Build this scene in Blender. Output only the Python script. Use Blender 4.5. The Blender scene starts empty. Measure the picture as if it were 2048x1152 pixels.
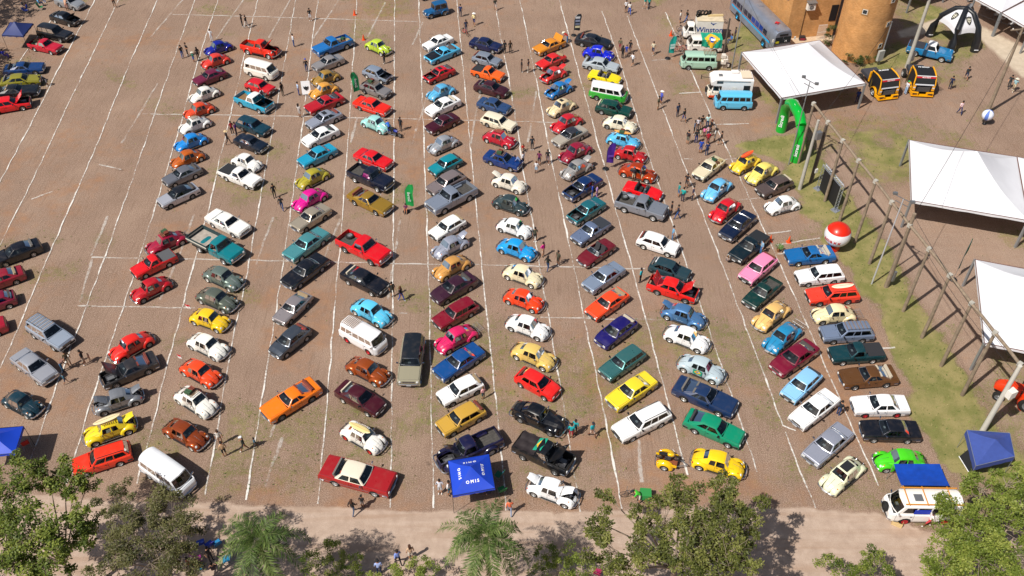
import bpy, math, random
from math import sin, cos, pi, radians, sqrt, atan2, hypot
from mathutils import Vector, Matrix, noise
SC = bpy.context.scene
COL = SC.collection
RND = random.Random(11)

# ---------------------------------------------------------------- camera, sky, sun, exposure
cam_data = bpy.data.cameras.new('camera')
cam_data.sensor_width = 36.0
cam_data.lens = 31.88
cam_data.clip_end = 2000.0
cam = bpy.data.objects.new('camera', cam_data)
COL.objects.link(cam)
cam.location = (0.0, 0.0, 56.0)
cam.rotation_euler = (radians(90.0 - 43.60), 0.0, 0.0)
SC.camera = cam

SUN_EL, SUN_TO = 53.0, 37.9          # elevation; compass direction (from +X) the shadows fall to
world = bpy.data.worlds.new('World')
SC.world = world
world.use_nodes = True
wn = world.node_tree
wn.nodes.clear()
sky = wn.nodes.new('ShaderNodeTexSky')
sky.sky_type = 'NISHITA'
sky.sun_disc = False
sky.dust_density = 2.5
sky.ozone_density = 0.6
sky.sun_elevation = radians(SUN_EL)
sky.sun_rotation = atan2(-cos(radians(SUN_TO)), -sin(radians(SUN_TO)))
bg = wn.nodes.new('ShaderNodeBackground')
bg.inputs['Strength'].default_value = 0.062
wo = wn.nodes.new('ShaderNodeOutputWorld')
wn.links.new(sky.outputs[0], bg.inputs[0])
wn.links.new(bg.outputs[0], wo.inputs[0])
sun_data = bpy.data.lights.new('sun', 'SUN')
sun_data.energy = 5.0
sun_data.angle = radians(0.53)
sun_data.color = (1.0, 0.95, 0.87)
sun = bpy.data.objects.new('sun', sun_data)
COL.objects.link(sun)
sd_ = Vector((cos(radians(SUN_TO)) * cos(radians(SUN_EL)), sin(radians(SUN_TO)) * cos(radians(SUN_EL)), -sin(radians(SUN_EL))))
sun.rotation_euler = sd_.to_track_quat('-Z', 'Y').to_euler()
sun.location = (-40, -30, 90)
vs = SC.view_settings
vs.view_transform = 'Standard'
vs.look = 'None'
vs.exposure = 0.0
vs.gamma = 1.0
vs.use_curve_mapping = False
SC.cycles.use_denoising = True
SC.cycles.max_bounces = 6
SC.cycles.transparent_max_bounces = 12
SC.cycles.caustics_reflective = False
SC.cycles.caustics_refractive = False

# ---------------------------------------------------------------- helpers
def lin(h):
 h = h.lstrip('#')
 c = [int(h[i:i + 2], 16) / 255 for i in (0, 2, 4)]
 return tuple((x / 12.92 if x <= 0.04045 else ((x + 0.055) / 1.055) ** 2.4) for x in c)

def mat(name, col=None, rough=0.6, metal=0.0, coat=0.0, spec=0.5, var=0.0, vscale=3.0, bump=0.0, bscale=20.0, emit=None, sub=None, backlit=0.0):
 m = bpy.data.materials.new(name)
 m.use_nodes = True
 nt = m.node_tree
 b = nt.nodes['Principled BSDF']
 c = lin(col) if isinstance(col, str) else (col or (0.5, 0.5, 0.5))
 b.inputs['Base Color'].default_value = (*c, 1)
 b.inputs['Roughness'].default_value = rough
 b.inputs['Metallic'].default_value = metal
 b.inputs['Coat Weight'].default_value = coat
 b.inputs['Coat Roughness'].default_value = 0.06
 b.inputs['Specular IOR Level'].default_value = spec
 if var or bump:
  tc = nt.nodes.new('ShaderNodeTexCoord')
 if var:
  n = nt.nodes.new('ShaderNodeTexNoise')
  n.inputs['Scale'].default_value = vscale
  n.inputs['Detail'].default_value = 5
  nt.links.new(tc.outputs['Object'], n.inputs['Vector'])
  mr = nt.nodes.new('ShaderNodeMapRange')
  mr.inputs['From Min'].default_value = 0.3
  mr.inputs['From Max'].default_value = 0.7
  mr.inputs['To Min'].default_value = 1 - var
  mr.inputs['To Max'].default_value = 1 + var
  nt.links.new(n.outputs['Fac'], mr.inputs['Value'])
  mx = nt.nodes.new('ShaderNodeVectorMath')
  mx.operation = 'SCALE'
  mx.inputs[0].default_value = c
  nt.links.new(mr.outputs[0], mx.inputs['Scale'])
  nt.links.new(mx.outputs[0], b.inputs['Base Color'])
 if bump:
  n2 = nt.nodes.new('ShaderNodeTexNoise')
  n2.inputs['Scale'].default_value = bscale
  n2.inputs['Detail'].default_value = 4
  nt.links.new(tc.outputs['Object'], n2.inputs['Vector'])
  bp = nt.nodes.new('ShaderNodeBump')
  bp.inputs['Strength'].default_value = bump
  bp.inputs['Distance'].default_value = 0.03
  nt.links.new(n2.outputs['Fac'], bp.inputs['Height'])
  nt.links.new(bp.outputs[0], b.inputs['Normal'])
 return m

M = {}
def flat(hexc, rough=0.7, **k):
 key = 'c' + hexc + str(rough) + str(sorted(k.items()))
 if key not in M:
  M[key] = mat('surface_' + hexc, hexc, rough, **k)
 return M[key]

def paint_material():
 m = bpy.data.materials.new('car_paint')
 m.use_nodes = True
 nt = m.node_tree
 b = nt.nodes['Principled BSDF']
 oi = nt.nodes.new('ShaderNodeObjectInfo')
 tc = nt.nodes.new('ShaderNodeTexCoord')
 n = nt.nodes.new('ShaderNodeTexNoise')
 n.inputs['Scale'].default_value = 2.2
 n.inputs['Detail'].default_value = 6
 ad = nt.nodes.new('ShaderNodeVectorMath')
 ad.operation = 'ADD'
 nt.links.new(tc.outputs['Object'], ad.inputs[0])
 nt.links.new(oi.outputs['Location'], ad.inputs[1])
 nt.links.new(ad.outputs[0], n.inputs['Vector'])
 ru = nt.nodes.new('ShaderNodeMapRange')
 ru.inputs['To Min'].default_value = 0.2
 ru.inputs['To Max'].default_value = 0.42
 nt.links.new(n.outputs['Fac'], ru.inputs['Value'])
 nt.links.new(ru.outputs[0], b.inputs['Roughness'])
 dust = nt.nodes.new('ShaderNodeMix')
 dust.data_type = 'RGBA'
 dust.inputs[7].default_value = (*lin('a08a78'), 1)
 df = nt.nodes.new('ShaderNodeMapRange')
 df.inputs['From Min'].default_value = 0.5
 df.inputs['From Max'].default_value = 0.85
 df.inputs['To Max'].default_value = 0.10
 nt.links.new(n.outputs['Fac'], df.inputs['Value'])
 nt.links.new(df.outputs[0], dust.inputs[0])
 nt.links.new(oi.outputs['Color'], dust.inputs[6])
 nt.links.new(dust.outputs[2], b.inputs['Base Color'])
 inv = nt.nodes.new('ShaderNodeMath')
 inv.operation = 'SUBTRACT'
 inv.inputs[0].default_value = 1.0
 nt.links.new(oi.outputs['Alpha'], inv.inputs[1])
 nt.links.new(inv.outputs[0], b.inputs['Metallic'])
 b.inputs['Coat Weight'].default_value = 0.8
 b.inputs['Coat Roughness'].default_value = 0.07
 return m

def glass_material(name, tint, gl=0.0):
 m = bpy.data.materials.new(name)
 m.use_nodes = True
 nt = m.node_tree
 nt.nodes.clear()
 out = nt.nodes.new('ShaderNodeOutputMaterial')
 tr = nt.nodes.new('ShaderNodeBsdfTransparent')
 tr.inputs[0].default_value = (*tint, 1)
 g = nt.nodes.new('ShaderNodeBsdfGlossy')
 g.inputs['Roughness'].default_value = 0.04
 g.inputs[0].default_value = (0.9, 0.95, 1.0, 1)
 fr = nt.nodes.new('ShaderNodeFresnel')
 fr.inputs[0].default_value = 1.55
 ad = nt.nodes.new('ShaderNodeMath')
 ad.operation = 'ADD'
 ad.inputs[1].default_value = gl
 nt.links.new(fr.outputs[0], ad.inputs[0])
 mx = nt.nodes.new('ShaderNodeMixShader')
 nt.links.new(ad.outputs[0], mx.inputs[0])
 nt.links.new(tr.outputs[0], mx.inputs[1])
 nt.links.new(g.outputs[0], mx.inputs[2])
 nt.links.new(mx.outputs[0], out.inputs[0])
 return m

PAINT = paint_material()
GLASS = glass_material('car_glass', (0.47, 0.53, 0.55), 0.03)
CHROME = mat('chrome', 'd8dade', 0.18, 1.0)
BLACKP = mat('black_plastic', '1a1a1c', 0.55)
TYRE = mat('tyre_rubber', '1b1a19', 0.85, var=0.2)
DARKIN = mat('dark_interior', '3c3b3e', 0.7)
TANIN = mat('seat_vinyl', '3a3432', 0.75)
_oi = TANIN.node_tree.nodes.new('ShaderNodeObjectInfo')
TANIN.node_tree.links.new(_oi.outputs['Color'], TANIN.node_tree.nodes['Principled BSDF'].inputs['Base Color'])
LAMPG = mat('headlamp_glass', 'd9dcdc', 0.12, coat=0.6)
REDL = mat('red_lens', 'a8121a', 0.25, coat=0.4)
AMBL = mat('amber_lens', 'e07a10', 0.25, coat=0.4)
STEEL = mat('grey_steel', '8d8f92', 0.45, 0.6)
PLATE = mat('plate_grey', 'b9bbbd', 0.5)
ENG = mat('engine_metal', '55555a', 0.5, 0.5, var=0.4, vscale=9)

class MB:
 def __init__(s):
  s.v, s.f, s.m = [], [], []
 def add(s, v, f, mi=0):
  o = len(s.v)
  s.v += [tuple(p) for p in v]
  s.f += [tuple(i + o for i in q) for q in f]
  s.m += [mi] * len(f)
  return s
 def box(s, c, d, mi=0, rz=0.0, ry=0.0, rx=0.0):
  x, y, z = d[0] / 2, d[1] / 2, d[2] / 2
  v = [Vector((a * x, b * y, e * z)) for a in (-1, 1) for b in (-1, 1) for e in (-1, 1)]
  if rz or ry or rx:
   r = Matrix.Rotation(rz, 3, 'Z') @ Matrix.Rotation(ry, 3, 'Y') @ Matrix.Rotation(rx, 3, 'X')
   v = [r @ p for p in v]
  c = Vector(c)
  return s.add([p + c for p in v], [(0, 1, 3, 2), (4, 6, 7, 5), (0, 4, 5, 1), (2, 3, 7, 6), (0, 2, 6, 4), (1, 5, 7, 3)], mi)
 def tube(s, pts, r, n=8, mi=0, cap=True, r1=None):
  pts = [Vector(p) for p in pts]
  k = len(pts)
  rings = []
  for i, p in enumerate(pts):
   d = (pts[min(i + 1, k - 1)] - pts[max(i - 1, 0)]).normalized()
   a = Vector((0, 0, 1)) if abs(d.z) < 0.9 else Vector((1, 0, 0))
   u = d.cross(a).normalized()
   w = d.cross(u)
   rr = r[i] if isinstance(r, (list, tuple)) else (r if r1 is None else r + (r1 - r) * i / (k - 1))
   rings.append([p + (u * cos(2 * pi * j / n) + w * sin(2 * pi * j / n)) * rr for j in range(n)])
  v = [q for g in rings for q in g]
  f = [(i * n + j, i * n + (j + 1) % n, (i + 1) * n + (j + 1) % n, (i + 1) * n + j) for i in range(k - 1) for j in range(n)]
  if cap:
   f += [tuple(range(n - 1, -1, -1)), tuple((k - 1) * n + j for j in range(n))]
  return s.add(v, f, mi)
 def lathe(s, prof, n=16, mi=0, org=(0, 0, 0), axis='Z'):
  v = []
  for r, h in prof:
   for j in range(n):
    a = 2 * pi * j / n
    p = (r * cos(a), r * sin(a), h)
    if axis == 'Y':
     p = (p[0], p[2], p[1])
    if axis == 'X':
     p = (p[2], p[0], p[1])
    v.append((p[0] + org[0], p[1] + org[1], p[2] + org[2]))
  k = len(prof)
  f = [(i * n + j, i * n + (j + 1) % n, (i + 1) * n + (j + 1) % n, (i + 1) * n + j) for i in range(k - 1) for j in range(n)]
  return s.add(v, f, mi)
 def grid(s, rows, mi=0, skip=None):
  k, n = len(rows), len(rows[0])
  f = [(i * n + j, i * n + j + 1, (i + 1) * n + j + 1, (i + 1) * n + j) for i in range(k - 1) for j in range(n - 1) if not (skip and skip(i, j))]
  return s.add([p for r in rows for p in r], f, mi)
 def poly(s, pts, z0, z1, mi=0):
  n = len(pts)
  v = [(p[0], p[1], z0) for p in pts] + [(p[0], p[1], z1) for p in pts]
  f = [tuple(range(n - 1, -1, -1)), tuple(range(n, 2 * n))] + [(i, (i + 1) % n, n + (i + 1) % n, n + i) for i in range(n)]
  return s.add(v, f, mi)
 def mesh(s, name, mats, smooth=None):
  me = bpy.data.meshes.new(name)
  me.from_pydata(s.v, [], s.f)
  for m in (mats if isinstance(mats, (list, tuple)) else [mats]):
   me.materials.append(m)
  if any(s.m):
   me.polygons.foreach_set('material_index', s.m)
  if smooth is not None:
   me.polygons.foreach_set('use_smooth', [True] * len(me.polygons))
   me.set_sharp_from_angle(angle=radians(smooth))
  me.update()
  return me

def ob(name, me, parent=None, loc=None, rot=None, color=None):
 o = bpy.data.objects.new(name, me)
 COL.objects.link(o)
 if parent is not None:
  o.parent = parent
 if loc is not None:
  o.location = loc
 if rot is not None:
  o.rotation_euler = rot
 if color is not None:
  o.color = color
 return o

def tag(o, label, cat, group=None):
 o['label'] = label
 o['category'] = cat
 if group:
  o['group'] = group
 return o

def thing(name, label, cat, loc, rz=0.0, group=None, scale=None):
 o = bpy.data.objects.new(name, None)
 o.empty_display_size = 0.3
 COL.objects.link(o)
 o.location = loc
 o.rotation_euler = (0, 0, rz)
 if scale:
  o.scale = scale
 return tag(o, label, cat, group)

def struct(name, me, kind='structure'):
 o = ob(name, me)
 o['kind'] = kind
 return o

def interp(tab, x):
 if x <= tab[0][0]:
  return tab[0][1]
 for (a, b), (c, d) in zip(tab, tab[1:]):
  if x <= c:
   return b + (d - b) * (x - a) / (c - a)
 return tab[-1][1]

import zlib
# ---------------------------------------------------------------- lettering
LETW = mat('white_lettering', 'eef0f4', 0.6)
BLUET = mat('blue_lettering', '1c4488', .5)
_tx = {}
def lettering(s, size, material, parent, mw, name='lettering', depth=.006, bold=0.0):
 key = (s, size, material.name, bold)
 if key not in _tx:
  cu = bpy.data.curves.new('lettering', 'FONT')
  cu.body = s
  cu.size = size
  cu.align_x = 'CENTER'
  cu.align_y = 'CENTER'
  cu.extrude = depth
  cu.offset = bold
  cu.resolution_u = 2
  t = bpy.data.objects.new('tmp_text', cu)
  COL.objects.link(t)
  bpy.context.view_layer.update()
  dg = bpy.context.evaluated_depsgraph_get()
  me = bpy.data.meshes.new_from_object(t.evaluated_get(dg))
  me.name = 'lettering'
  me.materials.clear()
  me.materials.append(material)
  bpy.data.objects.remove(t)
  _tx[key] = me
 if mw is None:
  return None
 o = ob(name, _tx[key], parent)
 o.matrix_basis = mw
 return o
def frame_mat(org, xdir, ydir):
 x = Vector(xdir).normalized()
 y = Vector(ydir)
 y = (y - x * y.dot(x)).normalized()
 z = x.cross(y)
 m = Matrix((x, y, z)).transposed().to_4x4()
 m.translation = Vector(org)
 return m


for q in (('O M I S', .30, LETW, .012, .006), ('26', .34, LETW, 0.0, .006), ('Sicredi', .55, LETW, .01, .006), ('Sicredi', .6, LETW, .01, .006), ('Sicredi', .42, LETW, 0.0, .004), ('Winston', .95, BLUET, .012, .006), ('ALD.TECH', .2, LETW, .004, .006), ('FB MOLD', .3, LETW, .008, .006)) + tuple((c, .52, flat('b8141c', .5), .012, .006) for c in 'amx'):
 lettering(q[0], q[1], q[2], None, None, bold=q[3], depth=q[4])

# ---------------------------------------------------------------- bodies, one mesh for each pose
BASE = dict(pelvis=(0, 0, .96), spine=(0, 0, 1.14), chest=(0, 0, 1.34), neck=(0, 0, 1.49), head=(.02, 0, 1.58), crown=(.015, 0, 1.68),
 hipL=(0, .095, .90), kneeL=(.01, .10, .50), ankL=(-.01, .10, .09), toeL=(.15, .12, .04), hipR=(0, -.095, .90), kneeR=(.01, -.10, .50), ankR=(-.01, -.10, .09), toeR=(.15, -.12, .04),
 shL=(0, .18, 1.41), elL=(-.02, .25, 1.14), wrL=(.05, .26, .90), haL=(.07, .25, .81), thL=(.11, .22, .85), shR=(0, -.18, 1.41), elR=(-.02, -.25, 1.14), wrR=(.05, -.26, .90), haR=(.07, -.25, .81), thR=(.11, -.22, .85))
RAD = dict(pelvis=(.15, .11), spine=(.135, .10), chest=(.15, .11), neck=(.055, .055), head=(.075, .09), crown=(.07, .08), hip=(.085, .09), knee=(.06, .06), ank=(.042, .045), toe=(.04, .035), sh=(.065, .065), el=(.043, .043), wr=(.032, .032), ha=(.035, .022), th=(.014, .014))
EDG = [('pelvis', 'spine', 1), ('spine', 'chest', 1), ('chest', 'neck', 1), ('neck', 'head', 0), ('head', 'crown', 0)]
for s_ in 'LR':
 EDG += [('pelvis', 'hip' + s_, 2), ('hip' + s_, 'knee' + s_, 2), ('knee' + s_, 'ank' + s_, 3), ('ank' + s_, 'toe' + s_, 4), ('chest', 'sh' + s_, 1), ('sh' + s_, 'el' + s_, 1), ('el' + s_, 'wr' + s_, 0), ('wr' + s_, 'ha' + s_, 0), ('wr' + s_, 'th' + s_, 0)]
POSE = {
 'stand': {},
 'hips': dict(elL=(-.10, .34, 1.18), wrL=(.06, .20, 1.02), haL=(.08, .14, .98), thL=(.11, .16, 1.03), elR=(-.10, -.30, 1.16), wrR=(.10, -.22, .95), haR=(.13, -.20, .87), thR=(.17, -.18, .92)),
 'walk': dict(kneeL=(.18, .10, .52), ankL=(.26, .10, .11), toeL=(.40, .11, .07), kneeR=(-.06, -.10, .50), ankR=(-.30, -.10, .13), toeR=(-.19, -.11, .04), elL=(-.14, .25, 1.16), wrL=(-.10, .25, .92), haL=(-.07, .25, .84), thL=(-.03, .22, .88), elR=(.08, -.25, 1.15), wrR=(.26, -.23, 1.0), haR=(.34, -.22, .96), thR=(.32, -.19, 1.02)),
 'phone': dict(elL=(.06, .25, 1.18), wrL=(.26, .12, 1.30), haL=(.32, .07, 1.36), thL=(.28, .05, 1.38), elR=(.06, -.25, 1.18), wrR=(.26, -.12, 1.30), haR=(.32, -.07, 1.36), thR=(.28, -.05, 1.38)),
 'raise': dict(elL=(.22, .22, 1.50), wrL=(.46, .20, 1.58), haL=(.55, .19, 1.61), thL=(.50, .15, 1.64), elR=(.02, -.27, 1.16), wrR=(.10, -.24, .96), haR=(.12, -.22, .88), thR=(.16, -.20, .92)),
 'sit': dict(pelvis=(0, 0, .50), spine=(-.04, 0, .68), chest=(-.06, 0, .88), neck=(-.04, 0, 1.03), head=(0, 0, 1.12), crown=(0, 0, 1.22), hipL=(.04, .10, .48), kneeL=(.44, .12, .50), ankL=(.46, .12, .09), toeL=(.61, .13, .04), hipR=(.04, -.10, .48), kneeR=(.44, -.12, .50), ankR=(.42, -.12, .09), toeR=(.57, -.13, .04), shL=(-.05, .18, .95), elL=(.04, .26, .70), wrL=(.26, .20, .62), haL=(.34, .18, .60), thL=(.32, .14, .64), shR=(-.05, -.18, .95), elR=(.04, -.26, .70), wrR=(.26, -.20, .62), haR=(.34, -.18, .60), thR=(.32, -.14, .64)),
 'bend': dict(spine=(.10, 0, 1.10), chest=(.28, 0, 1.20), neck=(.40, 0, 1.27), head=(.48, 0, 1.30), crown=(.56, 0, 1.36), shL=(.29, .18, 1.24), elL=(.42, .22, 1.0), wrL=(.52, .18, .84), haL=(.56, .16, .78), thL=(.58, .12, .83), shR=(.29, -.18, 1.24), elR=(.42, -.22, 1.0), wrR=(.52, -.18, .84), haR=(.56, -.16, .78), thR=(.58, -.12, .83)),
}
def body_mesh(pose, long_=False):
 J = dict(BASE)
 J.update(POSE[pose])
 names = list(J)
 idx = {n: i for i, n in enumerate(names)}
 me = bpy.data.meshes.new('person')
 me.from_pydata([J[n] for n in names], [(idx[a], idx[b]) for a, b, c in EDG], [])
 o = bpy.data.objects.new('tmp_person', me)
 COL.objects.link(o)
 o.modifiers.new('skin', 'SKIN').use_smooth_shade = True
 sk = me.skin_vertices[0].data
 for n in names:
  k = n[:-1] if n[-1] in 'LR' else n
  sk[idx[n]].radius = RAD[k]
 sk[idx['pelvis']].use_root = True
 o.modifiers.new('sub', 'SUBSURF').levels = 1
 bpy.context.view_layer.update()
 dg = bpy.context.evaluated_depsgraph_get()
 out = bpy.data.meshes.new_from_object(o.evaluated_get(dg))
 bpy.data.objects.remove(o)
 out.name = 'person_body'
 seg = [(Vector(J[a]), Vector(J[b]), c) for a, b, c in EDG]
 mi = []
 for p in out.polygons:
  best, bd = 0, 9
  for a, b, c in seg:
   d = b - a
   t = max(0, min(1, (p.center - a).dot(d) / d.length_squared))
   q = (p.center - a - d * t).length
   if q < bd:
    bd, best = q, c
    if c == 1 and a == Vector(J['chest']) and b == Vector(J['neck']) and t > .8:
     best = 0
  mi.append(best)
 out.materials.clear()
 for k in range(5):
  out.materials.append(None)
 out.polygons.foreach_set('material_index', mi)
 return out, J
BODY = {k: body_mesh(k) for k in POSE}
SKIN = [mat('skin_a', 'b98868', .6), mat('skin_b', '9a6a4c', .6), mat('skin_c', '7a4e38', .6)]
def hair_mesh(kind):
 m = MB()
 if kind == 'cap':
  m.lathe([(.105, .0), (.108, .05), (.085, .105), (.04, .128), (.001, .132)], 12)
  m.box((.12, 0, .015), (.14, .15, .015))
 elif kind == 'hat':
  m.lathe([(.22, .0), (.22, .015), (.11, .02), (.105, .09), (.06, .12), (.001, .12)], 14)
 else:
  m.lathe([(.098, -.03), (.106, .03), (.09, .095), (.05, .122), (.001, .128)], 12)
  if kind == 'long':
   m.box((-.085, 0, -.12), (.07, .17, .26)).box((-.05, 0, -.02), (.11, .19, .14))
 return m
HAIR = {}
def person(px, face, pose, shirt, pants, label, shorts=False, hair='short', hc='241a16', sc=1.0, z=0.0):
 t = bpy.data.objects.new('person', BODY[pose][0])
 COL.objects.link(t)
 t.location = (px[0], px[1], z)
 t.rotation_euler = (0, 0, radians(face))
 t.scale = (sc, sc, sc)
 sk = SKIN[zlib.crc32(label.encode()) % 3]
 for k, m in enumerate((sk, flat(shirt, .85), flat(pants, .85), sk if shorts else flat(pants, .85), flat('2a2624' if len(label) % 3 else 'd8d4d0', .8))):
  t.material_slots[k].link = 'OBJECT'
  t.material_slots[k].material = m
 tag(t, label, 'person', 'people among the cars')
 key = (hair, hc)
 if key not in HAIR:
  HAIR[key] = hair_mesh(hair).mesh('hair', flat(hc, .85), 50)
 c = BODY[pose][1]['crown']
 ob({'cap': 'cap', 'hat': 'sun_hat'}.get(hair, 'hair'), HAIR[key], t, (c[0] - .005, c[1], c[2] - .015), (0, .5 if pose == 'bend' else 0, 0))
 return t

# ---------------------------------------------------------------- the ground sheet
def sdist(poly, x, y):
 d = 1e9
 ins = False
 n = len(poly)
 for i in range(n):
  ax, ay = poly[i][0], poly[i][1]
  bx, by = poly[(i + 1) % n][0], poly[(i + 1) % n][1]
  if (ay > y) != (by > y) and x < (bx - ax) * (y - ay) / (by - ay) + ax:
   ins = not ins
  ex, ey = bx - ax, by - ay
  t = max(0, min(1, ((x - ax) * ex + (y - ay) * ey) / (ex * ex + ey * ey + 1e-9)))
  d = min(d, hypot(x - ax - t * ex, y - ay - t * ey))
 return d if ins else -d
def bb(poly, m=4):
 return (min(p[0] for p in poly) - m, max(p[0] for p in poly) + m, min(p[1] for p in poly) - m, max(p[1] for p in poly) + m)
ROAD = [(-46.52, 37.38, 0), (-34.84, 37.15, 0), (-29.62, 36.65, 0), (-21.65, 36.39, 0), (-13.72, 36.09, 0), (-4.42, 35.71, 0), (5.18, 35.78, 0), (13.40, 36.02, 0), (21.25, 36.02, 0), (26.07, 35.44, 0), (28.84, 34.15, 0), (43.99, 33.04, 0), (34.57, 14.57, 0), (-34.86, 14.62, 0)]
VERGE = [(24.02, 81.49, 0), (27.99, 77.39, 0), (28.71, 71.49, 0), (29.38, 66.10, 0), (31.04, 60.81, 0), (31.55, 54.76, 0), (31.63, 48.77, 0), (31.44, 43.42, 0), (31.05, 40.83, 0), (32.22, 38.81, 0), (36.61, 36.25, 0), (38.47, 39.69, 0), (37.11, 43.41, 0), (37.25, 47.97, 0), (36.99, 51.82, 0), (36.05, 55.97, 0), (35.58, 61.49, 0), (35.14, 66.24, 0), (34.03, 72.70, 0), (32.98, 79.62, 0), (31.52, 83.67, 0)]
LAWNS = [
 [(27.46, 91.03, 0), (29.59, 84.85, 0), (31.47, 85.84, 0), (30.80, 90.49, 0), (29.49, 95.47, 0)],
 [(25.10, 103.30, 0), (27.26, 99.59, 0), (32.62, 98.98, 0), (35.00, 101.41, 0), (32.96, 106.52, 0), (30.27, 109.21, 0)],
 [(34.46, 83.38, 0), (40.62, 84.83, 0), (44.78, 82.40, 0), (43.64, 77.37, 0), (38.55, 72.69, 0), (36.02, 73.52, 0), (34.77, 77.38, 0)],
 [(40.49, 96.60, 0), (43.74, 95.45, 0), (48.65, 97.76, 0), (51.67, 101.38, 0), (48.31, 104.54, 0), (44.44, 102.01, 0)],
 [(51.67, 105.18, 0), (52.87, 97.75, 0), (60.18, 102.61, 0), (59.75, 106.47, 0), (56.39, 107.81, 0)],
 [(49.59, 111.95, 0), (49.14, 105.18, 0), (55.24, 104.53, 0), (58.50, 111.93, 0), (54.62, 116.29, 0), (51.69, 117.79, 0)],
 [(50.07, 85.81, 0), (51.21, 83.64, 0), (53.49, 85.31, 0), (55.23, 88.35, 0), (54.22, 89.40, 0)],
 [(14.54, 114.89, 0), (19.66, 112.71, 0), (22.12, 116.35, 0), (14.80, 117.86, 0)],
 [(51.88, 103.89, 0), (56.02, 98.94, 0), (60.66, 103.88, 0), (57.84, 106.48, 0)],
]
PATHS = [
 [(31.52, 83.67, 0), (32.98, 79.62, 0), (34.03, 72.70, 0), (35.14, 66.24, 0), (35.58, 61.49, 0), (36.05, 55.97, 0), (36.99, 51.82, 0), (37.25, 47.97, 0), (37.11, 43.41, 0), (38.47, 39.69, 0), (47.38, 39.68, 0), (63.58, 71.44, 0), (39.66, 69.88, 0), (37.68, 71.48, 0), (35.29, 77.38, 0), (33.71, 83.67, 0)],
]
CONC = [
 [(58.40, 107.14, 0), (60.25, 107.80, 0), (63.53, 101.98, 0), (66.65, 98.92, 0), (63.17, 90.98, 0), (60.37, 95.42, 0), (59.31, 101.99, 0)],
 [(48.94, 104.54, 0), (52.80, 105.70, 0), (54.14, 107.81, 0), (59.31, 110.53, 0), (59.49, 111.93, 0), (53.40, 108.49, 0), (49.15, 106.23, 0)],
]
ORANGE = [
 [(-18.48, 38.42, 0), (-13.92, 37.35, 0), (-9.62, 37.77, 0), (-0.88, 37.33, 0), (11.30, 39.27, 0), (17.42, 38.39, 0), (22.28, 37.31, 0), (21.92, 35.85, 0), (5.18, 35.70, 0), (-4.42, 35.63, 0), (-13.70, 35.97, 0), (-19.48, 36.30, 0)],
 [(22.38, 51.27, 0), (27.02, 54.76, 0), (30.73, 51.26, 0), (31.74, 42.93, 0), (26.59, 39.70, 0), (22.47, 44.40, 0)],
 [(30.54, 59.81, 0), (31.76, 54.76, 0), (32.06, 50.14, 0), (30.49, 49.04, 0), (29.17, 54.76, 0), (29.02, 59.16, 0)],
 [(-44.74, 74.89, 0), (-42.08, 76.17, 0), (-41.86, 72.39, 0), (-45.23, 71.99, 0)],
 [(1.98, 54.79, 0), (6.37, 56.01, 0), (7.01, 52.43, 0), (3.61, 51.86, 0)],
 [(-19.93, 54.22, 0), (-15.19, 57.28, 0), (-13.69, 52.45, 0), (-17.35, 49.10, 0), (-20.00, 48.03, 0)],
 [(12.51, 49.06, 0), (15.77, 46.42, 0), (19.05, 46.94, 0), (16.06, 43.43, 0), (12.12, 45.92, 0)],
 [(-49.08, 71.59, 0), (-46.18, 73.22, 0), (-44.37, 66.93, 0), (-47.73, 66.94, 0)],
 [(31.76, 66.09, 0), (27.99, 68.35, 0), (30.71, 71.48, 0)],
 [(33.01, 41.06, 0), (27.67, 38.38, 0), (30.24, 37.30, 0), (34.43, 38.81, 0)],
]
def smooth(a, b, v):
 t = max(0.0, min(1.0, (v - a) / (b - a)))
 return t * t * (3 - 2 * t)
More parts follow.
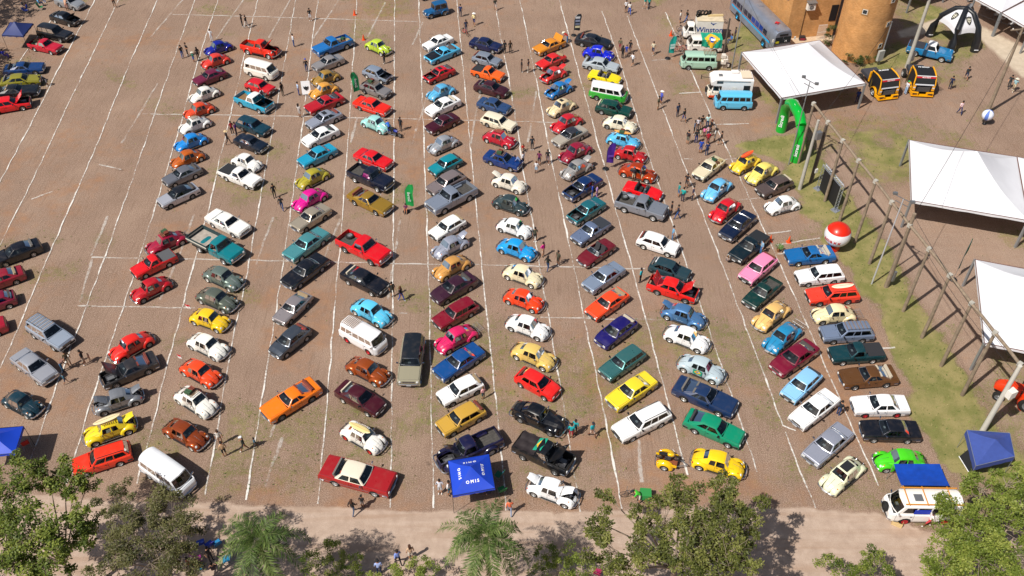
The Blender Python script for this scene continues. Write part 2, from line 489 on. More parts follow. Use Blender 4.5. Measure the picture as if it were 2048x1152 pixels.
def build_ground():
 x0, x1, y0, y1, st = -78.0, 78.0, 20.0, 128.0, .42
 nx, ny = int((x1 - x0) / st), int((y1 - y0) / st)
 verts, cols, kind = [], [], []
 P = lambda polys: [(p, bb(p)) for p in polys]
 RO, VE, LA, PA, CO, OR = P([ROAD]), P([VERGE]), P(LAWNS), P(PATHS), P(CONC), P(ORANGE)
 def mask(ps, x, y, soft):
  m = 0.0
  for p, b in ps:
   if b[0] < x < b[1] and b[2] < y < b[3]:
    m = max(m, smooth(-soft, soft, sdist(p, x, y)))
  return m
 for j in range(ny + 1):
  for i in range(nx + 1):
   x, y = x0 + i * st, y0 + j * st
   a = noise.noise(Vector((x * .35, y * .35, 1.7)))
   b = noise.noise(Vector((x * 1.1, y * 1.1, 5.1)))
   wx, wy = x + a * .9 + b * .35, y + b * .5 + a * .6
   road = mask(RO, x + b * .25, y + b * .25 + a * .2, .45)
   verge = mask(VE, wx, wy, .9)
   lawn = mask(LA, wx, wy, 1.6)
   path = mask(PA, wx, wy, .7)
   conc = mask(CO, x, y, .25)
   org = mask(OR, x + a * 2.6, y + a * 2.2, 3.0)
   c = noise.noise(Vector((x * .09, y * .09, 9.0)))
   e_ = noise.noise(Vector((x * .28, y * .28, 3.0)))
   weed = smooth(-.05, .5, c * .7 + e_ * .5 + .34 * smooth(66, 48, y) * smooth(-34, -22, x) + .03) * .55 * (1 - org * .6)
   grass = max(verge * (1.02 + .4 * a), lawn * (.74 + .4 * a), weed) * (1 - road)
   grass *= (1 - conc)
   org = max(org * .62, smooth(-.25, .75, noise.noise(Vector((x * .055, y * .075, 21.0))) + .3 * noise.noise(Vector((x * .2, y * .3, 2.0))) + .12 * b) * .55) * (1 - path * .7) * (1 - road * .75)
   verts.append((x, y, .012 * a + (.03 * verge if verge > .5 else 0)))
   cols.append((max(0, min(1, grass)), max(0, min(1, max(road, .42 * path))), max(0, min(1, org * (1 - verge * .6))), conc))
   kind.append(2 if verge > .5 else (1 if road > .5 else (3 if conc > .5 else 0)))
 fs = {0: [], 1: [], 2: [], 3: []}
 w = nx + 1
 for j in range(ny):
  for i in range(nx):
   k = j * w + i
   fs[kind[k]].append((k, k + 1, k + 1 + w, k + w))
 gmt = ground_material()
 for kd, nm in ((0, 'ground'), (1, 'dirt_road'), (2, 'grass_verge'), (3, 'pavement')):
  used = sorted({q for f in fs[kd] for q in f})
  mp = {q: n for n, q in enumerate(used)}
  v = [verts[q] for q in used]
  f = [tuple(mp[q] for q in ff) for ff in fs[kd]]
  cl = [cols[q] for q in used]
  if kd == 0:
   o = len(v)
   X0, X1, Y0, Y1 = x0, x0 + nx * st, y0, y0 + ny * st
   v += [(-600, -300, 0), (600, -300, 0), (600, 900, 0), (-600, 900, 0), (X0, Y0, 0), (X1, Y0, 0), (X1, Y1, 0), (X0, Y1, 0)]
   cl += [(.3, .2, .1, 0)] * 8
   f += [(o, o + 1, o + 5, o + 4), (o + 1, o + 2, o + 6, o + 5), (o + 2, o + 3, o + 7, o + 6), (o + 3, o, o + 4, o + 7)]
  me = bpy.data.meshes.new(nm)
  me.from_pydata(v, [], f)
  at = me.color_attributes.new('cover', 'FLOAT_COLOR', 'POINT')
  at.data.foreach_set('color', [q for c in cl for q in c])
  me.materials.append(gmt)
  me.polygons.foreach_set('use_smooth', [True] * len(f))
  struct(nm, me)
 return verts, cols, (x0, y0, st, nx, ny)

def ground_material():
 m = bpy.data.materials.new('gravel_and_grass')
 m.use_nodes = True
 nt = m.node_tree
 N, Lk = nt.nodes.new, nt.links.new
 b = nt.nodes['Principled BSDF']
 b.inputs['Roughness'].default_value = .95
 b.inputs['Specular IOR Level'].default_value = .15
 tc = N('ShaderNodeTexCoord')
 def nz(scale, det=6, rough=.55, off=0.0):
  n = N('ShaderNodeTexNoise')
  n.inputs['Scale'].default_value = scale
  n.inputs['Detail'].default_value = det
  n.inputs['Roughness'].default_value = rough
  if off:
   ad = N('ShaderNodeVectorMath')
   ad.inputs[1].default_value = (off, off * .7, 0)
   Lk(tc.outputs['Object'], ad.inputs[0])
   Lk(ad.outputs[0], n.inputs['Vector'])
  else:
   Lk(tc.outputs['Object'], n.inputs['Vector'])
  return n.outputs['Fac']
 def ramp(fac, stops):
  r = N('ShaderNodeValToRGB')
  el = r.color_ramp.elements
  el[0].position, el[0].color = stops[0][0], (*lin(stops[0][1]), 1)
  el[1].position, el[1].color = stops[-1][0], (*lin(stops[-1][1]), 1)
  for p, c in stops[1:-1]:
   e = el.new(p)
   e.color = (*lin(c), 1)
  Lk(fac, r.inputs[0])
  return r.outputs[0]
 def mixc(f, a, c, mode='MIX'):
  x = N('ShaderNodeMix')
  x.data_type = 'RGBA'
  x.blend_type = mode
  if isinstance(f, float):
   x.inputs[0].default_value = f
  else:
   Lk(f, x.inputs[0])
  Lk(a, x.inputs[6])
  Lk(c, x.inputs[7])
  return x.outputs[2]
 def rng(f, a, c, d=0.0, e=1.0):
  x = N('ShaderNodeMapRange')
  x.interpolation_type = 'SMOOTHSTEP'
  for k, v in zip(('From Min', 'From Max', 'To Min', 'To Max'), (a, c, d, e)):
   x.inputs[k].default_value = v
  Lk(f, x.inputs['Value'])
  return x.outputs[0]
 def mth(op, a, c):
  x = N('ShaderNodeMath')
  x.operation = op
  for k, v in enumerate((a, c)):
   if isinstance(v, float):
    x.inputs[k].default_value = v
   else:
    Lk(v, x.inputs[k])
  return x.outputs[0]
 at = N('ShaderNodeAttribute')
 at.attribute_name = 'cover'
 sp = N('ShaderNodeSeparateColor')
 Lk(at.outputs['Color'], sp.inputs[0])
 grain = nz(9.0, 8, .75)
 fine = nz(30.0, 4, .7, 3.0)
 big = nz(.16, 6, .6, 11.0)
 mid = nz(1.3, 6, .6, 5.0)
 gravel = ramp(big, [(.3, '806a5b'), (.5, '8f7767'), (.7, 'a18977')])
 gravel = mixc(rng(grain, .34, .62, 0.1, .8), gravel, ramp(nz(16.0, 3, .6, 13.0), [(.36, '503c32'), (.5, '8c7463'), (.64, 'cbb3a2')]))
 red = ramp(mid, [(.3, '8a624a'), (.6, 'a07656'), (.8, 'b28a6c')])
 fr = rng(mth('ADD', mth('ADD', sp.outputs[2], mth('MULTIPLY', mth('SUBTRACT', nz(.32, 7, .65, 41.0), .52), 2.0)), mth('MULTIPLY', mth('SUBTRACT', mid, .5), .8)), .05, 1.0, 0.0, .72)
 lp = N('ShaderNodeMapping')
 lp.inputs['Rotation'].default_value = (0, 0, radians(-5))
 lp.inputs['Scale'].default_value = (1.1, .07, 1)
 Lk(tc.outputs['Object'], lp.inputs[0])
 ln_ = N('ShaderNodeTexNoise')
 ln_.inputs['Detail'].default_value = 7
 Lk(lp.outputs[0], ln_.inputs['Vector'])
 gravel = mixc(rng(ln_.outputs['Fac'], .5, .72, 0.0, .35), gravel, ramp(fine, [(.3, '5c483c'), (.7, '7c6454')]))
 gravel = mixc(rng(nz(.9, 3, .5, 61.0), .68, .78, 0.0, .45), gravel, ramp(fine, [(.3, '40342e'), (.7, '5c4c42')]))
 c = mixc(fr, gravel, red)
 road = ramp(mid, [(.25, '9c8474'), (.5, 'b29a89'), (.75, 'c6b09f')])
 road = mixc(.35, road, ramp(fine, [(.3, '94806f'), (.7, 'd2c0b2')]))
 mp = N('ShaderNodeMapping')
 mp.inputs['Scale'].default_value = (.12, 1.6, 1)
 Lk(tc.outputs['Object'], mp.inputs[0])
 sn = N('ShaderNodeTexNoise')
 sn.inputs['Scale'].default_value = 1.0
 sn.inputs['Detail'].default_value = 6
 Lk(mp.outputs[0], sn.inputs['Vector'])
 road = mixc(rng(sn.outputs['Fac'], .45, .7, 0.0, .4), road, ramp(fine, [(.3, '8a6e5a'), (.7, 'a8886e')]))
 c = mixc(rng(mth('ADD', sp.outputs[1], mth('MULTIPLY', mth('SUBTRACT', grain, .5), .7)), .3, .7), c, road)
 gn = mth('ADD', mth('MULTIPLY', mth('SUBTRACT', nz(7.0, 8, .85, 7.0), .5), 1.7), mth('MULTIPLY', mth('SUBTRACT', mid, .5), .8))
 gf = rng(mth('ADD', sp.outputs[0], gn), .42, .78, 0.0, .9)
 gcol = mixc(rng(nz(.5, 5, .6, 31.0), .35, .65), ramp(fine, [(.25, '505628'), (.5, '70743c'), (.8, '95965c')]), ramp(fine, [(.25, '6c663c'), (.5, '938a58'), (.8, 'b4a87a')]))
 c = mixc(gf, c, gcol)
 conc = ramp(mid, [(.3, 'b8a894'), (.7, 'cbbca8')])
 c = mixc(at.outputs['Alpha'], c, conc)
 Lk(c, b.inputs['Base Color'])
 bp = N('ShaderNodeBump')
 bp.inputs['Strength'].default_value = .75
 bp.inputs['Distance'].default_value = .05
 Lk(mth('ADD', mth('MULTIPLY', grain, .8), mth('ADD', mth('MULTIPLY', fine, .4), mth('MULTIPLY', gf, .5))), bp.inputs['Height'])
 Lk(bp.outputs[0], b.inputs['Normal'])
 return m

GV, GC, GI = build_ground()

# ---------------------------------------------------------------- chalk lines
def chalk_material():
 m = bpy.data.materials.new('chalk_powder')
 m.use_nodes = True
 nt = m.node_tree
 N, Lk = nt.nodes.new, nt.links.new
 b = nt.nodes['Principled BSDF']
 b.inputs['Base Color'].default_value = (*lin('e9e5df'), 1)
 b.inputs['Roughness'].default_value = .95
 oi = N('ShaderNodeObjectInfo')
 tc = N('ShaderNodeTexCoord')
 n = N('ShaderNodeTexNoise')
 n.inputs['Scale'].default_value = 3.2
 n.inputs['Detail'].default_value = 8
 n.inputs['Roughness'].default_value = .75
 Lk(tc.outputs['Object'], n.inputs['Vector'])
 uv = N('ShaderNodeAttribute')
 uv.attribute_name = 'edge'
 a = N('ShaderNodeMath')
 a.operation = 'ADD'
 Lk(n.outputs['Fac'], a.inputs[0])
 Lk(uv.outputs['Fac'], a.inputs[1])
 a2 = N('ShaderNodeMath')
 a2.operation = 'ADD'
 Lk(a.outputs[0], a2.inputs[0])
 Lk(oi.outputs['Alpha'], a2.inputs[1])
 mr = N('ShaderNodeMapRange')
 mr.inputs['From Min'].default_value = 1.42
 mr.inputs['From Max'].default_value = 1.68
 Lk(a2.outputs[0], mr.inputs['Value'])
 sr = N('ShaderNodeSeparateColor')
 Lk(oi.outputs['Color'], sr.inputs[0])
 ml = N('ShaderNodeMath')
 ml.operation = 'MULTIPLY'
 Lk(mr.outputs[0], ml.inputs[0])
 Lk(sr.outputs[0], ml.inputs[1])
 Lk(ml.outputs[0], b.inputs['Alpha'])
 return m
CHALK = chalk_material()
def chalk(pts, wd=.24, dens=.62, amax=1.0):
 p = [Vector((q[0], q[1], 0)) for q in pts]
 samp = []
 for a, b in zip(p, p[1:]):
  k = max(2, int((b - a).length / .5))
  samp += [a.lerp(b, i / k) for i in range(k)]
 samp.append(p[-1])
 v, f, e = [], [], []
 ph = RND.random() * 50
 for i, s in enumerate(samp):
  d = (samp[min(i + 1, len(samp) - 1)] - samp[max(i - 1, 0)]).normalized()
  nrm = Vector((-d.y, d.x, 0))
  j = noise.noise(Vector((i * .35, ph, 0))) * .10
  sw = wd * (1 + .5 * noise.noise(Vector((i * .22, ph, 4))))
  bl = .3 * max(0, noise.noise(Vector((i * .5, ph, 9)))) + .16 * noise.noise(Vector((i * .13, ph, 2)))
  for t, ed in ((-1.2, -.25), (-.4, .28), (.4, .28), (1.2, -.25)):
   q = s + nrm * (sw * t + j)
   v.append((q.x, q.y, .045))
   e.append(ed + bl)
  if i:
   o = 4 * i
   f += [(o - 4 + k, o - 3 + k, o + 1 + k, o + k) for k in range(3)]
 me = bpy.data.meshes.new('chalk_line')
 me.from_pydata(v, [], f)
 at = me.attributes.new('edge', 'FLOAT', 'POINT')
 at.data.foreach_set('value', e)
 me.materials.append(CHALK)
 o = struct('chalk_line', me)
 o.color = (amax, amax, amax, dens)
LINES = [
 [(-56.03, 115.01, 0), (-55.17, 105.75, 0), (-54.62, 98.88, 0), (-53.53, 89.04, 0), (-52.84, 81.32, 0), (-52.25, 74.48, 0), (-51.10, 64.74, 0)],
 [(-52.87, 115.01, 0), (-51.35, 99.11, 0), (-50.46, 89.03, 0), (-49.66, 81.31, 0), (-48.85, 72.81, 0), (-48.62, 69.07, 0), (-48.19, 64.52, 0)],
 [(-47.62, 115.00, 0), (-46.42, 100.31, 0), (-45.50, 90.61, 0), (-44.55, 81.31, 0), (-43.90, 73.22, 0), (-42.73, 58.85, 0), (-42.18, 53.47, 0), (-41.94, 49.23, 0)],
 [(-42.58, 114.99, 0), (-41.63, 103.79, 0), (-40.12, 87.46, 0), (-39.45, 81.30, 0), (-38.45, 69.99, 0), (-37.81, 63.30, 0), (-37.49, 58.85, 0), (-37.10, 53.94, 0), (-36.83, 49.83, 0), (-36.65, 47.62, 0), (-36.17, 42.81, 0), (-36.00, 40.17, 0)],
 [(-39.49, 114.98, 0), (-38.11, 98.49, 0), (-36.22, 81.29, 0), (-35.02, 67.82, 0), (-34.22, 58.84, 0), (-33.83, 52.70, 0), (-33.54, 49.22, 0), (-33.28, 45.41, 0), (-33.00, 42.95, 0), (-32.49, 38.05, 0)],
 [(-34.11, 114.97, 0), (-33.30, 105.06, 0), (-31.94, 91.67, 0), (-31.00, 81.29, 0), (-29.96, 70.92, 0), (-29.07, 58.84, 0), (-28.39, 50.59, 0), (-27.72, 42.80, 0), (-27.34, 38.04, 0)],
 [(-29.07, 114.96, 0), (-27.77, 100.65, 0), (-26.00, 81.28, 0), (-24.82, 68.11, 0), (-24.02, 59.75, 0), (-23.62, 52.87, 0), (-23.11, 47.45, 0), (-22.65, 42.94, 0), (-22.18, 37.10, 0)],
 [(-26.04, 114.96, 0), (-24.83, 101.51, 0), (-22.78, 81.28, 0), (-20.82, 59.02, 0), (-19.61, 42.94, 0), (-19.13, 36.68, 0)],
 [(-20.87, 114.95, 0), (-17.62, 81.27, 0), (-15.72, 58.82, 0), (-14.36, 42.79, 0), (-13.88, 36.38, 0)],
 [(-15.76, 114.94, 0), (-12.67, 81.26, 0), (-10.66, 58.82, 0), (-9.26, 42.79, 0), (-8.65, 36.04, 0)],
 [(-12.53, 114.93, 0), (-9.45, 81.26, 0), (-7.43, 58.81, 0), (-6.15, 42.78, 0), (-5.58, 36.00, 0)],
 [(-7.43, 114.92, 0), (-4.50, 81.25, 0), (-2.51, 58.81, 0), (-0.97, 42.78, 0), (-0.68, 39.28, 0), (-0.40, 35.79, 0)],
 [(-2.25, 114.92, 0), (-1.63, 106.58, 0), (-0.58, 97.02, 0), (0.82, 81.24, 0), (1.15, 76.72, 0), (2.71, 59.85, 0), (3.44, 51.97, 0), (4.29, 42.77, 0), (4.82, 35.70, 0)],
 [(1.04, 114.91, 0), (2.80, 94.94, 0), (3.88, 81.24, 0), (5.91, 58.80, 0), (7.36, 42.77, 0), (7.83, 35.95, 0)],
 [(6.35, 114.90, 0), (9.25, 81.23, 0), (11.21, 58.98, 0), (12.54, 42.76, 0), (12.91, 38.83, 0)],
 [(11.83, 111.74, 0), (13.08, 98.77, 0), (14.25, 81.22, 0), (16.34, 58.78, 0), (17.77, 43.05, 0), (18.07, 39.09, 0)],
 [(15.06, 110.33, 0), (17.63, 81.22, 0), (19.61, 58.78, 0), (20.56, 47.67, 0), (20.92, 43.38, 0), (21.77, 42.85, 0)],
 [(20.15, 111.30, 0), (22.48, 83.88, 0), (22.84, 81.21, 0), (24.34, 65.23, 0), (24.93, 58.77, 0), (25.74, 49.16, 0), (26.25, 42.80, 0), (26.73, 37.90, 0)],
 [(20.98, 42.75, 0), (21.28, 39.26, 0), (21.64, 36.01, 0)],
 [(-59.73, 110.05, 0), (-59.96, 102.18, 0), (-59.20, 90.10, 0)],
]
for q in LINES:
 chalk(q, .095, .78, .88)
for q in ([(-44.45, 110.72, 0), (-33.39, 110.14, 0), (-12.20, 108.74, 0)], [(-41.41, 87.06, 0), (-25.92, 86.63, 0), (-2.43, 85.69, 0), (4.61, 85.38, 0)], [(-39.02, 62.89, 0), (-23.67, 62.45, 0), (2.57, 61.66, 0), (12.18, 61.31, 0)], [(-38.11, 56.50, 0), (-27.74, 56.23, 0)], [(2.47, 55.10, 0), (12.95, 54.78, 0)], [(-9.83, 55.60, 0), (-9.09, 55.54, 0)]):
 chalk(q, .13, .80, .5)
for q in ([(-44.26, 114.99, 0), (-45.53, 104.70, 0)], [(-36.06, 114.98, 0), (-37.23, 104.30, 0)], [(-29.80, 114.96, 0), (-30.65, 104.41, 0)], [(-23.28, 114.95, 0), (-25.04, 104.02, 0)], [(-16.96, 114.21, 0), (-18.20, 104.65, 0)], [(-11.55, 108.60, 0), (-12.38, 102.73, 0)], [(-41.56, 93.55, 0), (-41.77, 86.96, 0), (-41.97, 81.30, 0)], [(-39.50, 68.98, 0), (-39.09, 63.10, 0)], [(-38.88, 62.61, 0), (-38.06, 57.00, 0)], [(-31.11, 69.20, 0), (-30.97, 62.60, 0), (-31.10, 57.30, 0)], [(-23.30, 68.80, 0), (-23.56, 61.90, 0)], [(-16.72, 68.41, 0), (-17.81, 59.87, 0)], [(-10.88, 68.40, 0), (-10.95, 57.28, 0)], [(-9.63, 92.18, 0), (-10.74, 81.26, 0)], [(-3.73, 91.08, 0), (-4.45, 81.25, 0)], [(2.80, 91.83, 0), (1.74, 81.52, 0)], [(-17.23, 86.41, 0), (-17.40, 81.27, 0)], [(-17.52, 42.23, 0), (-17.98, 37.78, 0)], [(9.66, 42.01, 0), (9.49, 38.18, 0)], [(-18.23, 43.95, 0), (-18.49, 42.27, 0)]):
 chalk(q, .20, .76, .4)
for q in ([(16.98, 98.88, 0), (19.58, 99.24, 0)], [(19.32, 91.37, 0), (21.89, 91.58, 0)], [(22.42, 84.86, 0), (26.17, 85.15, 0)], [(22.41, 78.37, 0), (24.04, 78.64, 0)], [(18.12, 78.47, 0), (19.00, 78.38, 0)], [(22.64, 71.50, 0), (24.79, 71.82, 0)], [(24.47, 66.32, 0), (26.75, 66.69, 0)], [(24.88, 64.65, 0), (29.27, 65.66, 0)], [(24.50, 63.30, 0), (25.69, 63.44, 0)], [(30.35, 51.37, 0), (32.07, 51.54, 0)], [(-47.93, 71.59, 0), (-46.31, 72.89, 0)], [(-43.14, 77.49, 0), (-40.54, 76.52, 0)]):
 chalk(q, .13, .80, .6)

# ---------------------------------------------------------------- grass tufts and pebbles on the ground
def tufts():
 x0, y0, st, nx, ny = GI
 m = MB()
 k = 0
 while k < 9000:
  i, j = RND.randrange(nx), RND.randrange(ny)
  q = j * (nx + 1) + i
  g = GC[q][0]
  if g < .3 or RND.random() > (g - .2) ** 1.2:
   if RND.random() < .97:
    continue
  k += 1
  vx, vy, vz = GV[q]
  x, y = vx + RND.random() * st, vy + RND.random() * st
  if GC[q][1] > .5 or GC[q][3] > .3:
   continue
  h = RND.uniform(.05, .14) * (1 if g > .35 else .6)
  mi = RND.randrange(3)
  for b in range(3):
   a = RND.random() * 6.28
   dx, dy = cos(a), sin(a)
   w = RND.uniform(.02, .05)
   m.add([(x - dy * w, y + dx * w, vz), (x + dy * w, y - dx * w, vz), (x + dx * h * .8, y + dy * h * .8, vz + h)], [(0, 1, 2)], mi)
 struct('grass_tufts', m.mesh('grass_tufts', [flat('56662a', .8), flat('7c8444', .8), flat('9a9060', .8)]), 'stuff')
tufts()

# ---------------------------------------------------------------- vehicles: kits of part meshes
def P_(n, me, loc=(0, 0, 0), rot=(0, 0, 0), role=None, kids=()):
 return dict(n=n, me=me, loc=loc, rot=rot, role=role, kids=kids)

def shift(mb, d):
 mb.v = [(p[0] - d[0], p[1] - d[1], p[2] - d[2]) for p in mb.v]
 return mb

def sweep_rect(mb, path, dx, dz, mi=0):
 rows = []
 k = len(path)
 for i, p in enumerate(path):
  a, b = path[max(0, i - 1)], path[min(k - 1, i + 1)]
  tx, ty = b[0] - a[0], b[1] - a[1]
  l = hypot(tx, ty) or 1
  nx, ny = ty / l, -tx / l
  rows.append([(p[0] + nx * s * dx, p[1] + ny * s * dx, p[2] + t * dz) for s, t in ((-1, -1), (1, -.6), (1, .6), (-1, 1), (-1, -1))])
 mb.grid(rows, mi)
 return mb

WHEELS = {}
def wheel_meshes(r, w, style):
 key = (r, w, style)
 if key not in WHEELS:
  t = MB()
  t.lathe([(r * .62, -w / 2), (r * .9, -w / 2), (r, -w * .36), (r, w * .36), (r * .9, w / 2), (r * .62, w / 2)], 20, 0, axis='Y')
  tm = t.mesh('tyre', TYRE, 50)
  m = MB()
  m.lathe([(0.001, w * .40), (r * .16, w * .42), (r * .2, w * .34), (r * .5, w * .30), (r * .56, w * .44), (r * .64, w * .47), (r * .66, w * .35), (r * .66, -w * .4)], 18, 0, axis='Y')
  for k in range(8 if style == 'steel' else 5):
   a = 2 * pi * k / (8 if style == 'steel' else 5)
   m.box((cos(a) * r * .38, w * .315, sin(a) * r * .38), (r * .13, .012, r * .13) if style == 'steel' else (r * .2, .014, r * .3), 1, ry=-a)
  rm = m.mesh('rim', [mat('rim_paint', 'b9babd', 0.35, 0.7) if 'RIM' not in M else M['RIM'], BLACKP], 40)
  M['RIM'] = rm.materials[0]
  M['RIMC'] = M.get('RIMC') or rim_color_mat()
  rm.materials[0] = M['RIMC']
  WHEELS[key] = (tm, rm)
 return WHEELS[key]

def rim_color_mat():
 m = mat('rim_metal', 'b9babd', 0.38, 0.45)
 oi = m.node_tree.nodes.new('ShaderNodeObjectInfo')
 m.node_tree.links.new(oi.outputs['Color'], m.node_tree.nodes['Principled BSDF'].inputs['Base Color'])
 return m

def wheel_parts(axles, track, r, w, style='steel'):
 out = []
 tm, rm = wheel_meshes(r, w, style)
 for ax in axles:
  for s in (1, -1):
   out.append(P_('wheel', tm, (ax, s * track, r), (0, 0, 0 if s > 0 else pi), None, (P_('rim', rm, role='rim'),)))
 return out

def fender_mesh(xa, za, Rt, y_in, y_out, r_open, side, flip=1):
 mb = MB()
 rows = []
 for th in range(-28, 206, 13):
  R = interp(Rt, th)
  row = []
  for q in range(7):
   ph = q / 6 * pi / 2
   rho = r_open + (R - r_open) * max(0, cos(ph)) ** .75
   y = y_in + (y_out - y_in) * sin(ph) ** .85
   z = za + rho * sin(radians(th))
   row.append((xa + flip * rho * cos(radians(th)), side * y, max(z, .23)))
  row.append((xa + flip * (r_open - .02) * cos(radians(th)), side * (y_out - .10), max(za + (r_open - .02) * sin(radians(th)), .23)))
  rows.append(row)
 if side * flip > 0:
  rows = [r[::-1] for r in rows]
 mb.grid(rows)
 return mb.mesh('fender', PAINT, 60)

def patch(base, roof, ul, vl, wins, nwin):
 body, gl = MB(), [MB() for _ in range(nwin)]
 def pt(u, v):
  a, b = Vector(base(u)), Vector(roof(u))
  p = a.lerp(b, v)
  return p
 for u0, u1 in zip(ul, ul[1:]):
  for v0, v1 in zip(vl, vl[1:]):
   um, vm = (u0 + u1) / 2, (v0 + v1) / 2
   t = body
   for k, (a, b, c, d) in enumerate(wins):
    if a < um < b and c < vm < d:
     t = gl[k]
   t.add([pt(u0, v0), pt(u1, v0), pt(u1, v1), pt(u0, v1)], [(0, 1, 2, 3)])
 return body, gl

def merge(dst, src, flip=False):
 dst.add(src.v, [tuple(reversed(f)) for f in src.f] if flip else src.f)

def car_kit(sp):
 L, W, Hh = sp['L'], sp['W'], sp['H']
 e = L / 2
 axf, axr, rw = sp['axf'], sp['axr'], sp.get('rw', .30)
 ra = rw + .055
 zs = sp.get('zs', .23)
 prof = sp['top']                       # (x, z) rear to front
 cx, rfx, rrx, gx = sp['cx'], sp['rfx'], sp['rrx'], sp['gx']
 wr = sp['wr']
 plan = sp.get('plan', [(-1, .93), (-.93, .965), (-.6, 1), (.55, 1), (.9, .96), (1, .92)])
 bw = sp.get('bw', W / 2)
 def w(x):
  return bw * interp(plan, x / e)
 def ztop(x):
  return interp(prof, x)
 def zlow(x):
  for xa in (axf, axr):
   if abs(x - xa) <= ra and not sp.get('fend'):
    return rw * .95 + sqrt(max(0, ra * ra - (x - xa) ** 2))
  return zs
 xs = {-e, -e + .05, e - .06, e, cx, gx}
 xs |= {p[0] for p in prof}
 for xa in (axf, axr):
  if not sp.get('fend'):
   xs |= {xa + ra * cos(radians(a)) * .999 for a in range(0, 181, 30)} | {xa + ra + .012, xa - ra - .012}
 x = -e
 while x < e:
  xs.add(x)
  x += .45
 bed = sp.get('bed')
 if bed:
  xs |= {bed[0], bed[1]}
 xs = sorted(v for v in xs if -e <= v <= e)
 xs = [v for i, v in enumerate(xs) if i == 0 or v - xs[i - 1] > .008]
 crown = sp.get('crown', .025)
 rows = []
 for x in xs:
  ww, zt, zl = w(x), ztop(x), zlow(x)
  end = min(abs(x - e), abs(x + e))
  if end < .01:
   zt -= .06
   zl = max(zl, .30)
  zt = max(zt, zl + .12)
  zm = max(zl + .03, .50 if zt > .62 else zl + .05)
  zm = min(zm, zt - .08)
  half = [(ww - .22, zl), (ww - .035, zl), (ww, zm), (ww - .012, max(zm + .02, zt - .10)), (ww - .05, zt - .012), (ww - .13, zt + .006), (ww * .45, zt + crown * .8), (0, zt + crown)]
  if sp.get('fend'):
   c2 = sp.get('hoodround', .0)
   if x > cx:
    half = [(ww - .1, zl), (ww - .02, zl), (ww, zm), (ww - .01, zt - .2), (ww * .9, zt - .07), (ww * .72, zt - .02), (ww * .4, zt + crown * .8), (0, zt + crown)]
  rows.append([(x, y, z) for y, z in half] + [(x, -y, z) for y, z in half[-2::-1]])
 body, hood, lid, = MB(), MB(), MB()
 n = len(rows[0])
 hx1 = sp.get('hoodx', e - .10)
 tx0 = sp.get('lidx')
 for i in range(len(xs) - 1):
  xm = (xs[i] + xs[i + 1]) / 2
  for j in range(n - 1):
   jj = j if j < 7 else 13 - j
   q = [rows[i][j], rows[i + 1][j], rows[i + 1][j + 1], rows[i][j + 1]]
   tgt = body
   if jj >= 5:
    if gx < xm < cx:
     continue
    if bed and bed[0] < xm < bed[1]:
     continue
    if cx < xm < hx1 and not sp.get('nohood'):
     tgt = hood
    elif tx0 is not None and tx0 < xm < gx - .02 and -e + .06 < xm:
     tgt = lid
   tgt.add(q, [(0, 1, 2, 3)])
 for i, fl in ((0, True), (len(xs) - 1, False)):
  r = rows[i]
  body.add(r, [tuple(range(n)) if fl else tuple(range(n - 1, -1, -1))])
 parts = [P_('body', body.mesh('body', PAINT, 32), role='paint')]
 kit = dict(parts=parts)
 if hood.v:
  hinge = (cx, 0, ztop(cx))
  parts.append(P_('hood', shift(hood, hinge).mesh('hood', PAINT, 40), (hinge[0], 0, hinge[2] + .007), role='hood'))
  kit['bay'] = ((cx + hx1) / 2, hx1 - cx - .1, w((cx + hx1) / 2) * 1.6, ztop((cx + hx1) / 2))
 if lid.v:
  hinge = (gx, 0, ztop(gx))
  parts.append(P_('trunk_lid', shift(lid, hinge).mesh('trunk_lid', PAINT, 40), (hinge[0], 0, hinge[2] + .006), role='paint'))
 # ---- cabin
 zr = Hh
 def rz(s, t):
  return zr - sp.get('rdrop', .055) * abs(t) ** 4 - .035 * abs(2 * s - 1) ** 3
 wbF, wbR = w(cx) - sp.get('inset', .10), w(gx) - sp.get('inset', .10)
 fc, rc = sp.get('fcurve', .12), sp.get('rcurve', .08)
 zc, zg = ztop(cx) + .004, ztop(gx) + .004
 cr2 = sp.get('roofcurve', .05)
 fb_ = lambda t: (cx - fc * t * t, wbF * t, zc + .02 * (1 - t * t))
 fr_ = lambda t: (rfx - cr2 * t * t, wr * t, rz(0, t))
 rb_ = lambda t: (gx + rc * t * t, wbR * t, zg + .02 * (1 - t * t))
 rr_ = lambda t: (rrx + cr2 * t * t, wr * t, rz(1, t))
 if not sp.get('open'):
  roof = MB()
  fm = sp.get('fmargin', .90)
  tl = [-1, -fm, -.5, 0, .5, fm, 1]
  vl = [0, sp.get('wv0', .10), .5, .91, 1]
  b, g = patch(fb_, fr_, tl, vl, [(-fm, fm, vl[1], .91)], 1)
  merge(roof, b)
  parts.append(P_('windshield', g[0].mesh('windshield', GLASS, 40)))
  rm_ = sp.get('rmargin', .86)
  tl2 = [-1, -rm_, -.5, 0, .5, rm_, 1]
  b, g = patch(rb_, rr_, tl2, vl, [(-rm_, rm_, vl[1], .91)], 1)
  merge(roof, b, True)
  parts.append(P_('rear_window', g[0].mesh('rear_window', GLASS, 40)))
  wins = sp['wins']
  ul = sorted({0, 1} | {q for a in wins for q in a})
  v0, v1 = sp.get('sv', (.10, .90))
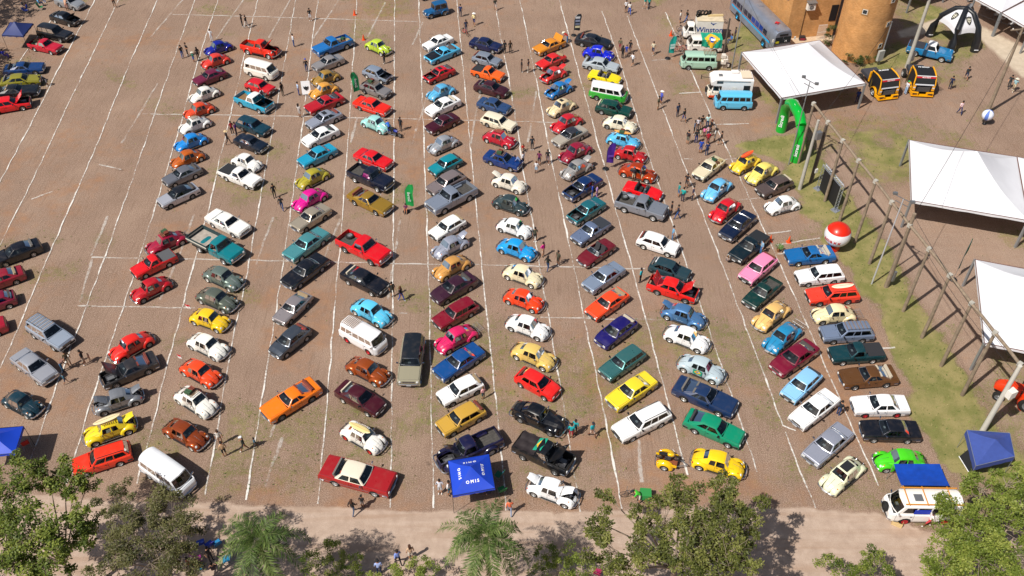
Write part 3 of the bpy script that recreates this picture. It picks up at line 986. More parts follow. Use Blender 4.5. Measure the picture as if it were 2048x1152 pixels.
  for s in (1, -1):
   def sb(u, s=s):
    a, c = fb_(s), rb_(s)
    x = a[0] + (c[0] - a[0]) * u
    yb = min(w(x) - sp.get('inset', .10) + .01, abs(a[1]) + (abs(c[1]) - abs(a[1])) * u + .035 * sin(pi * u))
    return (x, s * yb, ztop(x) + .004)
   def sr(u, s=s):
    a, c = fr_(s), rr_(s)
    return (a[0] + (c[0] - a[0]) * u, s * (wr + .02 * sin(pi * u)), rz(u, 1))
   b, g = patch(sb, sr, ul, [0, v0, v1, 1], [(a, c, v0, v1) for a, c in wins], len(wins))
   merge(roof, b, s > 0)
   for gm_ in g:
    parts.append(P_('side_window', gm_.mesh('side_window', GLASS)))
  rows = []
  for s in (0, .06, .25, .5, .75, .94, 1):
   row = []
   for t in (-1, -.93, -.75, -.4, 0, .4, .75, .93, 1):
    a, c = fr_(t), rr_(t)
    row.append((a[0] + (c[0] - a[0]) * s, t * (wr + .02 * sin(pi * s)), rz(s, t)))
   rows.append(row)
  roof.grid(rows)
  parts.append(P_('roof', roof.mesh('roof', PAINT, 38), role='roof'))
 else:
  fr0 = MB()
  g = MB()
  for t0, t1 in zip((-1, -.5, 0, .5), (-.5, 0, .5, 1)):
   q = [Vector(fb_(t)).lerp(Vector(fr_(t)), v) for t, v in ((t0, .03), (t1, .03), (t1, 1), (t0, 1))]
   g.add(q, [(0, 1, 2, 3)])
  parts.append(P_('windshield', g.mesh('windshield', GLASS, 40)))
  fr0.tube([Vector(fb_(-1))] + [Vector(fr_(t)) for t in (-1, -.5, 0, .5, 1)] + [Vector(fb_(1))], .022, 5)
  parts.append(P_('windshield_frame', fr0.mesh('windshield_frame', CHROME, 40)))
  top = MB()
  top.tube([(gx + .12, -wbR + .05, zg + .06), (gx + .05, -wbR * .5, zg + .10), (gx + .03, 0, zg + .11), (gx + .05, wbR * .5, zg + .10), (gx + .12, wbR - .05, zg + .06)], .10, 8)
  parts.append(P_('folded_top', top.mesh('folded_top', BLACKP, 50)))
 gp = MB()
 for s in (1, -1):
  if not sp.get('nohood') and not sp.get('fend'):
   gp.tube([(x, s * (w(x) - .128), ztop(x) + .016) for x in [cx + .03 + (hx1 - cx - .05) * k / 5 for k in range(6)]], .009, 4)
  if tx0 is not None:
   gp.tube([(x, s * (w(x) - .128), ztop(x) + .014) for x in [tx0 + (gx - tx0 - .03) * k / 4 for k in range(5)]], .009, 4)
  for xd in {cx - .16, (cx * .45 + gx * .55) if gx > -1.0 or sp.get('bed') else cx - 1.22}:
   gp.tube([(xd, s * (w(xd) - .03), zs + .05), (xd, s * (w(xd) + .002), .5), (xd, s * (w(xd) - .008), ztop(xd) - .1), (xd, s * (w(xd) - .05), ztop(xd) - .01)], .008, 4)
  gp.box((cx - 1.05, s * (w(cx - 1.05) + .01), ztop(cx) - .16), (.14, .02, .03))
 gp.tube([(hx1, t_ * (w(hx1) - .13), ztop(hx1) + .012 + (1 - t_ * t_) * crown) for t_ in (-1, -.5, 0, .5, 1)], .009, 4)
 gp.tube([(cx - .14, -.35, zc + .03), (cx - .02, -.05, zc + .03)], .009, 4).tube([(cx - .14, .1, zc + .03), (cx - .02, .4, zc + .03)], .009, 4)
 parts.append(P_('panel_gaps', gp.mesh('panel_gaps', BLACKP)))
 if sp.get('bump', 'chrome') == 'chrome' and not sp.get('nohood'):
  tm_ = MB()
  for A, B in ((fb_, fr_), (rb_, rr_)):
   if sp.get('open') and A is rb_:
    continue
   tm_.tube([Vector(A(t_)).lerp(Vector(B(t_)), .1) for t_ in (-.9, -.5, 0, .5, .9)] + [Vector(A(t_)).lerp(Vector(B(t_)), .91) for t_ in (.9, .5, 0, -.5, -.9)] + [Vector(A(-.9)).lerp(Vector(B(-.9)), .1)], .013, 4)
  parts.append(P_('window_trim', tm_.mesh('window_trim', CHROME)))
 # ---- inside
 iw = min(w(cx), w(gx)) - .16
 zf = max(.42, zs + .12)
 zseat = ztop((cx + gx) / 2) - .34
 sx = sp.get('seatx', cx - 1.25)
 st = MB()
 st.box((sx, 0, zseat + .08), (.5, .5, .16)).box((sx - .27, 0, zseat + .38), (.15, .5, .62), ry=-.22)
 sm = st.mesh('seat', TANIN)
 for s in (1, -1):
  parts.append(P_('seat', sm, (0, s * iw * .5, 0), role='seat'))
 if sx - 1.1 > gx:
  rs = MB().box((sx - .85, 0, zseat + .08), (.5, iw * 1.8, .16)).box((sx - 1.15, 0, zseat + .34), (.15, iw * 1.8, .55), ry=-.25)
  parts.append(P_('rear_seat', rs.mesh('rear_seat', TANIN), role='seat'))
 d = MB()
 d.box((cx - .30, 0, ztop(cx) - .10), (.42, iw * 2, .16))
 d.box((cx - .42, -iw * .1, ztop(cx) - .005), (.16, .22, .012), 1)
 d.lathe([(.17, -.012), (.19, 0), (.17, .012)], 12, 0, (cx - .58, iw * .5, ztop(cx) - .05), 'X')
 parts.append(P_('dashboard', d.mesh('dashboard', [DARKIN, PLATE])))
 ub = MB().box((0, 0, (zf + .17) / 2), (L - .3, 2 * (bw - .25), zf - .17))
 parts.append(P_('underbody', ub.mesh('underbody', BLACKP)))
 # ---- fenders
 for (xa, Rt, yi, yo, ro, fl) in sp.get('fend', ()):
  for s in (1, -1):
   parts.append(P_('fender', fender_mesh(xa, rw, Rt, yi, yo, ro, s, fl), role='paint'))
 if sp.get('fend'):
  for s in (1, -1):
   rb2 = MB().box(((axf + axr) / 2, s * (W / 2 - .16), .34), (axf - axr - .9, .26, .05))
   parts.append(P_('running_board', rb2.mesh('running_board', BLACKP)))
 # ---- bed
 if bed:
  b0, b1 = bed[0] + .03, bed[1] - .03
  ww = w((b0 + b1) / 2) - .12
  zt, zb = ztop((b0 + b1) / 2), sp.get('bedz', .62)
  m = MB()
  m.add([(b0, -ww, zb), (b1, -ww, zb), (b1, ww, zb), (b0, ww, zb)], [(0, 1, 2, 3)], 1)
  m.add([(b0, -ww, zb), (b0, ww, zb), (b0, ww, zt), (b0, -ww, zt)], [(0, 1, 2, 3)])
  m.add([(b1, -ww, zb), (b1, ww, zb), (b1, ww, zt), (b1, -ww, zt)], [(3, 2, 1, 0)])
  for s in (1, -1):
   m.add([(b0, s * ww, zb), (b1, s * ww, zb), (b1, s * ww, zt), (b0, s * ww, zt)], [(0, 1, 2, 3) if s < 0 else (3, 2, 1, 0)])
   m.box((axr, s * (ww - .10), zb + .09), (.75, .2, .18))
  for k in range(6):
   m.box(((b0 + b1) / 2, -ww + .15 + k * (2 * ww - .3) / 5, zb + .008), (b1 - b0 - .05, .03, .016), 1)
  kit['bedmesh'] = m
  kit['bed'] = (b0, b1, ww, zb, zt)
  parts.append(P_('bed_lining', m.mesh('bed_lining', [PAINT, M['bedm']]), role='paint'))
 # ---- trim
 chrome = sp.get('bump', 'chrome')
 bm = CHROME if chrome == 'chrome' else (PAINT if chrome == 'body' else BLACKP)
 zb_ = sp.get('bumpz', .43)
 for s in (1, -1):
  we = w(s * (e - .08)) + .02
  if sp.get('fend'):
   we = W / 2 - .06
  path = []
  for q in range(11):
   y = -1 + q / 5
   path.append((s * (e + .05 - (.16 if abs(y) > .93 else .07 * y * y)), (y * we), zb_))
  if s < 0:
   path = path[::-1]
  path = [(s * (e - .42), path[0][1] * 1.01, zb_)] + path + [(s * (e - .42), path[-1][1] * 1.01, zb_)]
  b = sweep_rect(MB(), path, .03, .065 if chrome == 'chrome' else .10)
  parts.append(P_('front_bumper' if s > 0 else 'rear_bumper', b.mesh('bumper', bm, 50), role='paint' if chrome == 'body' else None))
 zl_ = sp.get('lampz', ztop(e - .06) - .17)
 lw = w(e)
 gr = MB().box((e + .006, 0, zl_), (.02, lw * 1.05, .17))
 for k in range(4):
  gr.box((e + .018, 0, zl_ - .06 + k * .04), (.012, lw * 1.03, .010), 1)
 if not sp.get('nogrille'):
  parts.append(P_('grille', gr.mesh('grille', [BLACKP, CHROME])))
 for s in (1, -1):
  if sp.get('lamp', 'rect') == 'rect':
   h = MB().box((e + .012, s * lw * .74, zl_), (.03, lw * .36, .15))
  else:
   xx, yy = sp.get('lampxy', (e + .01, lw * .76))
   r = sp.get('lampr', .10)
   h = MB().lathe([(0.001, .045), (r * .6, .038), (r * .92, .012), (r * 1.12, .014), (r * 1.15, -.05)], 14, 0, (xx, s * yy, zl_), 'X')
  parts.append(P_('headlight', h.mesh('headlight', LAMPG, 40)))
  zt_ = sp.get('tailz', ztop(-e + .06) - .2)
  if sp.get('tail', 'wide') == 'wide':
   t = MB().box((-e - .008, s * w(-e) * .72, zt_), (.03, w(-e) * .46, .13)).box((-e - .012, s * w(-e) * .52, zt_), (.03, .1, .10), 1)
  else:
   t = MB().box((-e - .006, s * (w(-e) - .10), zt_ - .06), (.03, .13, .28))
  parts.append(P_('taillight', t.mesh('taillight', [REDL, AMBL])))
  mr = MB().box((cx - .28, s * (w(cx) + .10), ztop(cx) + .10), (.09, .17, .11), rz=s * .2).box((cx - .27, s * (w(cx) - .0), ztop(cx) + .05), (.03, .12, .03))
  parts.append(P_('mirror', mr.mesh('mirror', BLACKP if chrome != 'chrome' else CHROME)))
 pl = MB().box((e + .088, 0, zb_ - .02), (.012, .38, .12))
 parts.append(P_('license_plate', pl.mesh('license_plate', PLATE)))
 if sp.get('trim'):
  for s in (1, -1):
   tr = MB()
   zz = sp['trim']
   tr.tube([(x, s * (w(x) + .004), zz) for x in [e - .1 - k * (L - .2) / 8 for k in range(9)]], .014, 4)
   parts.append(P_('side_trim', tr.mesh('side_trim', CHROME)))
 tr_ = sp.get('track', W / 2 - .11)
 parts += wheel_parts((axf, axr), tr_, rw, sp.get('ww', .18), sp.get('rims', 'steel'))
 kit.update(H=Hh, rf=rfx, rr=rrx, wr=wr, L=L, W=W)
 return kit

def beetle_kit():
 # stations front to rear: xl, xh, six half-section points (y, z) above the two sill points
 S = []
 for x, w, zt in ((1.86, .16, .44), (1.80, .24, .52), (1.66, .35, .665), (1.45, .43, .80), (1.2, .49, .885), (.95, .55, .95), (.76, .60, .985)):
  S.append((x, x, [(w, zt - .26), (w * .95, zt - .13), (w * .78, zt - .045), (w * .42, zt - .008), (0, zt)]))
 S.append((.72, .72, [(.625, .90), (.575, .945), (.52, .97), (.28, .992), (0, .998)]))
 S.append((.52, .42, [(.66, .93), (.515, 1.33), (.455, 1.395), (.25, 1.42), (0, 1.428)]))
 S.append((.30, .30, [(.67, .93), (.52, 1.36), (.455, 1.435), (.25, 1.465), (0, 1.472)]))
 S.append((.08, .06, [(.672, .93), (.525, 1.375), (.455, 1.46), (.25, 1.495), (0, 1.503)]))
 S.append((-.13, -.12, [(.67, .93), (.523, 1.37), (.45, 1.46), (.25, 1.495), (0, 1.503)]))
 S.append((-.21, -.19, [(.67, .93), (.52, 1.362), (.445, 1.452), (.245, 1.49), (0, 1.497)]))
 S.append((-.66, -.56, [(.655, .93), (.50, 1.30), (.425, 1.39), (.235, 1.435), (0, 1.445)]))
 S.append((-.82, -.78, [(.64, .915), (.485, 1.20), (.41, 1.295), (.225, 1.35), (0, 1.365)]))
 S.append((-1.10, -1.08, [(.60, .86), (.46, 1.01), (.385, 1.09), (.21, 1.145), (0, 1.16)]))
 S.append((-1.20, -1.18, [(.58, .82), (.45, .95), (.375, 1.03), (.205, 1.085), (0, 1.10)]))
 S.append((-1.42, -1.42, [(.52, .69), (.42, .80), (.345, .885), (.19, .94), (0, .955)]))
 S.append((-1.62, -1.62, [(.45, .53), (.38, .63), (.31, .71), (.17, .76), (0, .775)]))
 S.append((-1.76, -1.76, [(.36, .42), (.31, .48), (.25, .54), (.14, .58), (0, .59)]))
 S.append((-1.83, -1.83, [(.30, .36), (.26, .39), (.21, .42), (.12, .45), (0, .46)]))
 rows = []
 for xl, xh, q in S:
  w0 = q[0][0]
  half = [(xl, w0 - .02, .27), (xl, w0 + .006, min(.52, q[0][1] - .02)), (xl, q[0][0], q[0][1])] + [(xh, y, z) for y, z in q[1:]]
  rows.append(half + [(a, -b, c) for a, b, c in half[-2::-1]])
 n = len(rows[0])
 body, hood, lid, ws, rwn = MB(), MB(), MB(), MB(), MB()
 sw = {k: MB() for k in ('dl', 'dr', 'ql', 'qr')}
 for i in range(len(S) - 1):
  for j in range(n - 1):
   jj = j if j < 6 else 11 - j
   sd = 'l' if j < 6 else 'r'
   q = [rows[i][j], rows[i + 1][j], rows[i + 1][j + 1], rows[i][j + 1]]
   t = body
   if 2 <= i <= 5 and jj >= 4 or (2 <= i <= 5 and jj == 3 and False):
    t = hood
   elif i == 7 and jj >= 4:
    t = ws
   elif 8 <= i <= 10 and jj == 2:
    t = sw['d' + sd]
   elif i == 12 and jj == 2:
    t = sw['q' + sd]
   elif i == 14 and jj >= 4:
    t = rwn
   elif 16 <= i <= 18 and jj >= 4:
    t = lid
   if t in (ws, rwn) or (t in sw.values()):
    c = sum((Vector(p) for p in q), Vector()) / 4
    k = .90 if t in sw.values() else .97
    qi = [Vector(p).lerp(c, (1 - k)) for p in q]
    if t in sw.values():
     qi = [Vector((p[0], p[1], p[2] * .86 + c.z * .14)) for p in q]
     t.add(qi, [(3, 2, 1, 0)])
     body.add([q[0], q[1], qi[1], qi[0]], [(3, 2, 1, 0)])
     body.add([q[3], q[2], qi[2], qi[3]], [(0, 1, 2, 3)])
     continue
   t.add(q, [(3, 2, 1, 0)])
 body.add(rows[0], [tuple(range(n))])
 body.add(rows[-1], [tuple(range(n - 1, -1, -1))])
 parts = [P_('body', body.mesh('body', PAINT, 55), role='paint')]
 h = (.95, 0, .94)
 h = (.76, 0, .985)
 parts.append(P_('hood', shift(hood, h).mesh('hood', PAINT, 50), (h[0], 0, h[2] + .007), role='hood'))
 h2 = (-1.18, 0, 1.09)
 parts.append(P_('engine_lid', shift(lid, h2).mesh('engine_lid', PAINT, 50), (h2[0], 0, h2[2] + .006), role='paint'))
 parts.append(P_('windshield', ws.mesh('windshield', GLASS, 50)))
 parts.append(P_('rear_window', rwn.mesh('rear_window', GLASS, 50)))
 for k in ('dl', 'dr', 'ql', 'qr'):
  parts.append(P_('side_window', sw[k].mesh('side_window', GLASS, 50)))
 ft = [(-28, .60), (0, .66), (28, .68), (60, .60), (90, .545), (120, .545), (150, .60), (180, .74), (206, .86)]
 rt = [(-28, .60), (0, .655), (30, .66), (60, .60), (90, .565), (120, .57), (150, .61), (180, .66), (206, .72)]
 for s in (1, -1):
  parts.append(P_('fender', fender_mesh(1.2, .315, ft, .36, .775, .355, s, 1), role='paint'))
  parts.append(P_('fender', fender_mesh(-1.2, .315, rt, .40, .775, .355, s, -1), role='paint'))
  rb = MB().box((0.02, s * .70, .285), (1.55, .17, .045)).box((0.02, s * .785, .285), (1.5, .015, .03), 1)
  parts.append(P_('running_board', rb.mesh('running_board', [BLACKP, CHROME])))
  hl = MB().lathe([(0.001, .05), (.06, .043), (.095, .012), (.118, .014), (.125, -.02), (.10, -.16)], 16, 0, (0, 0, 0), 'X')
  parts.append(P_('headlight', hl.mesh('headlight', LAMPG, 40), (1.70, s * .545, .655), (0, -radians(24), 0)))
  tl = MB().lathe([(0.001, .05), (.06, .045), (.085, .0), (.08, -.05)], 12, 0, (0, 0, 0), 'X')
  parts.append(P_('taillight', tl.mesh('taillight', REDL, 40), (-1.72, s * .60, .60), (0, radians(20), pi)))
  ti = MB().lathe([(0.001, .05), (.04, .04), (.055, 0), (.05, -.02)], 10, 0, (0, 0, 0), 'Z')
  parts.append(P_('turn_signal', ti.mesh('turn_signal', AMBL, 40), (1.45, s * .60, .80), (0, radians(15), 0)))
  mr = MB().box((.50, s * .76, .99), (.07, .14, .09)).box((.5, s * .68, .97), (.025, .12, .025))
  parts.append(P_('mirror', mr.mesh('mirror', CHROME)))
  x0 = 1.99 if s > 0 else -1.97
  path = []
  for q in range(13):
   y = -1 + q / 6
   path.append((s * (abs(x0) - .10 * y * y - (.10 if abs(y) > .95 else 0)), y * .70 * (1 if s > 0 else -1), .43))
  b = sweep_rect(MB(), path, .022, .07)
  for yy in (-.28, .28):
   b.box((s * (abs(x0) + .01), yy, .46), (.05, .05, .2))
   b.box((s * (abs(x0) - .12), yy, .40), (.24, .03, .04))
  parts.append(P_('front_bumper' if s > 0 else 'rear_bumper', b.mesh('bumper', CHROME, 50)))
 w1 = MB()
 for s in (1, -1):
  w1.tube([(.755, s * .2, 1.005), (.66, s * .35, 1.06)], .008, 4)
 parts.append(P_('wiper', w1.mesh('wiper', BLACKP)))
 tr = MB().tube([(1.70, 0, .655), (1.45, 0, .815), (1.2, 0, .90), (.98, 0, .965)], .012, 4)
 parts.append(P_('hood_trim', tr.mesh('hood_trim', CHROME)))
 gp = MB()
 for s in (1, -1):
  for x in (.56, -.165):
   gp.tube([(x, s * .655, .3), (x, s * .678, .52), (x, s * .672, .92)], .008, 4)
  gp.tube([(1.62, s * .30, .63), (1.45, s * .337, .757), (1.2, s * .384, .842), (.95, s * .43, .906), (.78, s * .47, .942)], .009, 4)
  gp.tube([(-1.19, s * .375, 1.035), (-1.42, s * .345, .89), (-1.62, s * .31, .715), (-1.75, s * .25, .545)], .008, 4)
  gp.box((-.02, s * .685, .83), (.12, .02, .025))
 parts.append(P_('panel_gaps', gp.mesh('panel_gaps', BLACKP)))
 pl = MB().box((2.02, 0, .42), (.012, .36, .11))
 parts.append(P_('license_plate', pl.mesh('license_plate', PLATE)))
 st = MB().box((.0, 0, .62), (.46, .46, .15)).box((-.26, 0, .9), (.13, .46, .6), ry=-.2)
 sm = st.mesh('seat', TANIN)
 for s in (1, -1):
  parts.append(P_('seat', sm, (.05, s * .3, 0), role='seat'))
 parts.append(P_('rear_seat', MB().box((-.70, 0, .62), (.4, .9, .15)).box((-.86, 0, .80), (.13, .8, .42), ry=-.3).mesh('rear_seat', TANIN), role='seat'))
 d = MB().box((.54, 0, .88), (.2, 1.15, .14)).box((.50, .05, .956), (.12, .2, .01), 1).lathe([(.17, -.012), (.19, 0), (.17, .012)], 12, 0, (.34, .32, .93), 'X')
 parts.append(P_('dashboard', d.mesh('dashboard', [DARKIN, PLATE])))
 parts.append(P_('underbody', MB().box((0, 0, .29), (3.2, .96, .22)).box((0, 0, .44), (1.5, 1.2, .08)).mesh('underbody', BLACKP)))
 parts += wheel_parts((1.2, -1.2), .665, .315, .17)
 return dict(parts=parts, H=1.505, rf=.35, rr=-.55, wr=.44, L=4.03, W=1.55, bay=(1.22, .8, .62, .66), lidbay=(-1.5, .4, .6, .6))

M['bedm'] = mat('bed_floor_grey', '4a4744', 0.8, var=0.3, vscale=4)
KIT = {'bt': beetle_kit()}
def K(n, **k):
 KIT[n] = car_kit(k)
W2 = [(.07, .47), (.53, .90)]
W3 = [(.05, .36), (.40, .66), (.70, .94)]
K('ss', L=4.1, W=1.62, H=1.37, axf=1.30, axr=-1.08, top=[(-2.05, .86), (-1.95, .92), (-1.2, .93), (.80, .90), (.9, .90), (1.95, .80), (2.05, .74)], cx=.86, rfx=.30, rrx=-.78, gx=-1.30, wr=.55, wins=W2, lidx=-1.99)
K('sd', L=4.6, W=1.76, H=1.36, axf=1.42, axr=-1.25, rw=.31, top=[(-2.3, .84), (-2.2, .91), (-1.3, .93), (.80, .91), (.95, .91), (2.2, .82), (2.3, .74)], cx=.92, rfx=.34, rrx=-.82, gx=-1.35, wr=.58, wins=W2, lidx=-2.22, lamp='round', trim=.6)
K('fb', L=4.85, W=1.86, H=1.33, axf=1.45, axr=-1.35, rw=.33, top=[(-2.42, .84), (-2.3, .93), (-1.4, .95), (.70, .91), (.85, .91), (2.3, .80), (2.42, .72)], cx=.78, rfx=.18, rrx=-.70, gx=-1.62, wr=.58, wins=[(.07, .46), (.50, .74)], lidx=-2.32, lamp='round', rmargin=.78, ww=.22, rims='mag')
K('fc', L=4.2, W=1.63, H=1.35, axf=1.32, axr=-1.12, top=[(-2.1, .80), (-2.0, .90), (-1.4, .92), (.80, .89), (.9, .89), (2.0, .77), (2.1, .70)], cx=.84, rfx=.28, rrx=-.88, gx=-1.78, wr=.56, wins=[(.07, .44), (.48, .78)], rmargin=.84, lamp='round', bump='black')
K('ht', L=3.85, W=1.60, H=1.38, axf=1.18, axr=-1.16, top=[(-1.92, .82), (-1.85, .90), (-1.5, .91), (.80, .89), (.9, .89), (1.85, .79), (1.92, .70)], cx=.84, rfx=.32, rrx=-1.30, gx=-1.78, wr=.57, wins=[(.07, .44), (.48, .88)], bump='black', rcurve=.05)
K('wg', L=4.3, W=1.66, H=1.41, axf=1.30, axr=-1.15, top=[(-2.15, .80), (-2.08, .91), (-1.5, .92), (.80, .90), (.9, .90), (2.05, .79), (2.15, .72)], cx=.86, rfx=.34, rrx=-1.78, gx=-2.04, wr=.58, wins=[(.055, .33), (.36, .58), (.61, .94)], bump='black', rcurve=.04)
K('ps', L=4.35, W=1.64, H=1.42, axf=1.34, axr=-1.15, top=[(-2.17, .90), (-.62, .93), (.80, .90), (.9, .90), (2.07, .80), (2.17, .72)], cx=.84, rfx=.30, rrx=-.42, gx=-.58, wr=.56, wins=[(.10, .80)], bed=(-2.10, -.66), bump='black', rcurve=.03, seatx=-.12)
K('pb', L=4.95, W=1.92, H=1.74, axf=1.50, axr=-1.42, rw=.37, zs=.36, bumpz=.55, top=[(-2.47, 1.12), (-.62, 1.14), (.85, 1.12), (.95, 1.10), (2.38, 1.02), (2.47, .92)], cx=.90, rfx=.50, rrx=-.40, gx=-.56, wr=.68, wins=[(.10, .86)], bed=(-2.40, -.66), bedz=.74, rcurve=.03, seatx=.0, ww=.22, lamp='round', lampr=.11, plan=[(-1, .97), (-.6, 1), (.55, 1), (.9, .98), (1, .95)])
K('su', L=4.75, W=1.80, H=1.70, axf=1.42, axr=-1.35, rw=.36, zs=.36, bumpz=.52, top=[(-2.37, .9), (-2.3, 1.04), (-1.5, 1.06), (.85, 1.04), (.95, 1.02), (2.25, .93), (2.37, .84)], cx=.92, rfx=.38, rrx=-2.10, gx=-2.24, wr=.64, wins=W3, bump='black', rcurve=.04, ww=.22, rims='mag')
K('ve', L=5.1, W=1.94, H=1.76, axf=1.55, axr=-1.40, rw=.37, zs=.36, bumpz=.52, top=[(-2.55, .95), (-2.45, 1.1), (-1.5, 1.12), (.95, 1.10), (1.05, 1.10), (2.45, 1.02), (2.55, .94)], cx=1.02, rfx=.62, rrx=-2.30, gx=-2.42, wr=.70, wins=W3, rcurve=.03, ww=.2, lamp='round', plan=[(-1, .97), (-.6, 1), (.55, 1), (.9, .99), (1, .97)])
K('gx', L=5.35, W=2.0, H=1.40, axf=1.62, axr=-1.40, rw=.34, top=[(-2.67, .84), (-2.55, .93), (-1.5, .95), (.85, .93), (1.0, .92), (2.55, .87), (2.67, .80)], cx=.95, rfx=.45, rrx=-.98, gx=-1.45, wr=.66, wins=W2, lidx=-2.56, lamp='round', trim=.55, plan=[(-1, .97), (-.6, 1), (.55, 1), (.9, .98), (1, .96)])
RP = [(-1, .86), (-.92, .94), (-.6, 1), (.5, 1), (.85, .95), (.95, .88), (1, .80)]
K('ms', L=4.42, W=1.72, H=1.42, axf=1.38, axr=-1.22, rw=.31, top=[(-2.21, .82), (-2.1, .95), (-1.3, 1.0), (.9, .93), (1.05, .93), (1.7, .85), (2.1, .72), (2.21, .62)], cx=1.02, rfx=.28, rrx=-.85, gx=-1.62, wr=.56, wins=[(.08, .46), (.50, .84)], lidx=-2.12, bump='body', plan=RP, rims='mag', crown=.04, rdrop=.07, fcurve=.18, lampz=.62, rcurve=.14)
K('mh', L=3.85, W=1.64, H=1.42, axf=1.20, axr=-1.18, top=[(-1.92, .80), (-1.85, .92), (-1.5, .95), (.85, .91), (.98, .91), (1.5, .83), (1.85, .70), (1.92, .60)], cx=.94, rfx=.30, rrx=-1.15, gx=-1.74, wr=.55, wins=[(.07, .46), (.50, .86)], bump='body', plan=RP, crown=.04, rdrop=.07, fcurve=.18, lampz=.60, rcurve=.14)
K('cv', L=4.0, W=1.64, H=1.18, axf=1.22, axr=-1.15, top=[(-2.0, .74), (-1.85, .84), (-1.0, .88), (.50, .84), (.65, .84), (1.6, .70), (2.0, .56)], cx=.62, rfx=.28, rrx=-.60, gx=-.80, wr=.58, wins=[], open=True, plan=RP, lidx=-1.9, seatx=-.35, lamp='round', lampz=.50)
KP = [(-1, .86), (-.96, .95), (-.86, 1), (.72, 1), (.88, .96), (.96, .86), (1, .74)]
KB = dict(W=1.72, axf=1.20, axr=-1.20, rw=.33, zs=.30, nohood=True, nogrille=True, lamp='round', fmargin=.93, rmargin=.72, inset=.045, plan=KP, seatx=1.0, rcurve=.12, fcurve=.22, roofcurve=.16, wv0=.08, sv=(.16, .84), tail='tall', rdrop=.16)
K('k1', L=4.28, H=1.94, top=[(-2.14, 1.0), (-2.05, 1.12), (1.9, 1.12), (2.0, 1.10), (2.14, .98)], cx=1.98, rfx=1.72, rrx=-1.98, gx=-2.06, wr=.70, wins=[(.045, .20), (.225, .40), (.425, .60), (.625, .80), (.825, .96)], lampz=.80, lampxy=(2.06, .56), lampr=.12, **KB)
K('k2', L=4.45, H=1.94, top=[(-2.22, 1.0), (-2.12, 1.10), (1.9, 1.08), (2.05, 1.06), (2.22, .95)], cx=2.02, rfx=1.62, rrx=-2.05, gx=-2.13, wr=.70, wins=[(.06, .235), (.26, .48), (.505, .725), (.75, .95)], lampz=.78, lampxy=(2.15, .58), lampr=.11, **KB)
FT = [(-28, .62), (0, .68), (28, .70), (60, .64), (90, .60), (120, .60), (150, .66), (180, .80), (206, .95)]
FR = [(-28, .62), (0, .66), (30, .66), (60, .62), (90, .60), (120, .60), (150, .64), (180, .70), (206, .76)]
VP = [(-1, .92), (-.5, 1), (.30, 1), (.42, .92), (.7, .72), (.92, .52), (1, .40)]
K('pv', L=4.85, W=1.90, H=1.76, bw=.80, axf=1.55, axr=-1.35, rw=.37, zs=.36, bumpz=.5, top=[(-2.42, 1.10), (-.55, 1.10), (.7, 1.12), (.85, 1.12), (1.9, 1.05), (2.3, .95), (2.42, .80)], cx=.82, rfx=.50, rrx=-.36, gx=-.50, wr=.58, wins=[(.10, .86)], bed=(-2.36, -.58), bedz=.72, rcurve=.05, seatx=0, plan=VP, lamp='round', lampr=.11, lampxy=(1.98, .66), lampz=.86, ww=.2, fend=[(1.55, FT, .35, .95, .42, 1), (-1.35, FR, .62, .95, .42, -1)], crown=.06, rdrop=.09, hoodx=2.3, track=.80)
K('vt', L=4.9, W=1.84, H=1.66, bw=.78, axf=1.50, axr=-1.30, rw=.35, zs=.34, bumpz=.45, top=[(-2.45, .60), (-2.2, .86), (-1.9, 1.0), (-1.4, 1.10), (.7, 1.08), (.85, 1.08), (1.9, 1.0), (2.3, .88), (2.45, .7)], cx=.70, rfx=.34, rrx=-.85, gx=-1.50, wr=.54, wins=[(.10, .44), (.50, .76)], rcurve=.12, plan=[(-1, .45), (-.8, .72), (-.5, .95), (-.2, 1), (.28, 1), (.42, .88), (.7, .66), (.92, .46), (1, .34)], lamp='round', lampr=.11, lampxy=(1.95, .62), lampz=.80, fend=[(1.50, FT, .3, .92, .40, 1), (-1.30, FT, .5, .92, .40, -1)], crown=.07, rdrop=.10, hoodx=2.3, rmargin=.6, track=.78)
K('tr', L=5.2, W=1.90, H=1.82, axf=1.65, axr=-1.25, rw=.39, zs=.46, bumpz=.6, top=[(-2.6, .66), (-.1, .66), (0.0, 1.12), (1.1, 1.14), (1.25, 1.14), (2.45, 1.06), (2.6, .94)], cx=1.2, rfx=.92, rrx=.14, gx=.02, wr=.68, wins=[(.10, .86)], rcurve=.03, seatx=.45, lamp='round', lampr=.11, ww=.24, plan=[(-1, .62), (-.1, .62), (-.02, 1), (.55, 1), (.9, .98), (1, .93)])
K('jp', L=3.3, W=1.55, H=1.80, bw=.66, axf=1.02, axr=-1.02, rw=.37, zs=.42, bumpz=.5, top=[(-1.65, .98), (.35, .98), (.45, 1.02), (1.5, .96), (1.65, .9)], cx=.42, rfx=.34, rrx=-1.52, gx=-1.60, wr=.58, wins=[(.06, .44), (.50, .93)], rcurve=.02, fcurve=.02, seatx=-.2, lamp='round', ww=.2, inset=.05, plan=[(-1, 1), (.2, 1), (.4, .85), (1, .72)], fend=[(1.02, [(-28, .50), (90, .50), (206, .52)], .5, .76, .42, 1), (-1.02, [(-28, .48), (206, .48)], .62, .76, .42, -1)], track=.64)

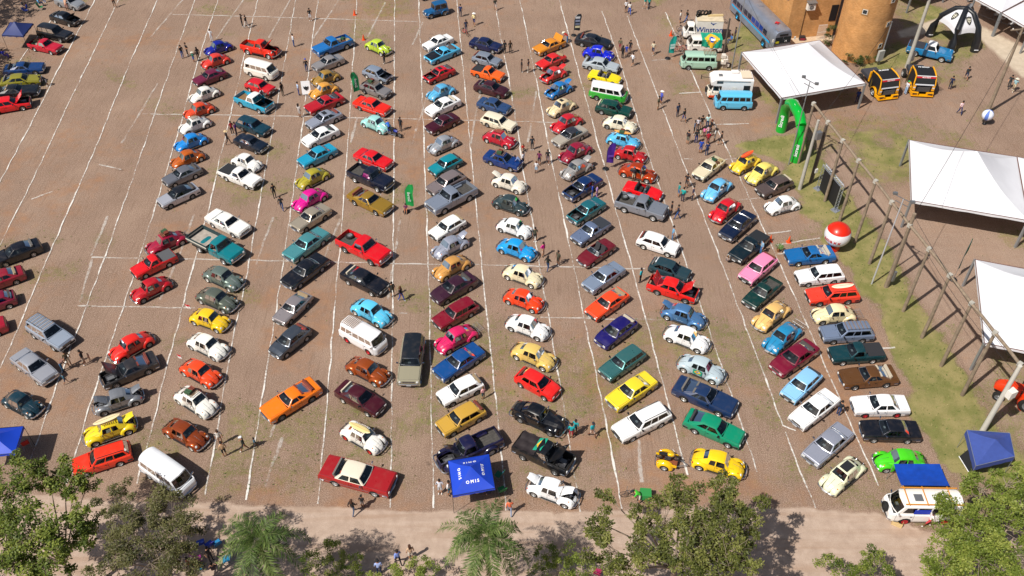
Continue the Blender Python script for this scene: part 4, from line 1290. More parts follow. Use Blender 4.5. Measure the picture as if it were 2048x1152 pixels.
NOUN = dict(bt='rounded_compact_car', ss='sedan', sd='coupe_sedan', fb='fastback_coupe', fc='fastback_car', ht='hatchback', wg='station_wagon', ps='small_pickup', pb='pickup_truck', pv='vintage_pickup', su='suv', ve='long_suv', gx='full_size_hardtop', ms='modern_sedan', mh='modern_hatchback', cv='convertible', k1='camper_van', k2='passenger_van', vt='vintage_sedan', tr='flatbed_truck', jp='off_road_car')
CATS = dict(ps='pickup', pb='pickup', pv='pickup', k1='van', k2='van', tr='truck', su='suv', ve='suv')
GRP = dict(bt='rounded compact cars in the rows', ps='small pickups in the rows', pb='large pickups in the rows', pv='vintage pickups', k1='vans at the show', k2='vans at the show')
def rgba(h, a=1.0):
 return (*lin(h), a)

def put_parts(kit, root, cols, over=None):
 res = {}
 for p in kit['parts']:
  o = ob(p['n'], p['me'], root, p['loc'], p['rot'], cols.get(p['role'], (1, 1, 1, 1)))
  res.setdefault(p['n'], []).append(o)
  if p['n'] in ('panel_gaps', 'wiper'):
   o['kind'] = 'stuff'
  for q in p['kids']:
   ob(q['n'], q['me'], o, None, None, cols.get(q['role'], (1, 1, 1, 1)))
 return res

ACC = {}
def acc_mesh(key, fn):
 if key not in ACC:
  ACC[key] = fn()
 return ACC[key]

def rack_mesh(x0, x1, w, z, n=7):
 m = MB()
 for s in (1, -1):
  m.tube([(x0, s * w, z + .12), (x1, s * w, z + .12)], .015, 5)
  for x in (x0 + .1, (x0 + x1) / 2, x1 - .1):
   m.tube([(x, s * w, z - .10), (x, s * w, z + .12)], .012, 4)
 for k in range(n):
  x = x0 + (x1 - x0) * k / (n - 1)
  m.box((x, 0, z + .10), (.05, 2 * w, .02), 1)
 return m.mesh('roof_rack', [BLACKP, M['woodslat']])
M['woodslat'] = mat('varnished_slats', '8a6a48', 0.6, var=0.3, vscale=6)

def surfboard_mesh():
 m = MB()
 rows = []
 for k in range(13):
  t = -1 + k / 6
  hw = .26 * max(0.02, (1 - abs(t) ** 2.6)) ** .6
  x = t * .98
  z = .03 + .08 * max(0, abs(t) - .6) ** 1.5
  rows.append([(x, -hw, z), (x, -hw * .6, z + .035), (x, 0, z + .04), (x, hw * .6, z + .035), (x, hw, z), (x, hw * .6, z - .03), (x, 0, z - .035), (x, -hw * .6, z - .03), (x, -hw, z)])
 m.grid(rows)
 m.box((0, 0, .078), (1.8, .02, .006), 1)
 return m

def engine_mesh(b):
 cx, ln, wd, z = b
 m = MB()
 m.box((cx, 0, .43), (ln, wd, .02))
 for s in (1, -1):
  m.box((cx, s * wd / 2, (z + .4) / 2), (ln, .02, z - .42))
 m.box((cx, 0, .55), (ln * .6, wd * .38, .26), 1).box((cx + .05, wd * .1, .70), (ln * .4, wd * .25, .06), 2)
 m.lathe([(0.001, .06), (.15, .05), (.15, -.03)], 12, 3, (cx - ln * .1, -wd * .12, .70), 'Z')
 m.box((cx + ln * .28, wd * .33, .58), (.22, .16, .2), 3).box((cx - ln * .2, wd * .34, .56), (.16, .14, .16), 2)
 m.tube([(cx + ln * .4, -wd * .3, .6), (cx, -wd * .36, .66), (cx - ln * .3, -wd * .2, .68)], .025, 5, 3)
 return m.mesh('engine_bay', [BLACKP, ENG, STEEL, DARKIN])

FL = []
def vehicle(row):
 col, desc, t, hexc, x, y, hd, s, opt, label = row
 kit = KIT[t]
 o = dict((q.split('=') + [''])[:2] for q in opt.split(',') if q)
 base = rgba(hexc, .55 if 'm' in o else 1.0)
 cols = dict(paint=base, roof=rgba(o['roof']) if 'roof' in o else base, hood=rgba(o['hoodc']) if 'hoodc' in o else base)
 rh = zlib.crc32(desc.encode()) % 5
 cols['rim'] = rgba(o['wheel']) if 'wheel' in o else rgba(['c0c2c4', 'b0b2b4', 'd8d8d4', '8a8c8e', 'c8c9ca'][rh])
 cols['seat'] = rgba(['4a4442', 'a08a6c', '2c2a2c', '7a3a30', 'c8bca8', '6c6864', '38363a'][zlib.crc32(desc.encode()) % 7])
 root = thing(NOUN[t], label, CATS.get(t, 'car'), (x, y, 0), radians(hd), GRP.get(t, 'show cars parked in angled rows'), (s, (1 + s) / 2, (1 + s) / 2))
 pr = put_parts(kit, root, cols)
 H, rf, rr, wr = kit['H'], kit['rf'], kit['rr'], kit['wr']
 if 'hood' in o and 'hood' in pr:
  h = pr['hood'][0]
  h.rotation_euler = (0, -radians(52), 0)
  h.location.z += .03
  ob('engine_bay', acc_mesh(('bay', t), lambda: engine_mesh(kit['bay'])), root)
 if 'lid' in o:
  for k in ('engine_lid', 'trunk_lid'):
   if k in pr:
    pr[k][0].rotation_euler = (0, radians(62), 0)
    pr[k][0].location.z += .03
  if t == 'bt':
   ob('engine_bay', acc_mesh(('lidbay', t), lambda: engine_mesh(kit['lidbay'])), root)
 if 'rack' in o:
  ob('roof_rack', acc_mesh(('rack', t), lambda: rack_mesh(rr + .05, rf - .08, wr * .9, H)), root)
 if 'vrack' in o:
  ob('roof_rack', acc_mesh(('vrack', t), lambda: rack_mesh(rr + .15, rr + 1.5, wr * .85, H, 9)), root)
 if 'rail' in o:
  m = acc_mesh(('rail', t), lambda: MB().tube([(rr + .1, wr * .9, H + .02), (rf - .1, wr * .9, H + .02)], .02, 5).tube([(rr + .1, -wr * .9, H + .02), (rf - .1, -wr * .9, H + .02)], .02, 5).mesh('roof_rail', BLACKP))
  ob('roof_rail', m, root)
 if 'rearrack' in o:
  def rrk():
   m = MB()
   e = kit['L'] / 2
   for k in range(6):
    m.tube([(-e - .02, -.5 + k * .2, .55), (-e - .42, -.5 + k * .2, .60)], .014, 4)
   for xx in (-e - .02, -e - .42):
    m.tube([(xx, -.55, .58), (xx, .55, .58)], .016, 4)
   for yy in (-.4, .4):
    m.tube([(-e + .25, yy, .5), (-e - .2, yy, .56)], .016, 4)
   return m.mesh('tail_rack', STEEL)
  ob('tail_rack', acc_mesh(('rrk', t), rrk), root)
 if 'sun' in o or 'bigsun' in o:
  big = 'bigsun' in o
  m = acc_mesh(('sun', t, big), lambda: MB().box(((rf + rr) / 2 + (.0 if big else .12), 0, H + .004), ((rf - rr) * (.95 if big else .4), wr * (1.45 if big else 1.1), .03)).mesh('sunroof', mat('sunroof_canvas', '26272b', 0.5)))
  ob('sunroof', m, root)
 if 'ton' in o and 'bed' in kit:
  b0, b1, ww, zb, zt = kit['bed']
  m = acc_mesh(('ton', t), lambda: MB().box(((b0 + b1) / 2, 0, zt + .012), (b1 - b0, 2 * ww + .08, .03)).mesh('tonneau_cover', tonneau_mat()))
  ob('tonneau_cover', m, root, color=rgba(o['ton']))
 if 'spare' in o and 'bed' in kit:
  b0, b1, ww, zb, zt = kit['bed']
  tm, rm = wheel_meshes(.37, .22, 'steel')
  w_ = tag(ob('spare_wheel', tm, None), 'spare wheel lying in the bed of the ' + desc, 'wheel')
  w_.matrix_world = root.matrix_basis @ Matrix.Translation((b0 + .5, ww * .45, zb + .14)) @ Matrix.Rotation(pi / 2, 4, 'X')
  ob('rim', rm, w_, color=rgba('9a9c9e'))
 if 'load' in o and 'bed' in kit:
  b0, b1, ww, zb, zt = kit['bed']
  for k in range(4):
   c = MB().box((0, 0, .14), (.34, .46, .28)).box((0, 0, .285), (.36, .48, .03), 1)
   cc = [('c8b48c', 'a08c60'), ('3c6a48', '2c5038'), ('7a5038', '583820'), ('b0aca0', '8c887c')][k]
   q = tag(ob('cargo_box', c.mesh('cargo_box', [flat(cc[0]), flat(cc[1])])), ['cream', 'green', 'brown', 'grey'][k] + ' box lying in the bed of the ' + desc, 'box')
   q.matrix_world = root.matrix_basis @ Matrix.Translation((b0 + .35 + .42 * k * (.7), (-1) ** k * ww * .45, zb + .018)) @ Matrix.Rotation(.4 * k, 4, 'Z')
 if 'lug' in o:
  specs = [('suitcase', '7a3a2a', (-.12, .16, .42, .34, .2)), ('suitcase', '3c5a3c', (-.1, -.2, .5, .36, .22))]
  for k, (nm, c, (dx, dy, a, b, h)) in enumerate(specs):
   m = MB().box((0, 0, h / 2), (a, b, h)).box((0, 0, h / 2), (a + .01, .03, h + .01), 1).box((a / 2 + .02, 0, h / 2), (.03, .12, .03), 1)
   q = tag(ob('suitcase', m.mesh('suitcase', [flat(c), BLACKP])), ['brown', 'green'][k] + ' suitcase on the roof rack of the ' + desc, 'suitcase')
   q.matrix_world = root.matrix_basis @ Matrix.Translation(((rf + rr) / 2 + dx, dy, H + .115)) @ Matrix.Rotation(.2 * k, 4, 'Z')
 if 'surf' in o:
  sc_ = {'golden': ('e8502a', 'f4c030'), 'light': ('d89a40', 'f0e8d0'), 'red': ('f0e6c8', 'c83828'), 'white': ('e4d090', 'b08840'), 'yellow': ('ecdcb0', '8a5a30')}.get(desc.split()[0], ('e4d090', 'b08840'))
  m = surfboard_mesh().mesh('surfboard', [mat('board_' + sc_[0], sc_[0], 0.3, coat=.5), flat(sc_[1])], 50)
  q = tag(ob('surfboard', m), 'surfboard strapped on top of the ' + desc, 'surfboard')
  zz = H + (.125 if 'rack' in o else .05)
  q.matrix_world = root.matrix_basis @ Matrix.Translation(((rf + rr) / 2, -.08, zz)) @ Matrix.Rotation(.06, 4, 'Z')
 if t == 'tr':
  ob('bed_floor', acc_mesh('trf', lambda: MB().box((-1.36, 0, .86), (2.44, 1.96, .06)).mesh('bed_floor', mat('pale_planks', 'a39a90', .8, var=.2, vscale=3))), root)
  for (cx_, cy_, dx_, dy_) in ((-1.36, .98, 2.5, .04), (-1.36, -.98, 2.5, .04), (-2.59, 0, .04, 1.92), (-.13, 0, .04, 1.92)):
   ob('side_board', acc_mesh(('trs', cx_, cy_), lambda: MB().box((cx_, cy_, 1.12), (dx_, dy_, .46), 0).box((cx_, cy_ * 1.022, 1.12), (dx_ * (1.002 if dx_ > .1 else 1.6), dy_ * (1.002 if dy_ > .1 else 1.6), .12), 1).mesh('side_board', [flat('243c40'), flat('c8c4b8')])), root)
 if 'wood' in o and 'bed' in kit:
  b0, b1, ww, zb, zt = kit['bed']
  for k in range(6):
   ob('plank', acc_mesh(('plk', t), lambda: MB().box(((b0 + b1) / 2, 0, zb + .02), (b1 - b0 - .06, .24, .03)).mesh('plank', M['woodslat'])), root, (0, -ww + .17 + k * (2 * ww - .34) / 5, 0))
 if 'flag' in o:
  FL.append((root, t, desc))
 return root

def tonneau_mat():
 if 'ton' not in M:
  m = mat('tonneau_vinyl', '303034', 0.7)
  oi = m.node_tree.nodes.new('ShaderNodeObjectInfo')
  m.node_tree.links.new(oi.outputs['Color'], m.node_tree.nodes['Principled BSDF'].inputs['Base Color'])
  M['ton'] = m
 return M['ton']

import zlib
CARS = [
('L', 'silver modern sedan', 'ms', 'a9adb3', -58.52, 112.98, -25.0, 0.942, 'm', 'silver modern sedan at the top end of its row, before the black modern sedan'),
('L', 'black modern sedan', 'ms', '14161b', -57.56, 108.53, -25.0, 0.92, 'hood', 'black modern sedan between the silver modern sedan and the black suv'),
('L', 'black suv', 'su', '15161c', -57.32, 104.43, -20.0, 0.943, '', 'black suv between the black modern sedan and the crimson single-cab pickup'),
('L', 'crimson single-cab pickup', 'ps', 'c01530', -57.42, 101.37, -20.0, 0.992, 'load', 'crimson single-cab pickup between the black suv and the dark blue coupe'),
('L', 'dark blue coupe', 'fb', '123a72', -57.95, 96.04, 10.0, 0.92, '', 'dark blue coupe between the crimson single-cab pickup and the patchy olive and yellow racing coupe'),
('L', 'patchy olive and yellow racing coupe', 'fc', '8a8428', -57.2, 93.17, 12.0, 1.042, 'num', 'patchy olive and yellow racing coupe between the dark blue coupe and the black muscle coupe'),
('L', 'black muscle coupe', 'fb', '101319', -56.86, 90.79, 10.0, 1.031, '', 'black muscle coupe between the patchy olive and yellow racing coupe and the bright red wagon'),
('L', 'bright red wagon', 'wg', 'e0101c', -56.6, 88.02, 20.0, 1.08, 'hood,stripe', 'bright red wagon between the black muscle coupe and the black executive sedan'),
('L', 'black executive sedan', 'ms', '12131a', -45.71, 62.97, -145.0, 0.944, '', 'black executive sedan between the bright red wagon and the dark red sedan'),
('L', 'dark red sedan', 'ms', '8e1a2c', -45.78, 59.27, -147.0, 0.92, '', 'dark red sedan between the black executive sedan and the maroon hatchback'),
('L', 'maroon hatchback', 'mh', '7a1030', -45.17, 56.25, -150.0, 0.953, '', 'maroon hatchback between the dark red sedan and the cherry red saloon'),
('L', 'cherry red saloon', 'ms', 'a0142a', -44.81, 52.88, -150.0, 0.92, '', 'cherry red saloon between the maroon hatchback and the silver suv'),
('L', 'silver suv', 'su', 'b3bfd0', -38.82, 52.56, -33.0, 0.932, 'm,rack', 'silver suv between the cherry red saloon and the silver spoiler coupe'),
('L', 'silver spoiler coupe', 'ss', 'b8bac2', -38.77, 48.9, -36.0, 1.08, 'm', 'silver spoiler coupe between the silver suv and the dark teal rounded compact'),
('L', 'dark teal rounded compact', 'bt', '12323f', -38.32, 45.15, -28.0, 0.945, '', 'dark teal rounded compact at the bottom end of its row, after the silver spoiler coupe'),
('A', 'dark blue rounded compact', 'bt', '0c1a8c', -36.05, 100.89, -140.0, 0.92, '', 'dark blue rounded compact at the top end of its row, before the vermilion rounded compact'),
('A', 'vermilion rounded compact', 'bt', 'd83a2c', -35.65, 97.75, -141.0, 0.92, '', 'vermilion rounded compact between the dark blue rounded compact and the plum fastback'),
('A', 'plum fastback', 'fc', '6c1838', -35.45, 94.07, -138.0, 0.92, '', 'plum fastback between the vermilion rounded compact and the plain white rounded compact'),
('A', 'plain white rounded compact', 'bt', 'ece9e2', -35.15, 90.24, -138.0, 0.926, '', 'plain white rounded compact between the plum fastback and the orange-red rounded compact'),
('A', 'orange-red rounded compact', 'bt', 'd8471f', -34.91, 86.91, -139.0, 0.92, '', 'orange-red rounded compact between the plain white rounded compact and the white rounded compact'),
('A', 'white rounded compact with roof rack', 'bt', 'eceae6', -34.68, 84.05, -140.0, 0.92, 'rack', 'white rounded compact with roof rack between the orange-red rounded compact and the azure rounded compact'),
('A', 'azure rounded compact', 'bt', '1c86d8', -34.24, 80.76, -139.0, 0.94, '', 'azure rounded compact between the white rounded compact and the burnt orange rounded compact'),
('A', 'burnt orange rounded compact', 'bt', 'b85a14', -33.84, 77.75, -139.0, 0.939, '', 'burnt orange rounded compact between the azure rounded compact and the grey fastback'),
('A', 'grey fastback', 'fc', '7d7f88', -33.63, 74.89, -138.0, 0.92, 'm', 'grey fastback between the burnt orange rounded compact and the silver black-roofed fastback'),
('A', 'silver black-roofed fastback', 'fc', 'c4c6d0', -33.12, 71.52, -138.0, 0.959, 'm,roof=14161c,band', 'silver black-roofed fastback between the grey fastback and the wine red rounded compact'),
('A', 'wine red rounded compact with luggage rack', 'bt', '9e1838', -32.35, 64.38, -140.0, 1.004, 'rack,lug,rearrack', 'wine red rounded compact with luggage rack between silver black-roofed fastback and red small pickup'),
('A', 'red small pickup', 'ps', 'd8141a', -32.65, 61.4, -138.0, 0.92, 'ton=55565a', 'red small pickup between the wine red rounded compact and the ruby rounded compact'),
('A', 'ruby rounded compact', 'bt', 'b8121e', -31.97, 58.12, -137.0, 0.948, '', 'ruby rounded compact between the red small pickup and the scarlet rounded compact'),
('A', 'scarlet rounded compact', 'bt', 'e62a1e', -31.62, 51.22, -134.0, 0.976, '', 'scarlet rounded compact between the ruby rounded compact and the charcoal coupe'),
('A', 'charcoal coupe', 'fb', '2c2a2c', -30.99, 48.59, -146.0, 0.92, 'hood', 'charcoal coupe between the scarlet rounded compact and the grey rounded compact'),
('A', 'grey rounded compact opened up', 'bt', '8f9298', -30.92, 45.47, -155.0, 0.981, 'm,hood,lid', 'grey rounded compact opened up between the charcoal coupe and the yellow rounded compact'),
('A', 'yellow rounded compact with roof boards', 'bt', 'ecd020', -30.64, 42.59, -153.0, 1.011, 'rack,surf,lid', 'yellow rounded compact with roof boards between the grey rounded compact and the orange-red long wagon'),
('A', 'orange-red long wagon', 'wg', 'ea3312', -30.31, 39.87, -156.0, 0.964, 'rail', 'orange-red long wagon at the bottom end of its row, after the yellow rounded compact'),
('B', 'orange-red vintage pickup', 'pv', 'e02a10', -30.74, 100.57, -22.0, 1.032, 'hood', 'orange-red vintage pickup at the top end of its row, before the white van'),
('B', 'white van', 'k2', 'ece8de', -29.63, 95.34, -25.0, 0.92, 'roof=f4f2ec', 'white van between the orange-red vintage pickup and the red hatchback'),
('B', 'red hatchback', 'ht', 'cc1420', -29.07, 91.88, -28.0, 0.92, '', 'red hatchback between the white van and the cyan pickup'),
('B', 'cyan pickup with white cab roof', 'pb', '1fa0c4', -29.05, 88.53, -30.0, 0.92, 'roof=f2f2ee,hood,wood', 'cyan pickup with white cab roof between the red hatchback and the dark teal wagon'),
('B', 'dark teal wagon', 'wg', '0e3848', -28.18, 83.75, -30.0, 0.92, '', 'dark teal wagon between the cyan pickup and the blue-black sedan'),
('B', 'blue-black sedan', 'ss', '101c2c', -27.78, 80.53, -30.0, 0.92, '', 'blue-black sedan between the dark teal wagon and the glossy white rounded compact'),
('B', 'glossy white rounded compact', 'bt', 'f0eeea', -27.54, 77.13, -30.0, 0.92, '', 'glossy white rounded compact between the blue-black sedan and the white small pickup'),
('B', 'white small pickup', 'ps', 'f0eeec', -27.65, 74.66, -30.0, 1.08, 'ton=26282c', 'white small pickup between the glossy white rounded compact and the white coupe sedan'),
('B', 'white coupe sedan', 'sd', 'f1efe9', -27.22, 67.2, -33.0, 1.011, '', 'white coupe sedan between the white small pickup and the teal flatbed truck'),
('B', 'teal flatbed truck', 'tr', '0e7680', -27.42, 63.62, -33.0, 1.08, '', 'teal flatbed truck between the white coupe sedan and the grey-green rounded compact'),
('B', 'grey-green rounded compact', 'bt', '788880', -25.91, 59.53, -30.0, 1.062, 'm', 'grey-green rounded compact between the teal flatbed truck and the pewter rounded compact'),
('B', 'pewter rounded compact', 'bt', '6c7468', -25.8, 56.77, -28.0, 1.051, 'm', 'pewter rounded compact between the grey-green rounded compact and the sunny yellow rounded compact'),
('B', 'sunny yellow rounded compact', 'bt', 'ecc21c', -25.86, 54.31, -23.0, 0.964, '', 'sunny yellow rounded compact between the pewter rounded compact and the ivory rounded compact'),
('B', 'ivory rounded compact', 'bt', 'efefe8', -25.28, 51.26, -30.0, 1.017, '', 'ivory rounded compact between the sunny yellow rounded compact and the orange rounded compact'),
('B', 'orange rounded compact', 'bt', 'e4481a', -25.16, 48.34, -32.0, 0.996, '', 'orange rounded compact between the ivory rounded compact and the white rounded compact'),
('B', 'white rounded compact with slatted rack', 'bt', 'efece4', -24.79, 45.35, -34.0, 1.031, 'rack,lug', 'white rounded compact with slatted rack between the orange rounded compact and the brown rounded compact'),
('B', 'brown rounded compact', 'bt', 'a2481c', -24.77, 42.2, -30.0, 1.008, 'm', 'brown rounded compact between the white rounded compact and the plain white van'),
('B', 'plain white van', 'k2', 'eef0f4', -25.05, 38.45, -34.0, 1.013, '', 'plain white van at the bottom end of its row, after the brown rounded compact'),
('C', 'blue pickup', 'pb', '1a6cb4', -22.05, 101.28, -140.0, 0.993, 'load', 'blue pickup at the top end of its row, before the silver notchback'),
('C', 'silver notchback', 'ss', 'a8a4a4', -22.06, 97.31, -140.0, 0.934, 'm', 'silver notchback between the blue pickup and the mustard brown rounded compact'),
('C', 'mustard brown rounded compact', 'bt', 'a07c34', -21.83, 93.88, -140.0, 0.92, '', 'mustard brown rounded compact between the silver notchback and the apricot rounded compact'),
('C', 'apricot rounded compact', 'bt', 'dc9c40', -21.64, 91.11, -140.0, 0.933, '', 'apricot rounded compact between the mustard brown rounded compact and the deep red coupe'),
('C', 'deep red coupe', 'fb', 'b01420', -21.15, 88.41, -140.0, 0.92, '', 'deep red coupe between the apricot rounded compact and the silver sport fastback'),
('C', 'silver sport fastback', 'fc', 'aeb4c4', -20.73, 85.14, -138.0, 0.967, 'm,sun', 'silver sport fastback between the deep red coupe and the white modern sedan'),
('C', 'white modern sedan', 'ms', 'f2f2f2', -20.6, 81.91, -139.0, 0.92, '', 'white modern sedan between the silver sport fastback and the turquoise sedan'),
('C', 'turquoise sedan', 'ss', '1a94b8', -20.36, 78.21, -137.0, 1.021, '', 'turquoise sedan between the white modern sedan and the olive yellow rounded compact'),
('C', 'olive yellow rounded compact', 'bt', 'a89c2c', -20.27, 74.41, -135.0, 0.968, '', 'olive yellow rounded compact between the turquoise sedan and the magenta rounded compact'),
('C', 'magenta rounded compact', 'bt', 'd8108c', -19.99, 70.91, -132.0, 0.991, '', 'magenta rounded compact between the olive yellow rounded compact and the beige notchback'),
('C', 'beige notchback', 'ss', 'b8ac98', -19.4, 67.99, -130.0, 0.996, 'm', 'beige notchback between the magenta rounded compact and the seafoam coupe'),
('C', 'seafoam coupe', 'sd', '5aa6ac', -19.18, 64.05, -127.0, 1.02, 'm', 'seafoam coupe between the beige notchback and the black long coupe'),
('C', 'black long coupe', 'sd', '12141c', -18.7, 60.39, -127.0, 1.008, '', 'black long coupe between the seafoam coupe and the pinkish grey fastback'),
('C', 'pinkish grey fastback', 'fc', 'a29a9c', -18.98, 55.68, -120.0, 0.92, 'm', 'pinkish grey fastback between the black long coupe and the slate hatchback'),
('C', 'slate hatchback', 'mh', '4c5460', -18.54, 51.79, -126.0, 0.967, 'm', 'slate hatchback between the pinkish grey fastback and the bright orange muscle coupe'),
('C', 'bright orange muscle coupe', 'fb', 'f47a10', -17.34, 45.49, -138.0, 0.976, '', 'bright orange muscle coupe at the bottom end of its row, after the slate hatchback'),
('D', 'lime green rounded compact', 'bt', 'b4cc38', -16.46, 101.17, -39.0, 0.973, '', 'lime green rounded compact at the top end of its row, before the silver-blue hatchback'),
('D', 'silver-blue hatchback', 'ht', 'a2b0c4', -15.84, 94.66, -33.0, 0.931, 'm,hood', 'silver-blue hatchback between the lime green rounded compact and the grey hatchback'),
('D', 'grey hatchback with luggage', 'ht', '9c9898', -15.64, 91.32, -33.0, 0.975, 'm,rack,lug', 'grey hatchback with luggage between the silver-blue hatchback and the red sedan'),
('D', 'red sedan', 'sd', 'e8240e', -15.68, 87.84, -30.0, 0.951, '', 'red sedan between the grey hatchback and the pale aqua rounded compact'),
('D', 'pale aqua rounded compact', 'bt', '9cd4d0', -14.89, 84.23, -35.0, 0.954, '', 'pale aqua rounded compact between the red sedan and the scarlet four-seat coupe'),
('D', 'scarlet four-seat coupe', 'sd', 'd8141c', -14.43, 77.68, -32.0, 0.92, '', 'scarlet four-seat coupe between the pale aqua rounded compact and the dark navy pickup'),
('D', 'dark navy pickup', 'pb', '12182c', -14.31, 74.34, -33.0, 0.993, '', 'dark navy pickup between the scarlet four-seat coupe and the gold fastback coupe'),
('D', 'gold fastback coupe', 'fb', 'b08a30', -13.96, 70.6, -35.0, 0.985, 'm', 'gold fastback coupe between the dark navy pickup and the red pickup'),
('D', 'red pickup with black bed', 'pb', 'd6101c', -13.75, 63.46, -34.0, 1.08, 'spare', 'red pickup with black bed between the gold fastback coupe and the black-blue sedan'),
('D', 'black-blue sedan', 'ms', '14161f', -13.19, 59.18, -33.0, 1.032, '', 'black-blue sedan between the red pickup and the sky blue rounded compact'),
('D', 'sky blue rounded compact', 'bt', '5cc4ec', -12.12, 55.21, -35.0, 1.045, '', 'sky blue rounded compact between the black-blue sedan and the white van'),
('D', 'white van with barred roof rack', 'k1', 'f2f0f2', -12.43, 52.08, -35.0, 0.985, 'vrack,wheel=d02028', 'white van with barred roof rack between sky blue rounded compact and copper rounded compact'),
('D', 'copper rounded compact', 'bt', 'b0521c', -11.67, 48.54, -32.0, 1.013, 'm', 'copper rounded compact between the white van and the dark maroon sedan'),
('D', 'dark maroon sedan', 'ms', '44101c', -11.92, 45.63, -33.0, 0.948, '', 'dark maroon sedan between the copper rounded compact and the white rounded compact'),
('D', 'white rounded compact with surfboard', 'bt', 'f2efe8', -11.27, 41.93, -33.0, 0.988, 'rack,surf,wheel=d03028', 'white rounded compact with surfboard between the dark maroon sedan and the dark red full-size hardtop'),
('D', 'dark red full-size hardtop', 'gx', 'a01c20', -11.2, 38.36, -17.0, 1.025, 'roof=e6dcc8', 'dark red full-size hardtop between the white rounded compact and the olive suv'),
('D', 'olive suv with black roof', 've', '96907a', -8.2, 49.51, -91.0, 0.957, 'roof=1c2026', 'olive suv with black roof at bottom end of its row, after dark red full-size hardtop'),
('E', 'white notchback', 'ss', 'f0f0ee', -9.17, 102.24, -140.0, 0.95, '', 'white notchback at the top end of its row, before the light blue coupe'),
('E', 'light blue coupe with black hood', 'fb', '4cb4e0', -8.48, 99.5, -140.0, 0.922, 'hoodc=14161a', 'light blue coupe with black hood between the white notchback and the red fastback'),
('E', 'red fastback', 'fc', 'c81424', -8.6, 94.76, -140.0, 0.92, 'hood,sun', 'red fastback between the light blue coupe and the pale blue rounded compact'),
('E', 'pale blue rounded compact', 'bt', '58acd8', -8.14, 90.77, -140.0, 0.941, '', 'pale blue rounded compact between the red fastback and the white smooth sedan'),
('E', 'white smooth sedan', 'ms', 'f3f3f4', -7.76, 87.81, -140.0, 0.948, '', 'white smooth sedan between the pale blue rounded compact and the dark maroon notchback'),
('E', 'dark maroon notchback', 'ss', '54182a', -7.62, 84.3, -138.0, 0.953, 'm', 'dark maroon notchback between the white smooth sedan and the silver-white rounded compact'),
('E', 'silver-white rounded compact', 'bt', 'b8bcc2', -7.32, 80.37, -140.0, 0.944, 'm', 'silver-white rounded compact between the dark maroon notchback and the teal hatchback'),
('E', 'teal hatchback', 'ht', '0e8494', -6.89, 76.6, -138.0, 0.929, '', 'teal hatchback between the silver-white rounded compact and the taupe hatchback'),
('E', 'taupe hatchback', 'ht', '988a8a', -6.65, 73.48, -137.0, 1.08, 'm', 'taupe hatchback between the teal hatchback and the silver pickup'),
('E', 'silver pickup', 'pb', '98a2b4', -6.0, 70.99, -139.0, 1.068, 'm', 'silver pickup between the taupe hatchback and the white hatchback'),
('E', 'white hatchback', 'ht', 'f2f2ef', -6.16, 66.51, -137.0, 0.947, '', 'white hatchback between the silver pickup and the silver rounded compact'),
('E', 'silver rounded compact', 'bt', 'b4b8c8', -5.76, 63.82, -140.0, 0.988, 'm,lid', 'silver rounded compact between the white hatchback and the tan rounded compact'),
('E', 'tan rounded compact', 'bt', 'c8924c', -5.5, 60.97, -140.0, 0.99, '', 'tan rounded compact between the silver rounded compact and the dark plum sedan'),
('E', 'dark plum sedan', 'ms', '38182a', -5.15, 58.19, -140.0, 0.991, '', 'dark plum sedan between the tan rounded compact and the burgundy wagon'),
('E', 'burgundy wagon', 'wg', '7e1024', -4.87, 54.99, -141.0, 0.951, '', 'burgundy wagon between the dark plum sedan and the pink rounded compact'),
('E', 'pink rounded compact', 'bt', 'd42060', -4.68, 52.1, -143.0, 1.014, 'rearrack', 'pink rounded compact between the burgundy wagon and the dark blue coupe sedan'),
('E', 'dark blue coupe sedan', 'sd', '124888', -4.32, 49.44, -138.0, 0.96, '', 'dark blue coupe sedan between the pink rounded compact and the white sport hatchback'),
('E', 'white sport hatchback', 'ht', 'f2f2f2', -4.1, 46.46, -148.0, 0.951, '', 'white sport hatchback between the dark blue coupe sedan and the mustard gold hatchback'),
('E', 'mustard gold hatchback', 'ht', 'c49a3c', -3.93, 43.62, -145.0, 0.993, '', 'mustard gold hatchback between the white sport hatchback and the navy vintage pickup'),
('E', 'navy vintage pickup', 'pv', '16163c', -3.22, 40.63, -150.0, 1.069, 'hood', 'navy vintage pickup at the bottom end of its row, after the mustard gold hatchback'),
('F', 'navy sedan', 'ss', '101c48', -3.21, 101.7, -25.0, 0.972, '', 'navy sedan at the top end of its row, before the silver hatchback'),
('F', 'silver hatchback', 'ht', '9aa4b4', -3.0, 98.05, -27.0, 0.92, 'm', 'silver hatchback between the navy sedan and the orange small pickup'),
('F', 'orange small pickup', 'ps', 'f0641a', -2.81, 94.95, -28.0, 0.92, 'ton=2a2c30', 'orange small pickup between the silver hatchback and the dark maroon saloon'),
('F', 'dark maroon saloon', 'ms', '3c1420', -2.35, 91.48, -27.0, 0.92, '', 'dark maroon saloon between the orange small pickup and the steel blue coupe'),
('F', 'steel blue coupe', 'ss', '3a5a8c', -2.0, 87.88, -28.0, 0.928, 'm', 'steel blue coupe between the dark maroon saloon and the cream wagon'),
('F', 'cream wagon', 'wg', 'e4dcc4', -1.44, 84.52, -30.0, 0.92, '', 'cream wagon between the steel blue coupe and the crimson rounded compact'),
('F', 'crimson rounded compact with roof rack', 'bt', 'b81830', -1.34, 81.42, -30.0, 0.984, 'rack', 'crimson rounded compact with roof rack between the cream wagon and the blue sedan'),
('F', 'blue sedan with roof luggage', 'ss', '0e3474', -0.93, 77.47, -28.0, 0.984, 'lug,rack', 'blue sedan with roof luggage between the crimson rounded compact and the cream-white rounded compact'),
